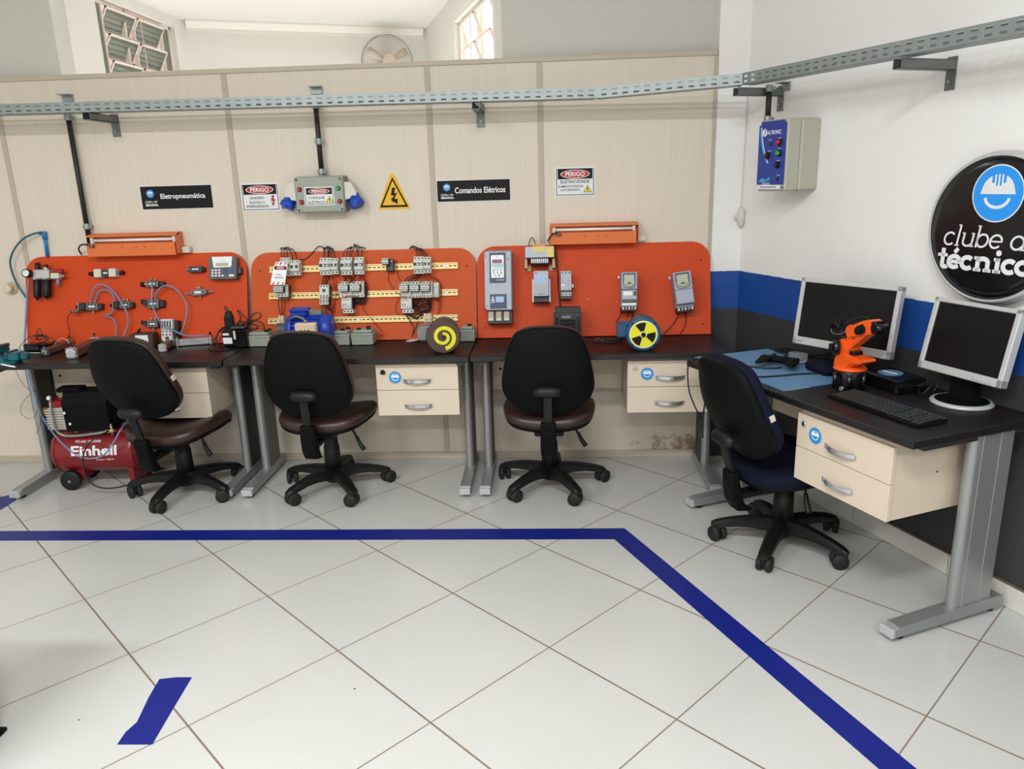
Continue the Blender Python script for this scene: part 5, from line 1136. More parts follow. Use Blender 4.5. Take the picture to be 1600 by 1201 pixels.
m = M(); m.box(-w * 0.48, -0.0925, h * 0.36, w * 0.42, -0.0905, h * 0.82, 'label_yellow'); m.box(w * 0.50, -0.0925, -h * 0.04, w * 0.98, -0.0905, h * 0.82, 'label_yellow')
for k in range(7): m.box(-w * 0.36 + k * w * 0.11, -0.0930, h * 0.46, -w * 0.34 + k * w * 0.11, -0.0925, h * 0.72, 'transformer_core')
m.out('labels', t)
m = M(); m.box(-w * 0.48, -0.08, h * 0.82, w * 0.42, -0.02, h * 1.0, 'orange_lamp', 0.002)
for k in range(8): m.box(-w * 0.44 + k * w * 0.11, -0.082, h * 0.93, -w * 0.38 + k * w * 0.11, -0.06, h * 1.04, 'label_yellow', 0.001)
m.out('terminal_strip', t)
bundle('wire_bundle', 'thin black wires rising from the transformer terminals', 'wires', [[(-0.1188,-0.0783,1.2471),(-0.1123,-0.0405,1.2747),(-0.1021,-0.017,1.2864),(-0.0877,-0.0516,1.2715),(-0.0809,-0.0668,1.2521)], [(-0.0082,-0.0664,1.2537),(0.0061,-0.0488,1.2827),(0.0273,-0.0338,1.3016),(0.0413,-0.0229,1.3039)], [(0.0196,-0.0371,1.2472),(0.0328,-0.0282,1.1838),(0.0383,-0.0516,1.0816),(0.0403,-0.077,0.9796),(0.0461,-0.0997,0.9053)], [(0.009,-0.0488,1.2415),(0.0323,-0.0386,1.1501),(0.0373,-0.0715,1.014),(0.0532,-0.1008,0.9088)]], 0.0022, 'wire_black', 'wires on the drives board')

t, w, h = dev('soft_starter', 'white soft starter between side plates under the transformer', 'soft starter', (-0.0537,0.271,0.0949,0.1653), 0)
m = M(); m.box(-w * 0.88, -0.075, -h, w * 0.84, -0.001, h * 0.9, 'device_dark', 0.002)
for sx in (-1, 1): m.box(sx * w * 0.95 - 0.004, -0.065, -h * 0.98, sx * w * 0.95 + 0.004, 0, h * 0.52, 'white_print', 0.001)
m.out('body', t)
m = M(); m.prism(rrect(-w * 0.84, -h * 0.62, w * 0.82, h, 0.008, 4), -0.105, -0.07, 'drive_grey'); m.box(-w * 0.40, -0.1056, -h * 0.54, w * 0.45, -0.105, -h * 0.46, 'drive_side', 0.001); m.box(-w * 0.78, -0.1056, h * 0.28, w * 0.76, -0.105, h * 0.72, 'pale_blue')
for k in range(3): m.cyl((w * (-0.55 + 0.5 * k), -0.107, h * 0.50), (w * (-0.55 + 0.5 * k), -0.1055, h * 0.50), 0.006, 'drive_lilac', n=12)
m.box(-w * 0.7, -0.1056, h * 0.84, -w * 0.45, -0.105, h * 0.90, 'drive_navy')
for k in range(4): m.box(-w * 0.7, -0.1056, -h * (0.0 + 0.1 * k), w * 0.6, -0.105, -h * (0.01 + 0.1 * k), 'drive_side')
m.out('front_cover', t)
t, w, h = dev('motor_starter', 'narrow grey motor starter module beside the soft starter', 'motor starter', (0.0795,0.2755,0.0601,0.1554), 0)
m = M(); m.box(-w, -0.07, -h * 0.92, w, -0.001, h * 0.98, 'device_charcoal', 0.002); m.out('body', t)
m = M(); m.box(-w * 0.96, -0.082, -h * 0.34, w * 0.98, -0.066, h, 'drive_grey', 0.002); m.box(-w * 0.92, -0.082, -h * 0.74, w * 0.96, -0.066, -h * 0.46, 'drive_grey', 0.002); holes(m, -w, w, 3, h * 0.88, 0.004, -0.082); holes(m, -w, w, 3, -h * 0.60, 0.004, -0.082)
m.box(-w * 0.9, -0.0826, -h * 0.02, -w * 0.2, -0.082, h * 0.06, 'white_print')
for a, b in ((0.55, 0.3), (-0.6, 0.35), (0.5, 0.05), (0.0, 0.2), (0.5, -0.2)): m.box(w * a - 0.004, -0.0826, h * b - 0.003, w * a + 0.004, -0.082, h * b + 0.003, 'drive_side')
m.box(w * 1.0, -0.05, -h * 0.10, w * 1.4, -0.02, h * 0.12, 'white_print', 0.002); m.out('front_face', t)
def small_drive(label, R4, tilt, opened):
    cx, cz, w, h = R4; w /= 2; h /= 2
    t = bthing('compact_drive', label, 'drive', cx, cz, 'compact drives with round keypads', tilt)
    m = M(); m.box(-w, -0.095, -h * 0.80, w, -0.001, h, 'drive_side', 0.003)
    for k in range(8): m.box(-w - 0.001, -0.085, -h * 0.7 + k * h * 0.2, -w + 0.001, -0.012, -h * 0.7 + k * h * 0.2 + 0.006, 'drive_lilac')
    m.box(-w - 0.008, -0.004, h * 0.82, -w + 0.004, 0, h * 0.95, 'white_print', 0.001); m.out('body', t)
    m = M(); m.box(-w, -0.125, h * 0.10, w, -0.09, h, 'drive_lilac', 0.004); m.out('head', t)
    m = M(); m.prism(rrect(-w * 0.80, h * 0.16, w * 0.76, h * 0.94, (0.020, 0.020, 0.004, 0.004), 6), -0.1265, -0.124, 'drive_navy'); m.prism(rrect(-w * 0.66, h * 0.48, w * 0.60, h * 0.86, 0.003, 3), -0.1275, -0.1265, 'lcd'); m.prism(rrect(-w * 0.70, h * 0.19, w * 0.64, h * 0.50, (0.018, 0.018, 0.003, 0.003), 5), -0.1272, -0.1265, 'lcd')
    for k in range(7):
        a = radians(200 + 140 * k / 6); m.cyl((w * 0.50 * cos(a), -0.1282, h * 0.40 + h * 0.17 * sin(a)), (w * 0.50 * cos(a), -0.1272, h * 0.40 + h * 0.17 * sin(a)), 0.0034, 'device_charcoal', n=8)
    m.prism(ring(-0.02 * w, h * 0.42, w * 0.26, h * 0.05, 16), -0.1285, -0.1272, 'device_charcoal'); m.out('keypad', t)
    m = M()
    if opened:
        m.box(-w * 0.92, -0.112, -h * 0.42, w * 0.95, -0.09, h * 0.09, 'drive_grey', 0.002); m.box(-w * 0.75, -0.1126, -h * 0.20, w * 0.35, -0.112, h * 0.0, 'white_print'); m.box(w * 0.55, -0.115, -h * 0.22, w * 0.85, -0.112, h * 0.02, 'device_charcoal', 0.001)
        m.box(-w * 0.92, -0.108, -h * 0.55, w * 0.95, -0.09, -h * 0.44, 'box_grey_dark', 0.001); m.box(-w * 0.9, -0.1, -h * 0.72, w * 0.92, -0.09, -h * 0.58, 'white_print', 0.001)
        for k in range(5): m.box(w * (-0.8 + 0.36 * k), -0.109, -h * 0.54, w * (-0.62 + 0.36 * k), -0.108, -h * 0.47, 'device_dark')
    else: m.box(-w, -0.128, -h * 0.62, w, -0.09, h * 0.095, 'drive_lilac', 0.004)
    m.out('lower_cover', t)
    m = M(); m.box(-w * 0.95, -0.085, -h, w * 0.95, -0.006, -h * 0.78, 'device_dark', 0.001)
    for k in range(5): m.box(w * (-0.84 + 0.38 * k), -0.092, -h * 0.92, w * (-0.66 + 0.38 * k), -0.085, -h * 0.76, 'white_print' if k % 2 == 0 else 'steel', 0.001)
    m.out('terminals', t)
    return t
small_drive('upright compact drive with open lower cover above the fan motor', (0.4141,0.2329,0.0843,0.2034), 0.0, True)
small_drive('tilted compact drive with closed cover at the end of the third board', (0.7047,0.2267,0.0937,0.2093), radians(-7), False)
bundle('wire_bundle', 'thin cables falling from the upright compact drive to the motor', 'wires', [[(0.3804,-0.1462,0.8923),(0.368,-0.1339,0.8589),(0.3452,-0.1611,0.8326)], [(0.4113,-0.1463,0.8917),(0.411,-0.1513,0.8716),(0.4068,-0.1949,0.8621)], [(0.4285,-0.1464,0.8914),(0.434,-0.1613,0.8729),(0.4375,-0.1943,0.8648)], [(0.4422,-0.1465,0.8911),(0.4385,-0.1515,0.8711),(0.4283,-0.1852,0.8599)]], 0.0024, 'wire_black', 'wires on the drives board')
bundle('wire_bundle', 'two thin cables falling from the tilted compact drive', 'wires', [[(0.6885,-0.1485,0.8831),(0.674,-0.1198,0.8327),(0.6425,-0.1298,0.7928),(0.6069,-0.1421,0.764)], [(0.7192,-0.147,0.8892),(0.7291,-0.1201,0.8317),(0.7183,-0.1301,0.7914),(0.6965,-0.1425,0.7624)]], 0.0022, 'wire_black', 'wires on the drives board')
q = (0.1975,0.2042,0.007,0.007)
t = bthing('brass_screw', 'single brass screw in the orange board beside the drives', 'screw', q[0], q[1]); m = M(); m.lathe([(0.0055, 0), (0.0055, 0.003), (0.003, 0.006)], 'din_rail', (0, 0, 0), (0, -1, 0), 12); m.box(-0.004, -0.0064, -0.0006, 0.004, -0.0055, 0.0006, 'device_charcoal'); m.out('head', t)
# vented black power unit standing on the desk
cx, cz, w, h = 0.0827,0.8646,0.1456,0.1307
t = thing('power_supply', 'black vented power unit standing on the desk below the motor starter', 'power unit', (cx, -0.165, 0.7505))
hh = cz + h / 2 - 0.7505; w /= 2
m = M(); m.box(-w * 0.88, -0.06, 0, w, -0.002, hh, 'device_charcoal', 0.004); m.box(-w, -0.09, 0, w, -0.055, hh * 0.86, 'device_charcoal', 0.004); m.out('case', t)
m = M(); m.box(-w * 0.55, -0.092, hh * 0.25, w * 0.60, -0.0895, hh * 0.68, 'black_gloss')
for k in range(12): m.box(-w * 0.55 + k * w * 0.098, -0.0945, hh * 0.25, -w * 0.52 + k * w * 0.098, -0.092, hh * 0.68, 'device_charcoal')
for s_ in (0.36, 0.47, 0.58): m.box(-w * 0.55, -0.0942, hh * s_, w * 0.60, -0.092, hh * s_ + 0.002, 'device_charcoal')
for sx in (-0.82, -0.7, 0.74, 0.86): m.box(sx * w - 0.002, -0.0915, hh * 0.2, sx * w + 0.002, -0.0895, hh * 0.75, 'black_gloss')
m.out('grille', t)
m = M(); m.box(-w * 0.42, -0.0925, hh * 0.72, w * 0.25, -0.0895, hh * 0.79, 'drive_side', 0.001); m.cyl((w * 0.88, -0.094, hh * 0.10), (w * 0.88, -0.0895, hh * 0.10), 0.006, 'white_print', n=10); m.out('name_plate', t)
m = M(); m.tube([(w * 0.9, -0.09, 0.02), (w + 0.04, -0.10, 0.012), (w + 0.12, -0.10, 0.005), (w + 0.22, -0.09, 0.004)], 0.003, 'wire_black', n=6); m.out('cable', t)

# ---------------------------------------------------------------- pneumatics board
def valve(name, label, R4, parts, tilt=0.0, group='air valves on the first board'):
    cx, cz, w, h = R4
    t = bthing(name, label, 'valve', cx, cz, group, tilt)
    parts(t, w / 2, h / 2); return t
def v_body(m, x0, x1, h, material='valve_grey'):
    m.box(x0, -0.034, -h, x1, 0, h, material, 0.002)
    for k in range(3):
        xx = x0 + (x1 - x0) * (0.22 + 0.28 * k)
        m.cyl((xx, -0.0346, h * 0.45), (xx, -0.033, h * 0.45), 0.0042, 'rubber', n=8); m.cyl((xx, -0.0346, -h * 0.45), (xx, -0.033, -h * 0.45), 0.0042, 'rubber', n=8)
    m.box(x0 + (x1 - x0) * 0.25, -0.0352, -h * 0.20, x0 + (x1 - x0) * 0.75, -0.034, h * 0.20, 'white_print')
def fitting(t, x, z, dz, y=-0.018):
    m = M(); m.cyl((x, y, z), (x, y, z + dz * 0.010), 0.006, 'steel', n=8); m.cyl((x, y, z + dz * 0.009), (x, y, z + dz * 0.017), 0.0045, 'chrome', n=10); m.out('fitting', t)
def double_sol(t, w, h):
    m = M(); v_body(m, -w * 0.22, w * 0.22, h * 0.9, 'device_charcoal'); m.out('valve_body', t)
    for sx in (-1, 1):
        m = M(); m.box(min(sx * w * 0.22, sx * w * 0.64), -0.042, -h, max(sx * w * 0.22, sx * w * 0.64), 0, h, 'ivory', 0.003); m.cyl((sx * w * 0.64, -0.02, 0), (sx * w * 0.84, -0.02, 0), 0.006, 'steel', n=10); m.out('coil', t)
        m = M(); m.cyl((sx * w * 0.80, -0.02, 0), (sx * w, -0.02, 0), 0.011, 'black_plastic', n=14); m.out('end_knob', t)
valve('solenoid_valve', 'white-coiled double solenoid valve near the top of the first board', (-2.5044,0.4064,0.2006,0.0467), double_sol, radians(-1))
def single_sol(conn):
    def f(t, w, h):
        m = M(); v_body(m, -w * 0.12, w * 0.74, h * 0.62, 'valve_grey'); m.box(w * 0.74, -0.032, -h * 0.5, w, 0, h * 0.5, 'device_dark', 0.003); m.out('valve_body', t)
        m = M(); m.box(-w * 0.56, -0.045, -h * 0.68, -w * 0.12, 0, h * 0.68, 'device_dark', 0.004); m.box(-w * 0.60, -0.046, -h * 0.68, -w * 0.57, -0.002, h * 0.68, 'device_mint', 0.001); m.out('coil', t)
        m = M(); m.lathe([(0.014, 0), (0.014, 0.008), (0.009, 0.014), (0.010, 0.022)], 'black_plastic', (-w * 0.60, -0.022, 0), (-1, 0, 0), 14); m.out('end_knob', t)
        for xx in (w * 0.14, w * 0.44): fitting(t, xx, h * 0.62, 1)
        fitting(t, w * 0.30, -h * 0.62, -1)
        if conn:
            m = M(); m.box(-w * 0.98, -0.055, -h * 1.05, -w * 0.55, -0.025, -h * 0.60, 'valve_grey', 0.004); m.cyl((-w * 0.98, -0.04, -h * 0.85), (-w * 1.10, -0.04, -h * 0.95), 0.006, 'black_plastic', n=10); m.out('plug', t)
    return f
valve('solenoid_valve', 'solenoid valve with a grey plug and black cable on the first board', (-2.6139,0.2197,0.1641,0.0649), single_sol(True))
valve('solenoid_valve', 'solenoid valve with black coil between the hose loop and the lever valves', (-2.4202,0.2248,0.141,0.0611), single_sol(False))
def lever_valve(ball):
    def f(t, w, h):
        m = M(); v_body(m, -w * 0.42, w * 0.56, h * 0.72, 'valve_grey'); m.box(w * 0.56, -0.03, -h * 0.62, w, 0, h * 0.62, 'device_dark', 0.006); m.out('valve_body', t)
        m = M()
        if ball: m.cyl((-w * 0.42, -0.02, 0), (-w * 0.62, -0.02, 0), 0.008, 'chrome', n=12); m.lathe([(0.010, 0), (0.013, 0.004), (0.013, 0.018), (0.009, 0.022)], 'black_plastic', (-w * 0.62, -0.02, 0), (-1, 0, 0), 16)
        else: m.loft([[(-w * 0.42, -0.008, -h * 0.5), (-w * 0.42, -0.034, -h * 0.5), (-w * 0.42, -0.034, h * 0.5), (-w * 0.42, -0.008, h * 0.5)], [(-w * 0.72, -0.012, -h * 0.25), (-w * 0.72, -0.036, -h * 0.25), (-w * 0.72, -0.036, h * 0.75), (-w * 0.72, -0.012, h * 0.75)], [(-w, -0.018, h * 0.1), (-w, -0.034, h * 0.1), (-w, -0.034, h * 0.85), (-w, -0.018, h * 0.85)]], 'black_plastic', smooth=False)
        m.out('lever', t)
        for xx in (-w * 0.15, w * 0.22): fitting(t, xx, h * 0.72, 1)
        fitting(t, w * 0.04, -h * 0.72, -1)
    return f
valve('lever_valve', 'push-button valve topmost of the column of three lever valves', (-2.2413,0.3395,0.144,0.0466), lever_valve(True))
valve('lever_valve', 'lever valve in the middle of the column, two hoses on top', (-2.2376,0.2283,0.1307,0.0681), lever_valve(False))
valve('lever_valve', 'lever valve lowest of the column beside the relay module', (-2.2442,0.1153,0.1234,0.0503), lever_valve(False))
def small_valve(t, w, h):
    m = M(); v_body(m, -w * 0.58, w * 0.78, h * 0.86, 'device_charcoal'); m.box(w * 0.78, -0.028, -h * 0.6, w, -0.004, h * 0.6, 'device_dark', 0.003); m.out('valve_body', t)
    m = M(); m.cyl((-w * 0.58, -0.018, 0), (-w, -0.018, 0), 0.006, 'steel', n=10); m.cyl((-w * 0.78, -0.018, 0), (-w * 0.9, -0.018, 0), 0.009, 'steel', n=10); m.out('plunger', t)
valve('roller_valve', 'small dark valve left of the grey operator panel on the first board', (-1.9908,0.4162,0.11,0.0392), small_valve)
def shuttle(t, w, h):
    m = M(); m.prism([(-w * 0.62, -h * 0.30), (-w * 0.30, -h * 0.55), (w * 0.30, -h * 0.55), (w * 0.62, -h * 0.20), (w * 0.62, h * 0.30), (w * 0.30, h * 0.60), (-w * 0.30, h * 0.50), (-w * 0.62, h * 0.10)], -0.03, 0, 'valve_grey'); m.box(-w * 0.25, -0.0312, -h * 0.18, w * 0.22, -0.03, h * 0.18, 'white_print'); m.cyl((w * 0.36, -0.031, 0), (w * 0.36, -0.0295, 0), 0.004, 'rubber', n=8); m.cyl((-w * 0.40, -0.031, -h * 0.1), (-w * 0.40, -0.0295, -h * 0.1), 0.004, 'rubber', n=8); m.out('valve_body', t)
    for sx in (-1, 1):
        m = M(); m.cyl((sx * w * 0.60, -0.015, 0), (sx * w * 0.88, -0.015, 0), 0.0065, 'steel', n=8); m.cyl((sx * w * 0.86, -0.015, 0), (sx * w, -0.015, 0), 0.005, 'chrome', n=10); m.out('fitting', t)
    fitting(t, w * 0.05, h * 0.55, 1, -0.015); fitting(t, w * 0.05, -h * 0.55, -1, -0.015); fitting(t, -w * 0.1, h * 0.52, 1, -0.015)
valve('shuttle_valve', 'grey diamond-shaped valve with four fittings below the operator panel', (-1.9739,0.2873,0.1577,0.0607), shuttle, radians(-3))

# filter regulator
cx, cz, w, h = -2.8439,0.3695,0.2206,0.198
t = bthing('filter_regulator', 'air filter regulator with pressure gauge and two black bowls on the first board', 'air filter', cx, cz); px = w / 59.0
def X(p): return (p - 72.5) * px
def Zp(p): return (438.5 - p) * px
m = M(); m.box(X(55), -0.062, Zp(436), X(80), -0.012, Zp(422), 'aluminium', 0.005); m.cyl((X(57.5), -0.04, Zp(437)), (X(57.5), -0.04, Zp(431)), 0.021, 'aluminium', r2=0.017); m.cyl((X(72.5), -0.04, Zp(437)), (X(72.5), -0.04, Zp(430)), 0.023, 'aluminium', r2=0.017); m.cyl((X(72), -0.04, Zp(424)), (X(72), -0.04, Zp(418)), 0.012, 'aluminium', n=14); m.box(X(66), -0.03, Zp(425), X(72), 0, Zp(418), 'steel', 0.002); m.out('head', t)
for xc, r_, z0, z1 in ((57.5, 0.020, 464, 436.5), (72.5, 0.0225, 463, 437)):
    m = M(); m.lathe([(0.006, Zp(z0) - 0.006), (r_ * 0.8, Zp(z0)), (r_, Zp(z0) + 0.006), (r_, Zp(z1)), (r_ * 0.9, Zp(z1) + 0.002)], 'black_plastic', (X(xc), -0.04, 0)); m.cyl((X(xc), -0.04, Zp(z0) - 0.014), (X(xc), -0.04, Zp(z0)), 0.005, 'black_plastic', n=10); m.out('bowl', t)
m = M(); m.lathe([(0.012, Zp(423)), (0.014, Zp(421)), (0.0145, Zp(412)), (0.011, Zp(411))], 'black_plastic', (X(59.5), -0.04, 0)); m.out('regulator_knob', t)
m = M(); m.lathe([(0.009, Zp(419)), (0.010, Zp(418)), (0.010, Zp(415)), (0.007, Zp(414))], 'black_plastic', (X(73), -0.04, 0)); m.out('filler_cap', t)
m = M(); m.cyl((X(49), -0.085, Zp(428)), (X(49), -0.06, Zp(428)), 0.0245, 'black_plastic', n=24); m.cyl((X(49), -0.0862, Zp(428)), (X(49), -0.085, Zp(428)), 0.0185, 'white_print', n=24); m.box(X(49) - 0.001, -0.0868, Zp(428) - 0.002, X(49) + 0.001, -0.0862, Zp(428) + 0.013, 'sign_print_black'); m.cyl((X(49), -0.06, Zp(428)), (X(56), -0.035, Zp(429)), 0.008, 'steel', n=10)
for k in range(7):
    a = radians(-45 + 45 * k); m.box(X(49) + 0.015 * cos(a) - 0.001, -0.0866, Zp(428) + 0.015 * sin(a) - 0.001, X(49) + 0.015 * cos(a) + 0.001, -0.0862, Zp(428) + 0.015 * sin(a) + 0.001, 'sign_print_black')
m.out('pressure_gauge', t)
m = M(); m.box(X(81), -0.055, Zp(436), X(94), -0.018, Zp(427.5), 'ivory', 0.004); m.cyl((X(80), -0.036, Zp(432)), (X(101), -0.036, Zp(432)), 0.008, 'steel', n=10); m.out('shut_off_valve', t)
m = M(); m.box(X(86), -0.05, Zp(427), X(99), -0.03, Zp(421.5), 'red_paint', 0.003); m.cyl((X(90), -0.04, Zp(428)), (X(90), -0.04, Zp(424)), 0.007, 'red_paint', n=10); m.out('valve_lever', t)
m = M(); m.cyl((X(89.7), -0.036, Zp(436)), (X(89.7), -0.036, Zp(446)), 0.011, 'hose_violet', r2=0.009, n=14); m.out('silencer', t)

# operator panel
t, w, h = dev('operator_panel', 'grey operator panel with small display and keys in the board corner', 'control panel', (-1.8217,0.4176,0.1581,0.1254), 0)
m = M(); m.loft([[(x, y, z) for x, z in rrect(-w * s_, -h * s_, w * s_, h * s_, 0.008, 3)] for y, s_ in ((0, 0.97), (-0.03, 1.0), (-0.045, 1.0), (-0.05, 0.985))], 'hmi_grey', smooth=False)
m.box(w * 0.98, -0.035, -h * 0.50, w * 1.22, -0.004, h * 0.05, 'device_charcoal', 0.002); m.out('case', t)
m = M(); m.prism([(-w * 0.64, h * 0.12), (-w * 0.58, h * 0.02), (w * 0.58, h * 0.06), (w * 0.66, h * 0.16), (w * 0.72, h * 0.98), (-w * 0.74, h * 0.98)], -0.054, -0.05, 'white_print'); m.prism([(-w * 0.46, h * 0.14), (w * 0.42, h * 0.16), (w * 0.44, h * 0.44), (-w * 0.46, h * 0.42)], -0.0546, -0.054, 'lcd'); m.box(-w * 0.25, -0.0546, h * 0.62, w * 0.25, -0.054, h * 0.66, 'drive_grey'); m.out('display', t)
for r_ in range(3):
    for c_ in range(4 if r_ == 2 else 3):
        m = M(); m.box(w * (-0.80 + 0.24 * c_), -0.0535, h * (-0.28 - 0.24 * r_), w * (-0.64 + 0.24 * c_), -0.05, h * (-0.13 - 0.24 * r_), 'white_print', 0.001); m.out('key', t)
for dx, dz in ((0, 0.15), (0, -0.15), (-0.13, 0), (0.13, 0)):
    m = M(); m.box(w * (0.24 + dx) - 0.005, -0.0535, h * (-0.30 + dz) - 0.004, w * (0.24 + dx) + 0.005, -0.05, h * (-0.30 + dz) + 0.004, 'key_blue', 0.001); m.out('arrow_key', t)
m = M(); m.box(w * 0.46, -0.0535, -h * 0.78, w * 0.82, -0.05, -h * 0.60, 'white_print', 0.001); m.out('key', t)
for zz in (-0.12, -0.32):
    m = M(); m.box(w * 0.62, -0.0535, h * zz - 0.005, w * 0.78, -0.05, h * zz + 0.005, 'key_blue', 0.001); m.out('key', t)

# relay module low on the board
cx, cz, w, h = -2.1389,0.0773,0.0679,0.1232
t = bthing('relay_module', 'black and white relay module between lever valve and silver cylinder', 'relay', cx, cz); w /= 2; h /= 2
m = M(); m.box(-w * 0.9, -0.05, -h, w * 1.5, 0, h * 0.9, 'device_dark', 0.002); m.out('body', t)
m = M(); m.box(-w, -0.07, h * 0.10, w, -0.045, h, 'device_white', 0.002)
for k in range(4): m.box(-w * 0.84 + k * w * 0.44, -0.0706, h * 0.18, -w * 0.60 + k * w * 0.44, -0.07, h * 0.82, 'device_dark')
m.out('upper_face', t)
m = M(); m.box(-w, -0.066, -h, w * 0.8, -0.045, h * 0.06, 'device_white', 0.002); holes(m, -w, w * 0.8, 3, -h * 0.12, 0.005, -0.066); holes(m, -w, w * 0.8, 3, -h * 0.42, 0.005, -0.066); m.box(-w * 0.3, -0.0666, -h * 0.85, w * 0.3, -0.066, -h * 0.6, 'device_dark'); m.out('lower_face', t)

# air hoses
def hose(label, pts, r, material, group='air hoses on the pneumatics board', name='air_hose', cat='hose'):
    m = M(); m.tube(pts, r, material, n=8); return tag(m.out(name), label, cat, group)
hose('blue hose arching highest from the plugged solenoid valve down to the desk', [(-2.6004,-0.0865,1.0076),(-2.5715,-0.0935,1.0624),(-2.5311,-0.0963,1.0925),(-2.4869,-0.0987,1.0829),(-2.44,-0.1089,1.042),(-2.3945,-0.1296,0.9794),(-2.3729,-0.1365,0.9313),(-2.3766,-0.1413,0.8704),(-2.3964,-0.1525,0.8255),(-2.3985,-0.1923,0.7899)], 0.0042, 'hose_blue')
hose('blue hose forming the inner arch from the plugged solenoid valve', [(-2.5743,-0.0866,1.0071),(-2.5444,-0.0854,1.0534),(-2.5046,-0.0929,1.0645),(-2.468,-0.0975,1.0463),(-2.4582,-0.0954,1.0133),(-2.4516,-0.1158,0.9729),(-2.4772,-0.1153,0.9333),(-2.5246,-0.1092,0.9168)], 0.0042, 'hose_blue')
hose('short blue hose curling down to the desk below the inner arch', [(-2.5186,-0.1195,0.9166),(-2.4756,-0.1313,0.9106),(-2.4503,-0.1375,0.8857),(-2.4463,-0.1514,0.8299),(-2.4449,-0.1815,0.7921)], 0.0042, 'hose_violet')
hose('blue hose making a wide arch from the middle lever valve', [(-2.2247,-0.0858,1.0105),(-2.202,-0.0971,1.0478),(-2.1666,-0.1008,1.0745),(-2.1298,-0.0997,1.0789),(-2.0864,-0.1055,1.0555),(-2.051,-0.1164,1.0116),(-2.0304,-0.1295,0.9594),(-2.0395,-0.1467,0.8904),(-2.0553,-0.1578,0.8457),(-2.0745,-0.1664,0.8114)], 0.0042, 'hose_blue')
hose('blue hose from the push-button valve down to the silver cylinder', [(-2.2349,-0.0828,1.0968),(-2.2303,-0.0993,1.0595),(-2.232,-0.1149,0.9971),(-2.2205,-0.1279,0.9449),(-2.1899,-0.155,0.8984),(-2.1463,-0.1867,0.8746),(-2.0884,-0.2085,0.849),(-2.0298,-0.225,0.8242),(-1.9554,-0.247,0.8184),(-1.8801,-0.2604,0.8269)], 0.0042, 'hose_blue')
hose('violet hose running straight down the edge of the pneumatics board', [(-2.9467,-0.0776,1.1262),(-2.9609,-0.0789,1.0795),(-2.9687,-0.0963,1.0095),(-2.9776,-0.1226,0.9042),(-2.986,-0.1445,0.8164),(-2.9848,-0.1727,0.7446)], 0.0055, 'hose_violet')
hose('teal hose curving from the blue pipe elbow to behind the board', [(-2.8564,-0.03,1.3837),(-2.9035,-0.04,1.375),(-2.9622,-0.05,1.3453),(-3.0178,-0.05,1.2934),(-3.0557,-0.045,1.2366),(-3.0639,-0.04,1.1784),(-3.0562,-0.03,1.1041),(-3.0303,-0.03,1.0447),(-3.0112,-0.03,1.0074)], 0.0055, 'hose_teal', 'wall air line')
t = thing('air_pipe', 'short blue air pipe with elbow above the pneumatics board', 'pipe', (-2.8502,-0.014,1.3754))
a = Vector((-2.8587,-0.012,1.2141)) - Vector((-2.8502,-0.014,1.3754))
m = M(); m.cyl((0, 0, 0), a * 0.80, 0.0095, 'pipe_blue', n=16); m.out('pipe', t)
m = M(); m.lathe([(0.012, -0.012), (0.0135, 0.0), (0.0135, 0.03)], 'pipe_blue', (0, 0, 0), a.normalized(), 16); m.cyl((0, 0, 0), (-0.022, 0, 0.004), 0.011, 'valve_grey', n=14); m.cyl((-0.020, 0, 0.004), (-0.030, 0, 0.004), 0.008, 'steel', n=10); m.out('elbow', t)
bundle('valve_cable', 'thin black cable hanging from the grey plug to the desk', 'wires', [[(-2.7092,-0.1241,0.9395),(-2.7313,-0.1194,0.9171),(-2.7408,-0.1182,0.8804),(-2.7325,-0.127,0.8451),(-2.712,-0.1662,0.8121)]], 0.0018, 'wire_black', 'cables on the first desk')

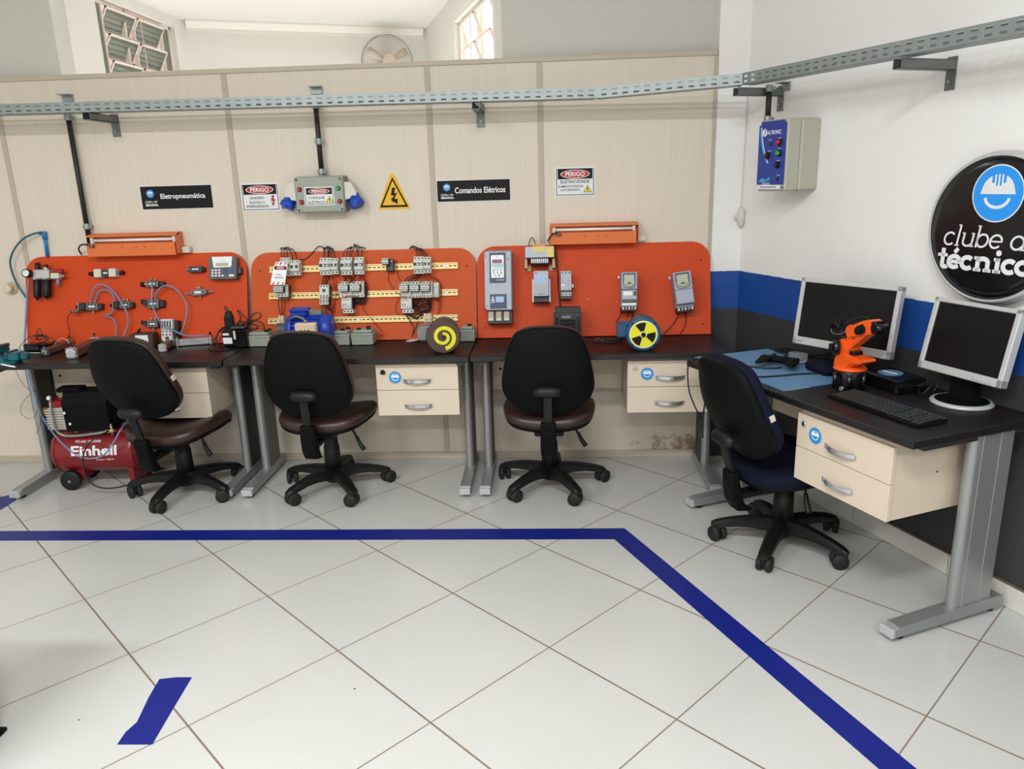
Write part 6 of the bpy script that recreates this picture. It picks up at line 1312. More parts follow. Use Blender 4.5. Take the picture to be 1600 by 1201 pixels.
# ================================================================ things on the first desk
ZD = 0.7505
def ground(px): return px
def profile_cylinder(label, a, b, s, end_mat, body_mat, rod, name='air_cylinder', nubs=True):
    """square-section pneumatic cylinder lying from a to b (points at its base), side s"""
    a, b = Vector(a), Vector(b); d = b - a; L = d.length; ang = math.atan2(d.y, d.x)
    t = thing(name, label, 'pneumatic cylinder', (a.x, a.y, ZD), ang, 'pneumatic cylinders on the first desk')
    c = s / 2; e = s * 0.42
    for x0, x1 in ((0, e), (L - e, L)):
        m = M(); m.box(x0, -c, 0, x1, c, s, end_mat, s * 0.10)
        if x0 == 0:
            m.cyl((-0.0012, 0, c), (0.002, 0, c), c * 0.62, 'drive_grey', n=20)
            for sy in (-1, 1):
                for sz in (-1, 1): m.cyl((-0.001, sy * c * 0.74, c + sz * c * 0.74), (0.002, sy * c * 0.74, c + sz * c * 0.74), c * 0.14, 'rubber', n=8)
                m.box(-0.001, sy * c - c * 0.22 * (sy > 0) , c - c * 0.12, 0.002, sy * c + c * 0.22 * (sy < 0), c + c * 0.12, 'rubber')
        m.out('end_cap', t)
    m = M(); m.box(e, -c * 0.86, s * 0.07, L - e, c * 0.86, s * 0.93, body_mat, s * 0.08)
    for sy in (-1, 1):
        m.box(e, sy * c * 0.9 - 0.002, s * 0.62, L - e, sy * c * 0.9 + 0.002, s * 0.70, body_mat); m.box(e, sy * c * 0.9 - 0.002, s * 0.30, L - e, sy * c * 0.9 + 0.002, s * 0.38, body_mat)
    m.box(e, -c * 0.3, s * 0.92, L - e, -c * 0.1, s * 0.96, 'device_charcoal'); m.out('barrel', t)
    if rod:
        m = M(); m.cyl((0, 0, c), (-rod, 0, c), c * 0.26, 'steel', n=14); m.cyl((-rod * 0.55, 0, c), (-rod, 0, c), c * 0.36, 'steel', r2=c * 0.30, n=6); m.out('piston_rod', t)
    for xx in (e * 0.5, L - e * 0.5):
        m = M(); m.cyl((xx, 0, s), (xx, 0, s + 0.010), 0.006, 'steel', n=8); m.cyl((xx, 0, s + 0.010), (xx, 0, s + 0.026), 0.007, 'black_plastic', r2=0.004, n=10); m.out('port_fitting', t)
    return t
profile_cylinder('bronze air cylinder with pointed rod beside the black power brick', (-2.7268,-0.3774,0.7505), (-2.7297,-0.1357,0.7505), 0.040, 'valve_grey', 'bronze_tube', 0.030)
profile_cylinder('thick air cylinder showing its square grey end behind the sideways chair', (-2.5208,-0.4668,0.7505), (-2.5612,-0.1662,0.7505), 0.058, 'aluminium', 'bronze_tube', 0)
profile_cylinder('short stubby air cylinder end beside the shiny silver cylinder', (-2.0989,-0.3319,0.7505), (-2.1308,-0.1674,0.7505), 0.042, 'cylinder_head', 'bronze_tube', 0)
profile_cylinder('shiny silver air cylinder lying along the foot of the pneumatics board', (-2.0916,-0.1873,0.7505), (-1.9064,-0.1349,0.7505), 0.044, 'aluminium', 'aluminium', 0)

q = (-2.8503,-0.2585,0.7505)
t = thing('power_brick', 'long black power brick with a nest of thin wires on the first desk', 'power supply', (q[0], q[1] + 0.02, ZD), radians(4))
m = M(); m.box(-0.065, -0.035, 0.0, 0.085, 0.035, 0.045, 'black_gloss', 0.005); m.box(-0.05, -0.0365, 0.012, 0.02, -0.035, 0.034, 'device_dark'); m.out('case', t)
rr = random.Random(3)
for k in range(7):
    m = M(); pts = []; cx, cz = 0.01 + rr.uniform(-0.015, 0.02), 0.068 + rr.uniform(-0.006, 0.012); ra = rr.uniform(0.016, 0.032)
    for j in range(7): a = 2 * pi * j / 6 + k; pts.append((cx + ra * cos(a) * 1.1, rr.uniform(-0.02, 0.02), max(0.048, cz + ra * 0.6 * sin(a))))
    m.tube(pts, 0.0016, ('wire_black', 'wire_black', 'wire_red', 'wire_black', 'bracket_steel', 'wire_black', 'wire_black')[k], n=5); m.out('wire', t)
for pts, mm in (([(-0.10, -0.01, 0.004), (-0.095, -0.01, 0.03), (-0.05, 0, 0.075), (0.0, 0, 0.09), (0.05, 0, 0.082), (0.095, 0, 0.055), (0.13, -0.01, 0.03)], 'wire_black'), ([(0.0, 0, 0.08), (0.008, 0, 0.11), (0.02, 0, 0.128), (0.03, 0, 0.11), (0.036, 0, 0.08)], 'wire_black'), ([(0.085, 0, 0.03), (0.115, 0, 0.055), (0.14, 0, 0.065), (0.165, 0, 0.05), (0.18, -0.01, 0.03)], 'wire_white'), ([(0.085, 0, 0.02), (0.11, 0, 0.045), (0.145, 0, 0.06), (0.175, -0.005, 0.035)], 'wire_red')):
    m = M(); m.tube(pts, 0.0019, mm, n=6); m.out('wire', t)

# bench vice at the frame edge
q = (-2.7917,-0.5759,0.7505)
t = thing('bench_vice', 'teal bench vice at the end of the first desk', 'vice', (q[0] - 0.075, q[1] + 0.05, ZD))
m = M(); m.loft([[(x, y, z) for x, y in ((-0.16, -0.055), (0.075, -0.055), (0.10, -0.02), (0.10, 0.03), (0.06, 0.055), (-0.16, 0.055))] for z in (0, 0.018)], 'vice_teal', smooth=False)
m.loft([[(-0.14, -0.04, 0.018), (0.05, -0.04, 0.018), (0.05, 0.04, 0.018), (-0.14, 0.04, 0.018)], [(-0.14, -0.03, 0.05), (0.02, -0.03, 0.05), (0.02, 0.03, 0.05), (-0.14, 0.03, 0.05)]], 'vice_teal', smooth=False)
m.loft([[(x, y, z) for x, z in ((-0.10, 0.045), (0.012, 0.045), (0.032, 0.06), (0.032, 0.075), (0.012, 0.092), (-0.10, 0.092))] for y in (-0.045, 0.045)], 'vice_teal', smooth=False); m.box(0.012, -0.05, 0.080, 0.034, 0.05, 0.096, 'device_charcoal', 0.002); m.out('fixed_jaw', t)
m = M(); m.box(0.07, -0.04, 0.016, 0.125, 0.04, 0.058, 'vice_teal', 0.008); m.box(0.062, -0.045, 0.046, 0.078, 0.045, 0.064, 'device_charcoal', 0.002); m.box(0.125, -0.025, 0.018, 0.16, 0.025, 0.052, 'vice_teal', 0.008); m.box(0.02, -0.018, 0.022, 0.11, 0.018, 0.042, 'vice_teal', 0.002); m.out('moving_jaw', t)
a, b = Vector((-2.9101,-0.5345,0.756)), Vector((-2.7138,-0.6322,0.753))
t = M(); t.cyl(a, b, 0.004, 'white_print', n=10); tag(t.out('white_rod'), 'thin white rod lying in front of the teal vice', 'rod')
a, b = Vector((-2.8711,-0.3021,0.7535)), Vector((-2.8021,-0.3073,0.7535))
t = M(); t.cyl(a, b, 0.002, 'white_print', n=8); tag(t.out('white_rod'), 'short white rod lying before the long black power brick', 'rod')

# brown boxed unit behind the sideways chair
cx, cz, w, h = -2.2718,0.7983,0.1314,0.0615
t = thing('solenoid_box', 'brown metal box with a white label behind the sideways chair', 'box', (cx, -0.18, ZD)); hh = cz + h / 2 - ZD
m = M(); m.box(-w / 2, -0.035, 0, w / 2, 0.035, hh, 'motor_brown', 0.004); m.out('case', t)
m = M(); m.box(-w * 0.25, -0.0358, hh * 0.25, w * 0.30, -0.035, hh * 0.92, 'white_print'); m.out('label_plate', t)
m = M(); m.cyl((-w * 0.22, 0, hh), (-w * 0.22, 0, hh + 0.016), 0.007, 'black_plastic', n=12); m.cyl((-w * 0.22, 0, hh + 0.012), (-w * 0.08, -0.01, hh + 0.022), 0.006, 'black_plastic', n=12); m.out('elbow_fitting', t)

# black charger stack with cables between the first two boards
q = (-1.7201,-0.2663,0.7505)
t = thing('charger_unit', 'black charger unit with white label and looped cables between two boards', 'charger', (q[0], q[1] + 0.04, ZD))
m = M(); m.box(-0.066, -0.045, 0, 0.066, 0.045, 0.105, 'black_gloss', 0.010); m.box(-0.02, -0.02, 0.105, 0.066, 0.03, 0.122, 'device_dark', 0.004); m.box(-0.015, -0.046, 0.11, 0.06, -0.03, 0.116, 'valve_grey', 0.002); m.out('case', t)
m = M(); m.box(-0.066, -0.050, 0.02, -0.005, -0.044, 0.10, 'black_plastic', 0.003); m.box(-0.062, -0.052, 0.028, -0.012, -0.050, 0.062, 'white_print', 0.001); m.box(-0.060, -0.052, 0.074, -0.026, -0.050, 0.086, 'white_print', 0.001); m.box(-0.004, -0.048, 0.05, 0.008, -0.044, 0.098, 'ivory', 0.002); m.out('label_plate', t)
m = M(); m.loft([[(-0.036 + s_ * hw, 0.0 + d_ * hd, z) for s_, d_ in ((-1, -1), (1, -1), (1, 1), (-1, 1))] for hw, hd, z in ((0.022, 0.016, 0.10), (0.022, 0.016, 0.165), (0.013, 0.012, 0.195), (0.008, 0.008, 0.200))], 'black_plastic', smooth=False)
m.tube([(-0.040, 0, 0.196), (-0.052, 0, 0.212), (-0.050, 0, 0.224), (-0.042, 0, 0.222), (-0.034, 0, 0.198)], 0.003, 'wire_black', n=6); m.out('handle', t)
for pts in ([(0.0, 0, 0.11), (0.03, 0.0, 0.165), (0.015, 0.0, 0.200), (0.03, 0, 0.195), (0.065, 0, 0.15), (0.085, 0, 0.135)], [(0.03, 0, 0.12), (0.075, -0.01, 0.15), (0.115, -0.01, 0.185), (0.145, -0.01, 0.182), (0.140, -0.01, 0.160), (0.11, -0.01, 0.145), (0.07, 0, 0.125)],
            [(0.05, 0, 0.12), (0.10, -0.02, 0.150), (0.15, -0.02, 0.135), (0.162, -0.02, 0.11), (0.160, -0.03, 0.092)], [(0.0, 0.0, 0.13), (0.04, 0, 0.14), (0.09, 0, 0.125), (0.12, -0.01, 0.115), (0.115, -0.01, 0.10), (0.08, 0, 0.095)],
            [(-0.05, -0.02, 0.12), (-0.085, -0.02, 0.10), (-0.105, -0.03, 0.06), (-0.10, -0.04, 0.02), (-0.06, -0.05, 0.006)], [(-0.06, -0.01, 0.11), (-0.10, -0.02, 0.08), (-0.125, -0.04, 0.03), (-0.14, -0.07, 0.005), (-0.10, -0.10, 0.004), (-0.04, -0.11, 0.004), (-0.02, -0.09, 0.006), (-0.06, -0.06, 0.012), (-0.12, -0.03, 0.02)],
            [(-0.055, -0.01, 0.09), (-0.09, -0.03, 0.05), (-0.095, -0.05, 0.012), (-0.04, -0.08, 0.005)]):
    m = M(); m.tube(pts, 0.0034, 'wire_black', n=6); m.out('cable', t)

# hoses and string under the first desk
hose('blue hose sagging from the first desk down to the red compressor', [(-2.7009,-0.56,0.7315),(-2.6954,-0.575,0.674),(-2.6689,-0.6,0.6019),(-2.6629,-0.585,0.4936),(-2.6432,-0.55,0.3762),(-2.6024,-0.53,0.2896),(-2.5488,-0.52,0.2308),(-2.4807,-0.52,0.2155),(-2.4026,-0.52,0.2366),(-2.3499,-0.5,0.3014),(-2.3224,-0.47,0.356),(-2.3139,-0.42,0.3829)], 0.0042, 'hose_blue', 'compressor air line')
hose('thin black string looping beside the leg of the first desk', [(-2.7565,-0.575,0.726),(-2.7394,-0.58,0.676),(-2.7079,-0.585,0.629),(-2.6742,-0.59,0.6094),(-2.7064,-0.59,0.5858),(-2.7498,-0.59,0.5415),(-2.7625,-0.59,0.4965),(-2.7275,-0.59,0.4646),(-2.6854,-0.59,0.4851),(-2.6626,-0.59,0.5472),(-2.6544,-0.59,0.6057),(-2.6796,-0.59,0.6163),(-2.6476,-0.59,0.6056),(-2.6489,-0.59,0.5124),(-2.6766,-0.59,0.4254),(-2.7071,-0.59,0.3764)], 0.0011, 'wire_black', 'compressor air line', 'string', 'string')

# ================================================================ red compressor
q = (-2.6727,-0.4366,0)
t = thing('air_compressor', 'red air compressor with black motor cover under the first desk', 'air compressor', (q[0], q[1], 0), radians(3))
m = M(); yc, zc, r_ = 0.10, 0.203, 0.121; xa, xb = -0.105, 0.41
m.lathe([(0.02, 0.0), (0.06, 0.004), (r_ * 0.86, 0.022), (r_ * 0.98, 0.045), (r_, 0.06), (r_, xb - xa - 0.06), (r_ * 0.98, xb - xa - 0.045), (r_ * 0.86, xb - xa - 0.022), (0.06, xb - xa - 0.004), (0.02, xb - xa)], 'compressor_red', (xa, yc, zc), (1, 0, 0), 40)
for x in (xa + 0.042, xb - 0.045): m.lathe([(r_ * 0.985, 0), (r_ + 0.002, 0.001), (r_ + 0.002, 0.006), (r_ * 0.985, 0.007)], 'compressor_red', (x, yc, zc), (1, 0, 0), 40, caps=False)
m.out('tank', t)
m = M(); m.box(xb - 0.09, yc - 0.09, 0.02, xb - 0.06, yc + 0.09, 0.12, 'compressor_red', 0.003); m.box(xb - 0.10, yc - 0.09, 0.0, xb - 0.05, yc - 0.05, 0.022, 'rubber', 0.004); m.box(xb - 0.10, yc + 0.05, 0.0, xb - 0.05, yc + 0.09, 0.022, 'rubber', 0.004); m.out('foot', t)
m = M(); m.box(-0.02, yc - 0.075, 0.045, 0.06, yc + 0.075, 0.105, 'compressor_red', 0.004); m.out('wheel_bracket', t)
m = M(); m.box(-0.06, yc - 0.05, 0.31, xb - 0.08, yc + 0.05, 0.326, 'compressor_red', 0.003); m.out('motor_plate', t)
m = M(); m.cyl((0.0, -0.012, 0.056), (0.0, yc * 2 + 0.012, 0.056), 0.008, 'steel', n=12); m.out('axle', t)
for yy in (-0.012, yc * 2 - 0.020):
    m = M(); m.lathe([(0.012, -0.004), (0.05, 0.0), (0.056, 0.004), (0.056, 0.030), (0.050, 0.034), (0.012, 0.036)], 'black_plastic', (0, yy, 0.056), (0, 1, 0), 32); m.lathe([(0.008, -0.008), (0.008, 0.0)], 'steel', (0, yy, 0.056), (0, 1, 0), 12)
    for k in range(8):
        a = 2 * pi * k / 8; m.box(-0.003, yy - 0.0035, 0.015, 0.003, yy, 0.046, 'rubber', mx=Matrix.Translation((0, 0, 0.056)) @ Matrix.Rotation(a, 4, 'Y'))
    m.out('wheel', t)
CT = Matrix.Translation((0, 0, 0.328)) @ Matrix.Diagonal((1, 1, 1.25, 1)) @ Matrix.Translation((0, 0, -0.310))
m = M(); m.mx = CT
m.loft([[(x, y, z) for y, z in ((yc - 0.085, 0.315), (yc + 0.085, 0.315), (yc + 0.090, 0.44), (yc + 0.06, 0.487), (yc - 0.06, 0.487), (yc - 0.090, 0.44))] for x in (0.02, 0.235, 0.26)], 'black_soft', smooth=False)
m.box(-0.03, yc - 0.04, 0.482, 0.10, yc + 0.04, 0.502, 'black_soft', 0.006)
for x in (0.03, 0.05): m.cyl((x - 0.002, yc - 0.088, 0.352 + (0.05 - x) * 2.5), (x - 0.002, yc - 0.093, 0.352 + (0.05 - x) * 2.5), 0.006, 'white_print', n=10)
m.out('motor_cover', t)
m = M(); m.mx = CT
for k in range(8): m.box(-0.085, yc - 0.08, 0.328 + k * 0.0115, 0.02, yc + 0.04, 0.334 + k * 0.0115, 'cylinder_head', 0.001)
m.box(-0.075, yc - 0.07, 0.32, 0.02, yc + 0.03, 0.42, 'cylinder_head', 0.003); m.cyl((-0.11, yc - 0.04, 0.40), (-0.085, yc - 0.04, 0.40), 0.018, 'amber', n=14); m.box(-0.07, yc - 0.06, 0.42, 0.0, yc + 0.02, 0.45, 'red_paint', 0.004); m.cyl((-0.052, yc - 0.08, 0.468), (-0.052, yc - 0.06, 0.468), 0.009, 'white_print', n=10); m.out('cylinder_head', t)
m = M(); m.mx = CT; m.tube([(-0.045, yc - 0.07, 0.46), (-0.040, yc - 0.09, 0.43), (-0.035, yc - 0.095, 0.36), (-0.03, yc - 0.095, 0.325), (0.0, yc - 0.09, 0.300), (0.08, yc - 0.088, 0.297), (0.20, yc - 0.085, 0.306), (0.235, yc - 0.08, 0.310)], 0.007, 'steel', n=10); m.out('air_pipe', t)
m = M(); m.mx = CT; m.cyl((0.23, yc - 0.08, 0.311), (0.275, yc - 0.08, 0.313), 0.010, 'din_rail', n=6); m.cyl((0.262, yc - 0.08, 0.29), (0.262, yc - 0.08, 0.345), 0.007, 'steel', n=10); m.cyl((0.05, yc - 0.06, 0.312), (0.07, yc - 0.075, 0.318), 0.008, 'ivory', n=10); m.out('outlet_valve', t)
m = M()
cu = []
def on_tank(m, s_, cxx, zz, w_, h_, bold, mat_):
    n0 = len(m.v); m.text(s_, cxx, 0, w_, h_, 0, mat_, bold=bold, cuts=8)
    for i in range(n0, len(m.v)):
        v = m.v[i]; a = (zz + v.z) / (r_ + 0.0012); m.v[i] = Vector((v.x, yc - (r_ + 0.0012) * cos(a), zc + (r_ + 0.0012) * sin(a)))
on_tank(m, 'Einhell', 0.165, 0.030, 0.25, 0.056, 0.03, 'white_print'); on_tank(m, 'TC-AC 190/24/8', 0.13, 0.083, 0.14, 0.015, 0.02, 'white_print'); on_tank(m, '24 Liter / 1500 W', 0.22, -0.022, 0.10, 0.010, 0.01, 'white_print'); m.out('lettering', t)
m = M(); m.tube([Vector(p_) - Vector((q[0], q[1], 0)) for p_ in [(-2.4136,-0.44,0.3396),(-2.4638,-0.5,0.3172),(-2.5103,-0.52,0.2668),(-2.5296,-0.53,0.2052),(-2.5247,-0.54,0.1209),(-2.4914,-0.54,0.0688),(-2.4348,-0.54,0.0461),(-2.3631,-0.54,0.0493),(-2.2967,-0.54,0.0636)]], 0.0045, 'wire_black', n=8); m.out('power_cord', t)

# ================================================================ things on the second desk
def push_box(label, pa, w, d, h, knobs, rz=0.0):
    t = thing('control_station', label, 'control box', (pa[0], pa[1], ZD), rz, 'small grey control boxes on the second desk')
    m = M(); m.loft([[(x * s_, y * s_ + d / 2, z) for x, y in ((-w / 2, -d / 2), (w / 2, -d / 2), (w / 2, d / 2), (-w / 2, d / 2))] for s_, z in ((0.93, 0.004), (0.98, h * 0.64))], 'box_grey', smooth=False)
    for sx in (-1, 1): m.box(sx * w * 0.3 - 0.006, 0.01, 0, sx * w * 0.3 + 0.006, d - 0.01, 0.005, 'box_grey_dark')
    m.out('body', t)
    m = M(); m.box(-w / 2, 0.0, h * 0.62, w / 2, d, h * 0.78, 'box_grey', 0.004); m.box(-w / 2 + 0.008, 0.010, h * 0.76, w / 2 - 0.008, d - 0.010, h, 'box_grey', 0.008); m.out('cover', t)
    for kx, ky in knobs:
        m = M(); m.cyl((kx * w, ky * d, h - 0.001), (kx * w, ky * d, h + 0.009), 0.013, 'black_plastic', r2=0.011, n=16); m.out('push_button', t)
    return t
push_box('grey control box beside the black charger unit', (-1.6043,-0.2431,0.7505), 0.135, 0.10, 0.078, ((0.30, 0.35), (0.30, 0.75)))
push_box('grey control box half hidden behind the second chair', (-1.1521,-0.2471,0.7505), 0.112, 0.09, 0.078, ((0.10, 0.45), (0.28, 0.85)))
push_box('grey control box with two black knobs and a red wire behind it', (-1.0266,-0.2492,0.7505), 0.122, 0.095, 0.082, ((-0.18, 0.35), (0.25, 0.40), (0.16, 0.85)))
push_box('grey control box with black gland behind the spiral motor', (-0.4609,-0.2054,0.7505), 0.085, 0.075, 0.082, ((0.15, 0.5),), 0.0)

# blue motor lying behind the second chair
q = (-1.3184,-0.314,0.7505)
t = thing('electric_motor', 'blue electric motor with ivory switch box behind the second chair', 'motor', (q[0], q[1] + 0.06, ZD), 0, 'electric motors on the benches')
zm, rm = 0.082, 0.070
MB_ = Matrix.Diagonal((1, 1, 1.14, 1))
m = M(); m.mx = MB_; m.cyl((-0.07, 0, zm), (0.085, 0, zm), rm * 0.88, 'motor_blue', n=28)
for k in range(22):
    a = 2 * pi * k / 22; m.box(-0.065, -0.002, rm * 0.86, 0.08, 0.002, rm * 1.02, 'motor_blue', mx=Matrix.Translation((0, 0, zm)) @ Matrix.Rotation(a, 4, 'X'))
m.out('stator', t)
m = M(); m.mx = MB_; m.lathe([(rm * 0.55, -0.030), (rm * 0.95, -0.020), (rm * 1.04, 0.0), (rm * 1.02, 0.012)], 'motor_blue', (-0.08, 0, zm), (1, 0, 0), 28); m.out('end_bell', t)
m = M(); m.mx = MB_; m.lathe([(rm * 1.02, 0), (rm * 1.05, 0.03), (rm * 1.0, 0.055), (rm * 0.8, 0.062)], 'motor_blue', (0.08, 0, zm), (1, 0, 0), 28); m.out('fan_cowl', t)
m = M(); m.mx = MB_
for k in range(6): m.lathe([(0.030, 0), (0.034, 0.002), (0.034, 0.006), (0.030, 0.008)], 'valve_grey', (-0.165 + k * 0.0085, 0, zm), (1, 0, 0), 24)
m.cyl((-0.165, 0, zm), (-0.105, 0, zm), 0.028, 'valve_grey', n=20); m.out('coupling', t)
m = M(); m.mx = MB_; m.box(-0.06, -0.05, 0.0, 0.075, 0.05, 0.012, 'motor_blue', 0.003); m.box(-0.05, -0.03, 0.01, 0.065, 0.03, 0.03, 'motor_blue', 0.003); m.out('foot', t)
m = M(); m.mx = MB_; m.box(-0.075, -0.04, 0.152, 0.012, 0.045, 0.172, 'motor_blue', 0.006); m.box(-0.080, -0.045, 0.170, 0.018, 0.05, 0.186, 'motor_blue', 0.008); m.box(-0.055, -0.03, 0.13, 0.0, 0.03, 0.155, 'motor_blue', 0.004); m.out('terminal_box', t)
m = M(); m.mx = MB_; m.box(0.012, 0.0, 0.145, 0.082, 0.05, 0.172, 'box_grey_dark', 0.004); m.box(0.012, -0.002, 0.168, 0.040, 0.03, 0.175, 'drive_side', 0.002); m.out('capacitor_box', t)
m = M(); m.mx = MB_; m.box(-0.035, -0.105, 0.05, 0.078, -0.062, 0.128, 'box_ivory', 0.005); m.out('switch_box', t)
m = M(); m.mx = MB_
for k in range(3): m.cyl((-0.002 + k * 0.020, -0.1062, 0.092), (-0.002 + k * 0.020, -0.1045, 0.092), 0.0065, 'rubber', n=14)
m.out('switch_holes', t)
m = M(); m.mx = MB_; m.tube([(-0.07, -0.06, 0.138), (-0.055, -0.07, 0.152), (-0.03, -0.075, 0.157), (0.0, -0.078, 0.150), (0.018, -0.08, 0.136), (0.020, -0.082, 0.126)], 0.006, 'valve_grey', n=8); m.cyl((0.020, -0.082, 0.126), (0.020, -0.082, 0.142), 0.009, 'steel', n=6); m.out('conduit_loop', t)

def flange_motor(label, base, yaw, r_fl, body_mat, flange_mat, body_len, decorate, box_mat, box_side):
    """motor lying on its side, flange toward the viewer (local -y)"""
    t = thing('electric_motor', label, 'motor', (base[0], base[1], ZD), yaw, 'electric motors on the benches')
    zc = r_fl
    m = M(); m.lathe([(r_fl * 0.9, -0.002), (r_fl, 0.002), (r_fl, 0.016), (r_fl * 0.92, 0.020)], flange_mat, (0, 0, zc), (0, 1, 0), 40)
    for k in range(4):
        a = pi / 4 + k * pi / 2; m.cyl((r_fl * 0.88 * cos(a), -0.003, zc + r_fl * 0.88 * sin(a)), (r_fl * 0.88 * cos(a), 0.001, zc + r_fl * 0.88 * sin(a)), 0.006, 'rubber', n=12)
    m.out('flange', t)
    m = M(); rb = r_fl * 0.80; m.cyl((0, 0.018, zc), (0, body_len, zc), rb * 0.88, body_mat, n=28)
    for k in range(26):
        a = 2 * pi * k / 26; m.box(-0.002, 0.03, rb * 0.86, 0.002, body_len * 0.72, rb * 1.02, body_mat, mx=Matrix.Translation((0, 0, zc)) @ Matrix.Rotation(a, 4, 'Y'))
    m.lathe([(rb * 0.9, 0), (rb * 1.06, 0.004), (rb * 1.06, 0.045), (rb * 0.85, 0.052)], body_mat, (0, body_len * 0.72, zc), (0, 1, 0), 30); m.out('stator', t)
    m = M(); m.box(-0.05, 0.05, 0, 0.05, body_len * 0.7, 0.018, body_mat, 0.003); m.box(-0.03, 0.05, 0.014, 0.03, body_len * 0.7, zc - rb * 0.7, body_mat); m.out('foot', t)
    m = M(); sx = box_side; m.box(min(sx * rb * 0.85, sx * (rb + 0.052)), 0.030, zc - 0.026, max(sx * rb * 0.85, sx * (rb + 0.052)), 0.10, zc + 0.052, box_mat, 0.008); m.box(min(sx * (rb + 0.010), sx * (rb + 0.062)), 0.026, zc - 0.020, max(sx * (rb + 0.010), sx * (rb + 0.062)), 0.104, zc + 0.046, box_mat, 0.004); m.out('terminal_box', t)
    decorate(t, zc); return t
def spiral(t, zc):
    m = M(); m.cyl((0, -0.0035, zc), (0, -0.001, zc), 0.082, 'motor_brown', n=36); m.out('front_disc', t)
    m = M(); pts = []
    for k in range(61):
        a = radians(-82) + 2 * pi * 1.5 * k / 60.0; u_ = k / 60.0
        pts.append(((0.060 - 0.044 * u_) * cos(a), zc + (0.060 - 0.044 * u_) * sin(a)))
    n = len(pts)
    for k in range(n - 1): m.ribbon([pts[k], pts[k + 1]], 0.021 - 0.007 * k / n, -0.0052, -0.0035, 'disc_yellow')
    m.out('spiral', t)
    m = M(); m.cyl((0, -0.010, zc), (0, -0.003, zc), 0.008, 'rubber', n=16); m.out('shaft', t)
q = (-0.5479,-0.4944,0.7505)
flange_motor('brown motor with a yellow spiral on its front disc', (q[0], q[1] + 0.005), radians(6), 0.088, 'motor_fin', 'motor_brown', 0.17, spiral, 'box_grey_dark', -1)
def trefoil(t, zc):
    m = M(); r0 = 0.069; m.cyl((0, -0.0045, zc), (0, -0.002, zc), r0, 'white_print', n=40); m.cyl((0, -0.0055, zc), (0, -0.0045, zc), r0 * 0.95, 'disc_yellow', n=40); fd = m.out('fan_disc', t)
    for k in range(3):
        m = M(); a0 = radians(78 + 120 * k); a1 = a0 + radians(54)
        pl = [(0.018 * cos(a0 + (a1 - a0) * j / 6), zc + 0.018 * sin(a0 + (a1 - a0) * j / 6)) for j in range(7)] + [(r0 * 0.87 * cos(a1 + (a0 - a1) * j / 8), zc + r0 * 0.87 * sin(a1 + (a0 - a1) * j / 8)) for j in range(9)]
        m.prism(pl, -0.0065, -0.0055, 'sign_print_black'); m.out('black_sector', fd)
    m = M(); m.cyl((0, -0.0072, zc), (0, -0.0055, zc), 0.0145, 'white_print', n=20); m.cyl((0, -0.016, zc), (0, -0.0072, zc), 0.0115, 'sign_print_black', n=20); m.out('shaft', t)
q = (0.4527,-0.5124,0.7505)
flange_motor('teal motor with a yellow and black disc below the compact drives', (q[0], q[1] + 0.005), radians(-4), 0.086, 'motor_fin', 'motor_teal', 0.18, trefoil, 'motor_teal', -1)
t = thing('motor_leads', 'black leads with bare ends lying beside the teal motor', 'cable', (0.2907,-0.2526,0.7505), 0)
for pts in ([(0.09, 0.0, 0.02), (0.04, -0.02, 0.012), (-0.01, 0.0, 0.010), (-0.04, 0.01, 0.012)], [(0.09, -0.01, 0.015), (0.03, -0.05, 0.007), (-0.03, -0.04, 0.006), (-0.055, -0.03, 0.010)], [(0.10, -0.01, 0.02), (0.07, -0.05, 0.006), (0.02, -0.06, 0.006), (-0.02, -0.02, 0.008)]):
    m = M(); m.tube(pts, 0.004, 'wire_black', n=6); m.cyl(pts[-1], Vector(pts[-1]) + Vector((-0.008, 0.002, 0.004)), 0.003, 'steel', n=6); m.out('lead', t)
t = thing('white_cables', 'coil of white cables on the desk beside the spiral motor', 'cable', (-0.7489,-0.164,0.7505), 0)
for k in range(5):
    m = M(); o_ = 0.008 * k; m.tube([(0.075, 0.02 - o_, 0.05), (0.04, 0.035 - o_, 0.042 - 0.003 * k), (0.0, 0.03 - o_ * 1.4, 0.006), (-0.035 - 0.004 * k, 0.012 - o_, 0.006), (-0.02, -0.012 - o_ * 0.4, 0.006), (0.03, -0.018, 0.018), (0.075, -0.01, 0.035)], 0.0030, 'wire_white' if k != 3 else 'wire_black', n=6); m.out('cable', t)

# ================================================================ things on the desk with the monitors
def at_wall(p, dz=0.0): return wl(p[0], p[1], p[2] + dz)
# widescreen monitor
t = thing('monitor', 'silver widescreen monitor behind the orange robot arm', 'monitor', wl(1.005, -0.185, ZD), WALL_A + radians(15.0), 'silver monitors')
W_, H_ = 0.450, 0.292; zb = 0.103
T = Matrix.Translation((0, -0.025, zb)) @ Matrix.Rotation(radians(-8), 4, 'X')
m = M(); e = 0.019; eb = 0.034; m.mx = T
m.box(-W_ / 2, -0.018, 0, -W_ / 2 + e, 0.018, H_, 'monitor_silver', 0.003); m.box(W_ / 2 - e, -0.018, 0, W_ / 2, 0.018, H_, 'monitor_silver', 0.003); m.box(-W_ / 2, -0.018, H_ - e, W_ / 2, 0.018, H_, 'monitor_silver', 0.003); m.box(-W_ / 2, -0.018, 0, W_ / 2, 0.018, eb, 'monitor_silver', 0.003)
m.text('BENQ', -W_ / 2 + 0.035, 0.014, 0.026, 0.006, -0.0186, 'device_charcoal', bold=0.03); m.out('bezel', t)
m = M(); m.mx = T; m.box(-W_ / 2 + e - 0.002, -0.010, eb - 0.002, W_ / 2 - e + 0.002, 0.0, H_ - e + 0.002, 'screen'); m.out('screen', t)
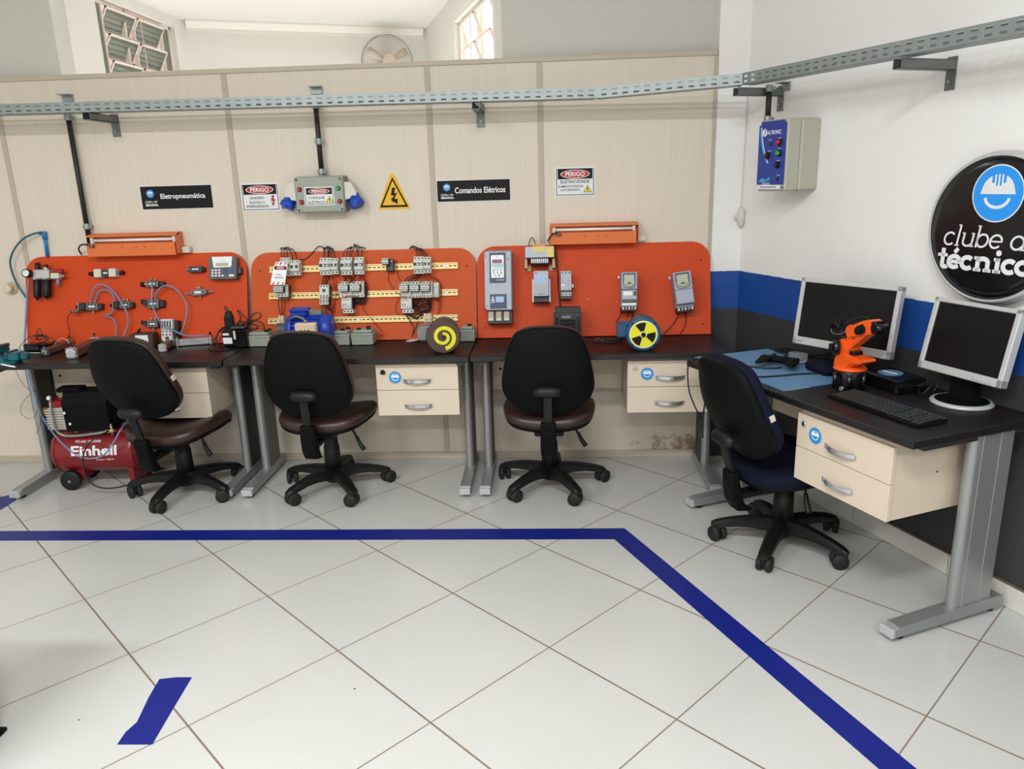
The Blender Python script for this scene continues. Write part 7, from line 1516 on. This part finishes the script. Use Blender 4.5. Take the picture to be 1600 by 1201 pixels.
m = M(); m.mx = T; m.box(-W_ / 2 + 0.006, 0.010, 0.006, W_ / 2 - 0.006, 0.035, H_ - 0.006, 'black_soft', 0.008); m.box(-0.14, 0.03, 0.05, 0.14, 0.055, 0.24, 'black_soft', 0.012); m.out('rear_case', t)
m = M(); m.box(-0.045, 0.030, 0.010, 0.045, 0.055, 0.22, 'black_soft', 0.006); m.prism(rrect(-0.11, 0, 0.11, 0.018, 0.006, 3), -0.035, 0.09, 'black_soft'); m.out('stand', t)
# square monitor
t = thing('monitor', 'squarer silver monitor on a round foot beneath the round sign', 'monitor', wl(1.530, -0.112, ZD), WALL_A + radians(-1), 'silver monitors')
W_, H_ = 0.350, 0.272; zb = 0.105
T = Matrix.Translation((0.012, -0.040, zb)) @ Matrix.Rotation(radians(-11), 4, 'X')
m = M(); e = 0.020; eb = 0.030; m.mx = T
m.box(-W_ / 2, -0.018, 0, -W_ / 2 + e, 0.018, H_, 'monitor_silver', 0.003); m.box(W_ / 2 - e, -0.018, 0, W_ / 2, 0.018, H_, 'monitor_silver', 0.003); m.box(-W_ / 2, -0.018, H_ - e * 0.8, W_ / 2, 0.018, H_, 'monitor_silver', 0.003); m.box(-W_ / 2, -0.018, 0, W_ / 2, 0.018, eb, 'monitor_silver', 0.003)
for k in range(5): m.box(W_ * 0.18 + k * 0.016, -0.0195, 0.006, W_ * 0.18 + k * 0.016 + 0.008, -0.018, 0.009, 'drive_side')
m.out('bezel', t)
m = M(); m.mx = T; m.box(-W_ / 2 + e - 0.002, -0.010, eb - 0.002, W_ / 2 - e + 0.002, 0.0, H_ - e * 0.8 + 0.002, 'screen'); m.out('screen', t)
m = M(); m.mx = T; m.box(-W_ / 2 + 0.006, 0.010, 0.006, W_ / 2 - 0.006, 0.035, H_ - 0.006, 'black_soft', 0.008); m.box(-0.11, 0.03, 0.04, 0.11, 0.06, 0.26, 'black_soft', 0.014); m.out('rear_case', t)
m = M(); m.loft([[(x, y, z) for x, y in ((-hw, -0.012), (hw, -0.012), (hw, 0.030), (-hw, 0.030))] for hw, z in ((0.052, 0.012), (0.045, 0.06), (0.045, 0.19))], 'black_soft', smooth=False); m.out('stand_neck', t)
m = M(); m.lathe([(0.104, 0.0), (0.106, 0.005), (0.102, 0.011), (0.094, 0.014), (0.090, 0.0135)], 'monitor_silver', n=44); fo = m.out('foot_ring', t)
m = M(); m.lathe([(0.0905, 0.008), (0.0905, 0.0135), (0.078, 0.0165), (0.03, 0.018), (0.001, 0.018)], 'black_soft', n=36); m.out('foot_disc', t)

# keyboard
t = thing('keyboard', 'black keyboard on the desk in front of the orange robot', 'keyboard', wl(1.480, -0.428, ZD), WALL_A + radians(0.5))
KW, KD = 0.415, 0.132
m = M(); m.loft([[(x, y, z) for y, z in ((-KD / 2, 0.002), (KD / 2, 0.002), (KD / 2, 0.020), (-KD / 2, 0.012))] for x in (-KW / 2, KW / 2)], 'black_gloss', smooth=False); m.out('case', t)
m = M(); rows = 6; cols = 21
for r_ in range(rows):
    y0 = KD / 2 - 0.012 - r_ * 0.0192
    x = -KW / 2 + 0.010
    c_ = 0
    while x < KW / 2 - 0.016:
        wd = 0.0165
        if r_ == 5 and c_ == 3: wd = 0.10
        if c_ in (15, 18) : x += 0.004
        z = 0.012 + 0.008 * ((y0 + KD / 2) / KD)
        m.box(x, y0 - 0.0150, z - 0.001, x + wd, y0, z + 0.0045, 'device_dark', 0.002); m.box(x + 0.004, y0 - 0.0060, z + 0.0045, x + 0.0068, y0 - 0.0038, z + 0.0049, 'valve_grey'); x += wd + 0.0022; c_ += 1
m.out('keys', t)

# cutting mat
t = M(); c0 = [(0.485, -0.165), (0.478, -0.578), (1.128, -0.588), (1.118, -0.140)]
def mat_material():
    nt, b = nodes_of('cutting_mat')
    tc = nt.nodes.new('ShaderNodeTexCoord'); sp = nt.nodes.new('ShaderNodeSeparateXYZ'); nt.links.new(tc.outputs['Object'], sp.inputs[0])
    def gl(o_, st, wd):
        return math_node(nt, 'LESS_THAN', math_node(nt, 'FRACT', math_node(nt, 'DIVIDE', o_, st)), wd)
    g1 = math_node(nt, 'MAXIMUM', gl(sp.outputs[0], 0.025, 0.10), gl(sp.outputs[1], 0.025, 0.10))
    n = nt.nodes.new('ShaderNodeTexNoise'); n.inputs['Scale'].default_value = 12; nt.links.new(tc.outputs['Object'], n.inputs['Vector'])
    base = mix_rgb(nt, n.outputs['Fac'], rgb((66, 112, 156)), rgb((86, 134, 178)))
    nt.links.new(mix_rgb(nt, math_node(nt, 'MULTIPLY', g1, 0.55), base, rgb((190, 208, 222))), b.inputs['Base Color']); b.inputs['Roughness'].default_value = 0.55
mat_material()
n = 4; cc = [(x, y) for x, y in c0]
t.add([(x, y, 0.0) for x, y in cc] + [(x, y, 0.003) for x, y in cc], [(0, 1, 2, 3), (7, 6, 5, 4), (0, 4, 5, 1), (1, 5, 6, 2), (2, 6, 7, 3), (3, 7, 4, 0)], 'cutting_mat')
o = t.out('cutting_mat', loc=wl(0, 0, ZD), rot=(0, 0, WALL_A)); tag(o, 'blue cutting mat with a pale grid on the monitor desk', 'cutting mat')
ZM = ZD + 0.0035

# game controller
t = thing('game_controller', 'black game controller lying on the blue cutting mat', 'game controller', at_wall((0.7947,-0.3364,0.755)), WALL_A + radians(33))
m = M(); pad = closed_spline([(-0.068, 0.030), (-0.03, 0.032), (0.03, 0.032), (0.068, 0.030), (0.080, 0.008), (0.074, -0.020), (0.045, -0.018), (0.0, -0.010), (-0.045, -0.018), (-0.074, -0.020), (-0.080, 0.008)], 3)
m.loft([[(x * s_, y * s_, z) for x, y in pad] for s_, z in ((0.85, 0.012), (1.0, 0.020), (1.0, 0.030), (0.90, 0.038), (0.5, 0.040))], 'black_soft')
for sx in (-1, 1): m.loft([[(sx * (0.056 + dx) + r_ * cos(a), -0.012 + dy + r_ * 1.1 * sin(a), zc + r_ * 0.0 + z_) for a in [2 * pi * j / 14 for j in range(14)]] for r_, dx, dy, zc, z_ in ((0.016, 0.0, 0.025, 0.038, 0), (0.027, 0.002, 0.005, 0.036, 0.004), (0.027, 0.006, -0.025, 0.030, 0.0), (0.023, 0.012, -0.052, 0.024, 0), (0.012, 0.016, -0.070, 0.020, 0))], 'black_soft')
m.out('shell', t)
for sx in (-1, 1):
    m = M(); m.cyl((sx * 0.026, -0.008, 0.038), (sx * 0.026, -0.008, 0.050), 0.006, 'black_plastic', n=12); m.lathe([(0.009, 0.0), (0.0105, 0.003), (0.009, 0.006)], 'black_plastic', (sx * 0.026, -0.008, 0.049), n=16); m.out('thumb_stick', t)
    m = M(); m.box(sx * 0.055 - 0.016, 0.026, 0.016, sx * 0.055 + 0.016, 0.040, 0.034, 'black_plastic', 0.004); m.out('shoulder_button', t)
m = M()
for a in range(4): m.cyl((0.055 + 0.011 * cos(a * pi / 2), 0.012 + 0.011 * sin(a * pi / 2), 0.036), (0.055 + 0.011 * cos(a * pi / 2), 0.012 + 0.011 * sin(a * pi / 2), 0.0415), 0.0042, 'device_charcoal', n=10)
m.out('face_buttons', t)
m = M(); m.box(-0.069, 0.009, 0.036, -0.041, 0.015, 0.0415, 'device_charcoal', 0.001); m.box(-0.058, -0.002, 0.036, -0.052, 0.026, 0.0415, 'device_charcoal', 0.001); m.out('direction_pad', t)

def desk_cable(label, pts, r=0.0035, name='cable'):
    m = M(); m.tube([wl(*p) for p in pts], r, 'wire_black', n=7); return tag(m.out(name), label, 'cable', 'black cables on the monitor desk')
desk_cable('black cable crossing the blue cutting mat behind the game controller', [(0.6666,-0.5135,0.758),(0.7541,-0.4738,0.758),(0.8194,-0.4212,0.758),(0.8366,-0.3596,0.758)])
desk_cable('black cable crossing the blue cutting mat in front of the game controller', [(0.9232,-0.5535,0.758),(0.9458,-0.4698,0.758),(0.96,-0.3656,0.758),(0.9917,-0.2752,0.758),(1.04,-0.2506,0.758)])
desk_cable('black cable along the back edge of the blue cutting mat', [(0.4824,-0.1492,0.757),(0.565,-0.1762,0.757),(0.6264,-0.1769,0.757),(0.6833,-0.1534,0.757),(0.713,-0.094,0.757),(0.7232,0.016,0.757)])
# clear acrylic box
t = thing('acrylic_box', 'small clear plastic box between the game controller and the robot', 'box', at_wall((0.7795,-0.2292,0.755)), WALL_A + radians(10))
m = M(); m.box(-0.035, -0.025, 0, 0.035, 0.025, 0.046, 'clear_acrylic', 0.003); m.out('case', t)
m = M(); m.box(-0.030, -0.02, 0.003, 0.030, 0.02, 0.012, 'wire_white', 0.002); m.box(-0.028, -0.015, 0.012, 0.028, 0.015, 0.016, 'led_red', 0.001); m.out('circuit_board', t)
# dark soft case behind the robot
t = thing('soft_case', 'dark navy soft case lying between acrylic box and robot', 'case', at_wall((0.9618,-0.2526,0.76)), WALL_A + radians(-6))
loops = []
for z, s_ in ((0.0, 0.94), (0.010, 1.0), (0.024, 0.98), (0.034, 0.86), (0.038, 0.5)): loops.append([(x * s_, y * s_, z) for x, y in rrect(-0.085, -0.04, 0.085, 0.04, 0.03, 5)])
m = M(); m.loft(loops, 'navy_fabric'); m.out('body', t)
m = M(); m.tube([(x * 1.004, y * 1.004, 0.017) for x, y in rrect(-0.085, -0.04, 0.085, 0.04, 0.03, 5)], 0.0016, 'black_plastic', n=5, smooth=0); m.out('zip', t)

# robot arm
RB = (1.185, -0.315)
t = thing('robot_arm', 'orange desktop robot arm on a round black base in front of the monitor', 'robot arm', wl(RB[0], RB[1], ZD), WALL_A)
m = M(); m.lathe([(0.058, 0), (0.060, 0.004), (0.060, 0.070), (0.058, 0.074), (0.052, 0.075)], 'black_gloss', n=40)
for k in range(6):
    a = 2 * pi * k / 6 + 0.3; m.cyl((0.060 * cos(a), 0.060 * sin(a), 0.0), (0.060 * cos(a), 0.060 * sin(a), 0.066), 0.009, 'black_gloss', n=12)
m.cyl((0.03, -0.055, 0.010), (0.036, -0.072, 0.010), 0.008, 'chrome', n=12); m.out('base', t)
m = M(); m.lathe([(0.050, 0.090), (0.063, 0.092), (0.063, 0.098), (0.055, 0.104), (0.046, 0.108)], 'robot_orange', n=36)
def P2(px, py): return px
# turret: swept bracket in the wall-parallel plane (local x, z)
tur = [(-0.046, 0.104), (-0.052, 0.125), (-0.038, 0.150), (-0.048, 0.178), (-0.046, 0.205), (-0.020, 0.214), (0.006, 0.206), (0.018, 0.182), (0.016, 0.160), (0.050, 0.152), (0.092, 0.150), (0.100, 0.142), (0.082, 0.132), (0.030, 0.108)]
m.prism(tur, -0.034, 0.030, 'robot_orange'); m.prism([(-0.044, 0.106), (-0.034, 0.150), (-0.044, 0.180), (-0.040, 0.203), (-0.020, 0.210), (0.000, 0.200), (0.010, 0.176), (0.006, 0.154), (0.030, 0.146), (0.062, 0.144), (0.070, 0.134), (0.040, 0.124), (0.020, 0.104)], -0.044, -0.033, 'robot_orange')
m.cyl((0.060, -0.046, 0.136), (0.060, -0.040, 0.136), 0.008, 'robot_orange', n=14); m.box(0.018, -0.03, 0.154, 0.042, 0.02, 0.172, 'black_gloss', 0.003); m.out('turret', t)
m = M(); m.lathe([(0.032, -0.008), (0.033, 0.010), (0.029, 0.017), (0.012, 0.020)], 'black_gloss', (-0.034, -0.040, 0.178), Vector((-0.62, -0.78, 0.0)), 24); m.box(-0.056, -0.066, 0.164, -0.040, -0.052, 0.192, 'black_plastic', 0.002); m.out('motor_cap', t)
m = M(); la = [(-0.018, 0.200), (0.010, 0.176), (0.105, 0.258), (0.124, 0.266), (0.120, 0.282), (0.060, 0.256), (-0.006, 0.222)]
m.prism(la, -0.022, 0.018, 'robot_orange'); m.prism([(0.018, 0.205), (0.026, 0.198), (0.100, 0.262), (0.090, 0.266)], -0.025, -0.021, 'robot_orange')
for px, pz in ((0.028, 0.222), (0.034, 0.210)): m.cyl((px, -0.0235, pz), (px, -0.0215, pz), 0.003, 'rubber', n=8)
m.out('lower_arm', t)
m = M()
fa = [(-0.006, 0.246), (0.000, 0.238), (0.036, 0.246), (0.092, 0.252), (0.118, 0.256), (0.120, 0.304), (0.104, 0.310), (0.080, 0.306), (0.040, 0.292), (0.000, 0.284), (-0.008, 0.272)]
m.prism(fa, -0.034, 0.022, 'robot_orange'); m.cyl((-0.008, -0.006, 0.262), (0.020, -0.006, 0.266), 0.026, 'robot_orange', n=22); m.box(0.104, -0.032, 0.276, 0.142, 0.018, 0.284, 'robot_orange', 0.002); m.out('forearm', t)
m = M(); m.prism([(0.040, 0.262), (0.050, 0.252), (0.080, 0.254), (0.094, 0.262), (0.094, 0.280), (0.082, 0.294), (0.056, 0.286), (0.042, 0.276)], -0.038, -0.0335, 'black_gloss'); m.cyl((0.068, -0.042, 0.272), (0.068, -0.038, 0.272), 0.008, 'black_plastic', n=12)
m.box(0.110, -0.030, 0.286, 0.142, 0.018, 0.304, 'black_gloss', 0.005); m.box(0.112, -0.030, 0.256, 0.144, 0.018, 0.274, 'black_gloss', 0.005); m.cyl((0.138, -0.036, 0.278), (0.138, 0.02, 0.278), 0.017, 'black_gloss', n=18); m.out('joint_motors', t)
m = M(); m.box(0.004, -0.02, 0.286, 0.085, 0.010, 0.298, 'black_plastic', 0.004); m.tube([(0.09, -0.01, 0.31), (0.06, -0.012, 0.318), (0.0, -0.015, 0.304), (-0.03, -0.02, 0.29)], 0.003, 'wire_black', n=6); m.out('cable_cover', t)
m = M(); m.cyl((-0.006, -0.006, 0.264), (-0.034, -0.006, 0.254), 0.023, 'black_gloss', r2=0.020, n=20); m.box(-0.062, -0.024, 0.228, -0.026, 0.012, 0.262, 'black_gloss', 0.006); m.cyl((-0.05, -0.03, 0.236), (-0.05, 0.018, 0.236), 0.014, 'black_plastic', n=16); m.out('wrist', t)
m = M(); m.box(-0.096, -0.02, 0.272, -0.062, 0.010, 0.292, 'black_plastic', 0.003); m.box(-0.088, -0.014, 0.29, -0.078, 0.004, 0.306, 'black_plastic', 0.002); m.box(-0.070, -0.014, 0.288, -0.060, 0.004, 0.310, 'black_plastic', 0.002); m.cyl((-0.094, -0.02, 0.280), (-0.094, 0.012, 0.280), 0.012, 'black_gloss', n=14); m.box(-0.068, -0.012, 0.250, -0.052, 0.006, 0.28, 'black_plastic', 0.002); m.out('gripper', t)
m = M(); m.tube([(0.0, -0.028, 0.276), (-0.02, -0.032, 0.256), (-0.05, -0.034, 0.250), (-0.085, -0.03, 0.254), (-0.100, -0.022, 0.270)], 0.0026, 'valve_grey', n=6); m.out('gripper_cable', t)

for ch in t.children:
    if not ch.name.startswith('base'): ch.location.z = -0.0165
    if ch.name.split('.')[0] in ('forearm', 'joint_motors', 'cable_cover', 'wrist', 'gripper', 'gripper_cable'):   # forearm dips toward the gripper
        R_ = Matrix.Rotation(radians(-8), 4, 'Y'); pv = Vector((0.112, 0, 0.28)); ch.rotation_euler = (0, radians(-8), 0); ch.location = pv - R_ @ pv + Vector((0, 0, -0.0165))
# controller box with a round blue logo plate
t = thing('controller_box', 'flat black box with round blue badge behind the robot base', 'control box', wl(1.268, -0.170, ZD), WALL_A + radians(-4))
m = M(); m.box(-0.095, -0.07, 0.0, 0.095, 0.07, 0.058, 'black_gloss', 0.006); m.out('case', t)
m = M(); m.cyl((-0.015, -0.005, 0.058), (-0.015, -0.005, 0.0605), 0.046, 'badge_blue', n=30); m.box(-0.045, -0.012, 0.0605, 0.015, 0.004, 0.0611, 'white_print', mx=Matrix.Rotation(radians(12), 4, 'Z')); m.out('badge', t)
m = M(); m.tube([(0.095, 0.02, 0.03), (0.13, 0.03, 0.04), (0.165, 0.02, 0.055), (0.175, 0.0, 0.04), (0.15, -0.01, 0.012), (0.10, 0.03, 0.02)], 0.003, 'wire_black', n=6); m.tube([(0.095, 0.03, 0.03), (0.14, 0.05, 0.06), (0.18, 0.04, 0.06), (0.18, 0.02, 0.03)], 0.0025, 'wire_black', n=6); m.out('cable', t)
# cables down the end of the desk
desk_cable('black cable hanging from the corner of the monitor desk', [(0.515, -0.575, 0.752), (0.502, -0.606, 0.752), (0.497, -0.622, 0.735), (0.495, -0.622, 0.66), (0.50, -0.61, 0.58), (0.515, -0.58, 0.50), (0.525, -0.55, 0.44)], 0.0035)
desk_cable('thin black plug lead hanging beside the leg of the drives desk', [(0.545, -0.54, 0.62), (0.535, -0.55, 0.52), (0.530, -0.552, 0.44), (0.532, -0.55, 0.36)], 0.004, 'cable')
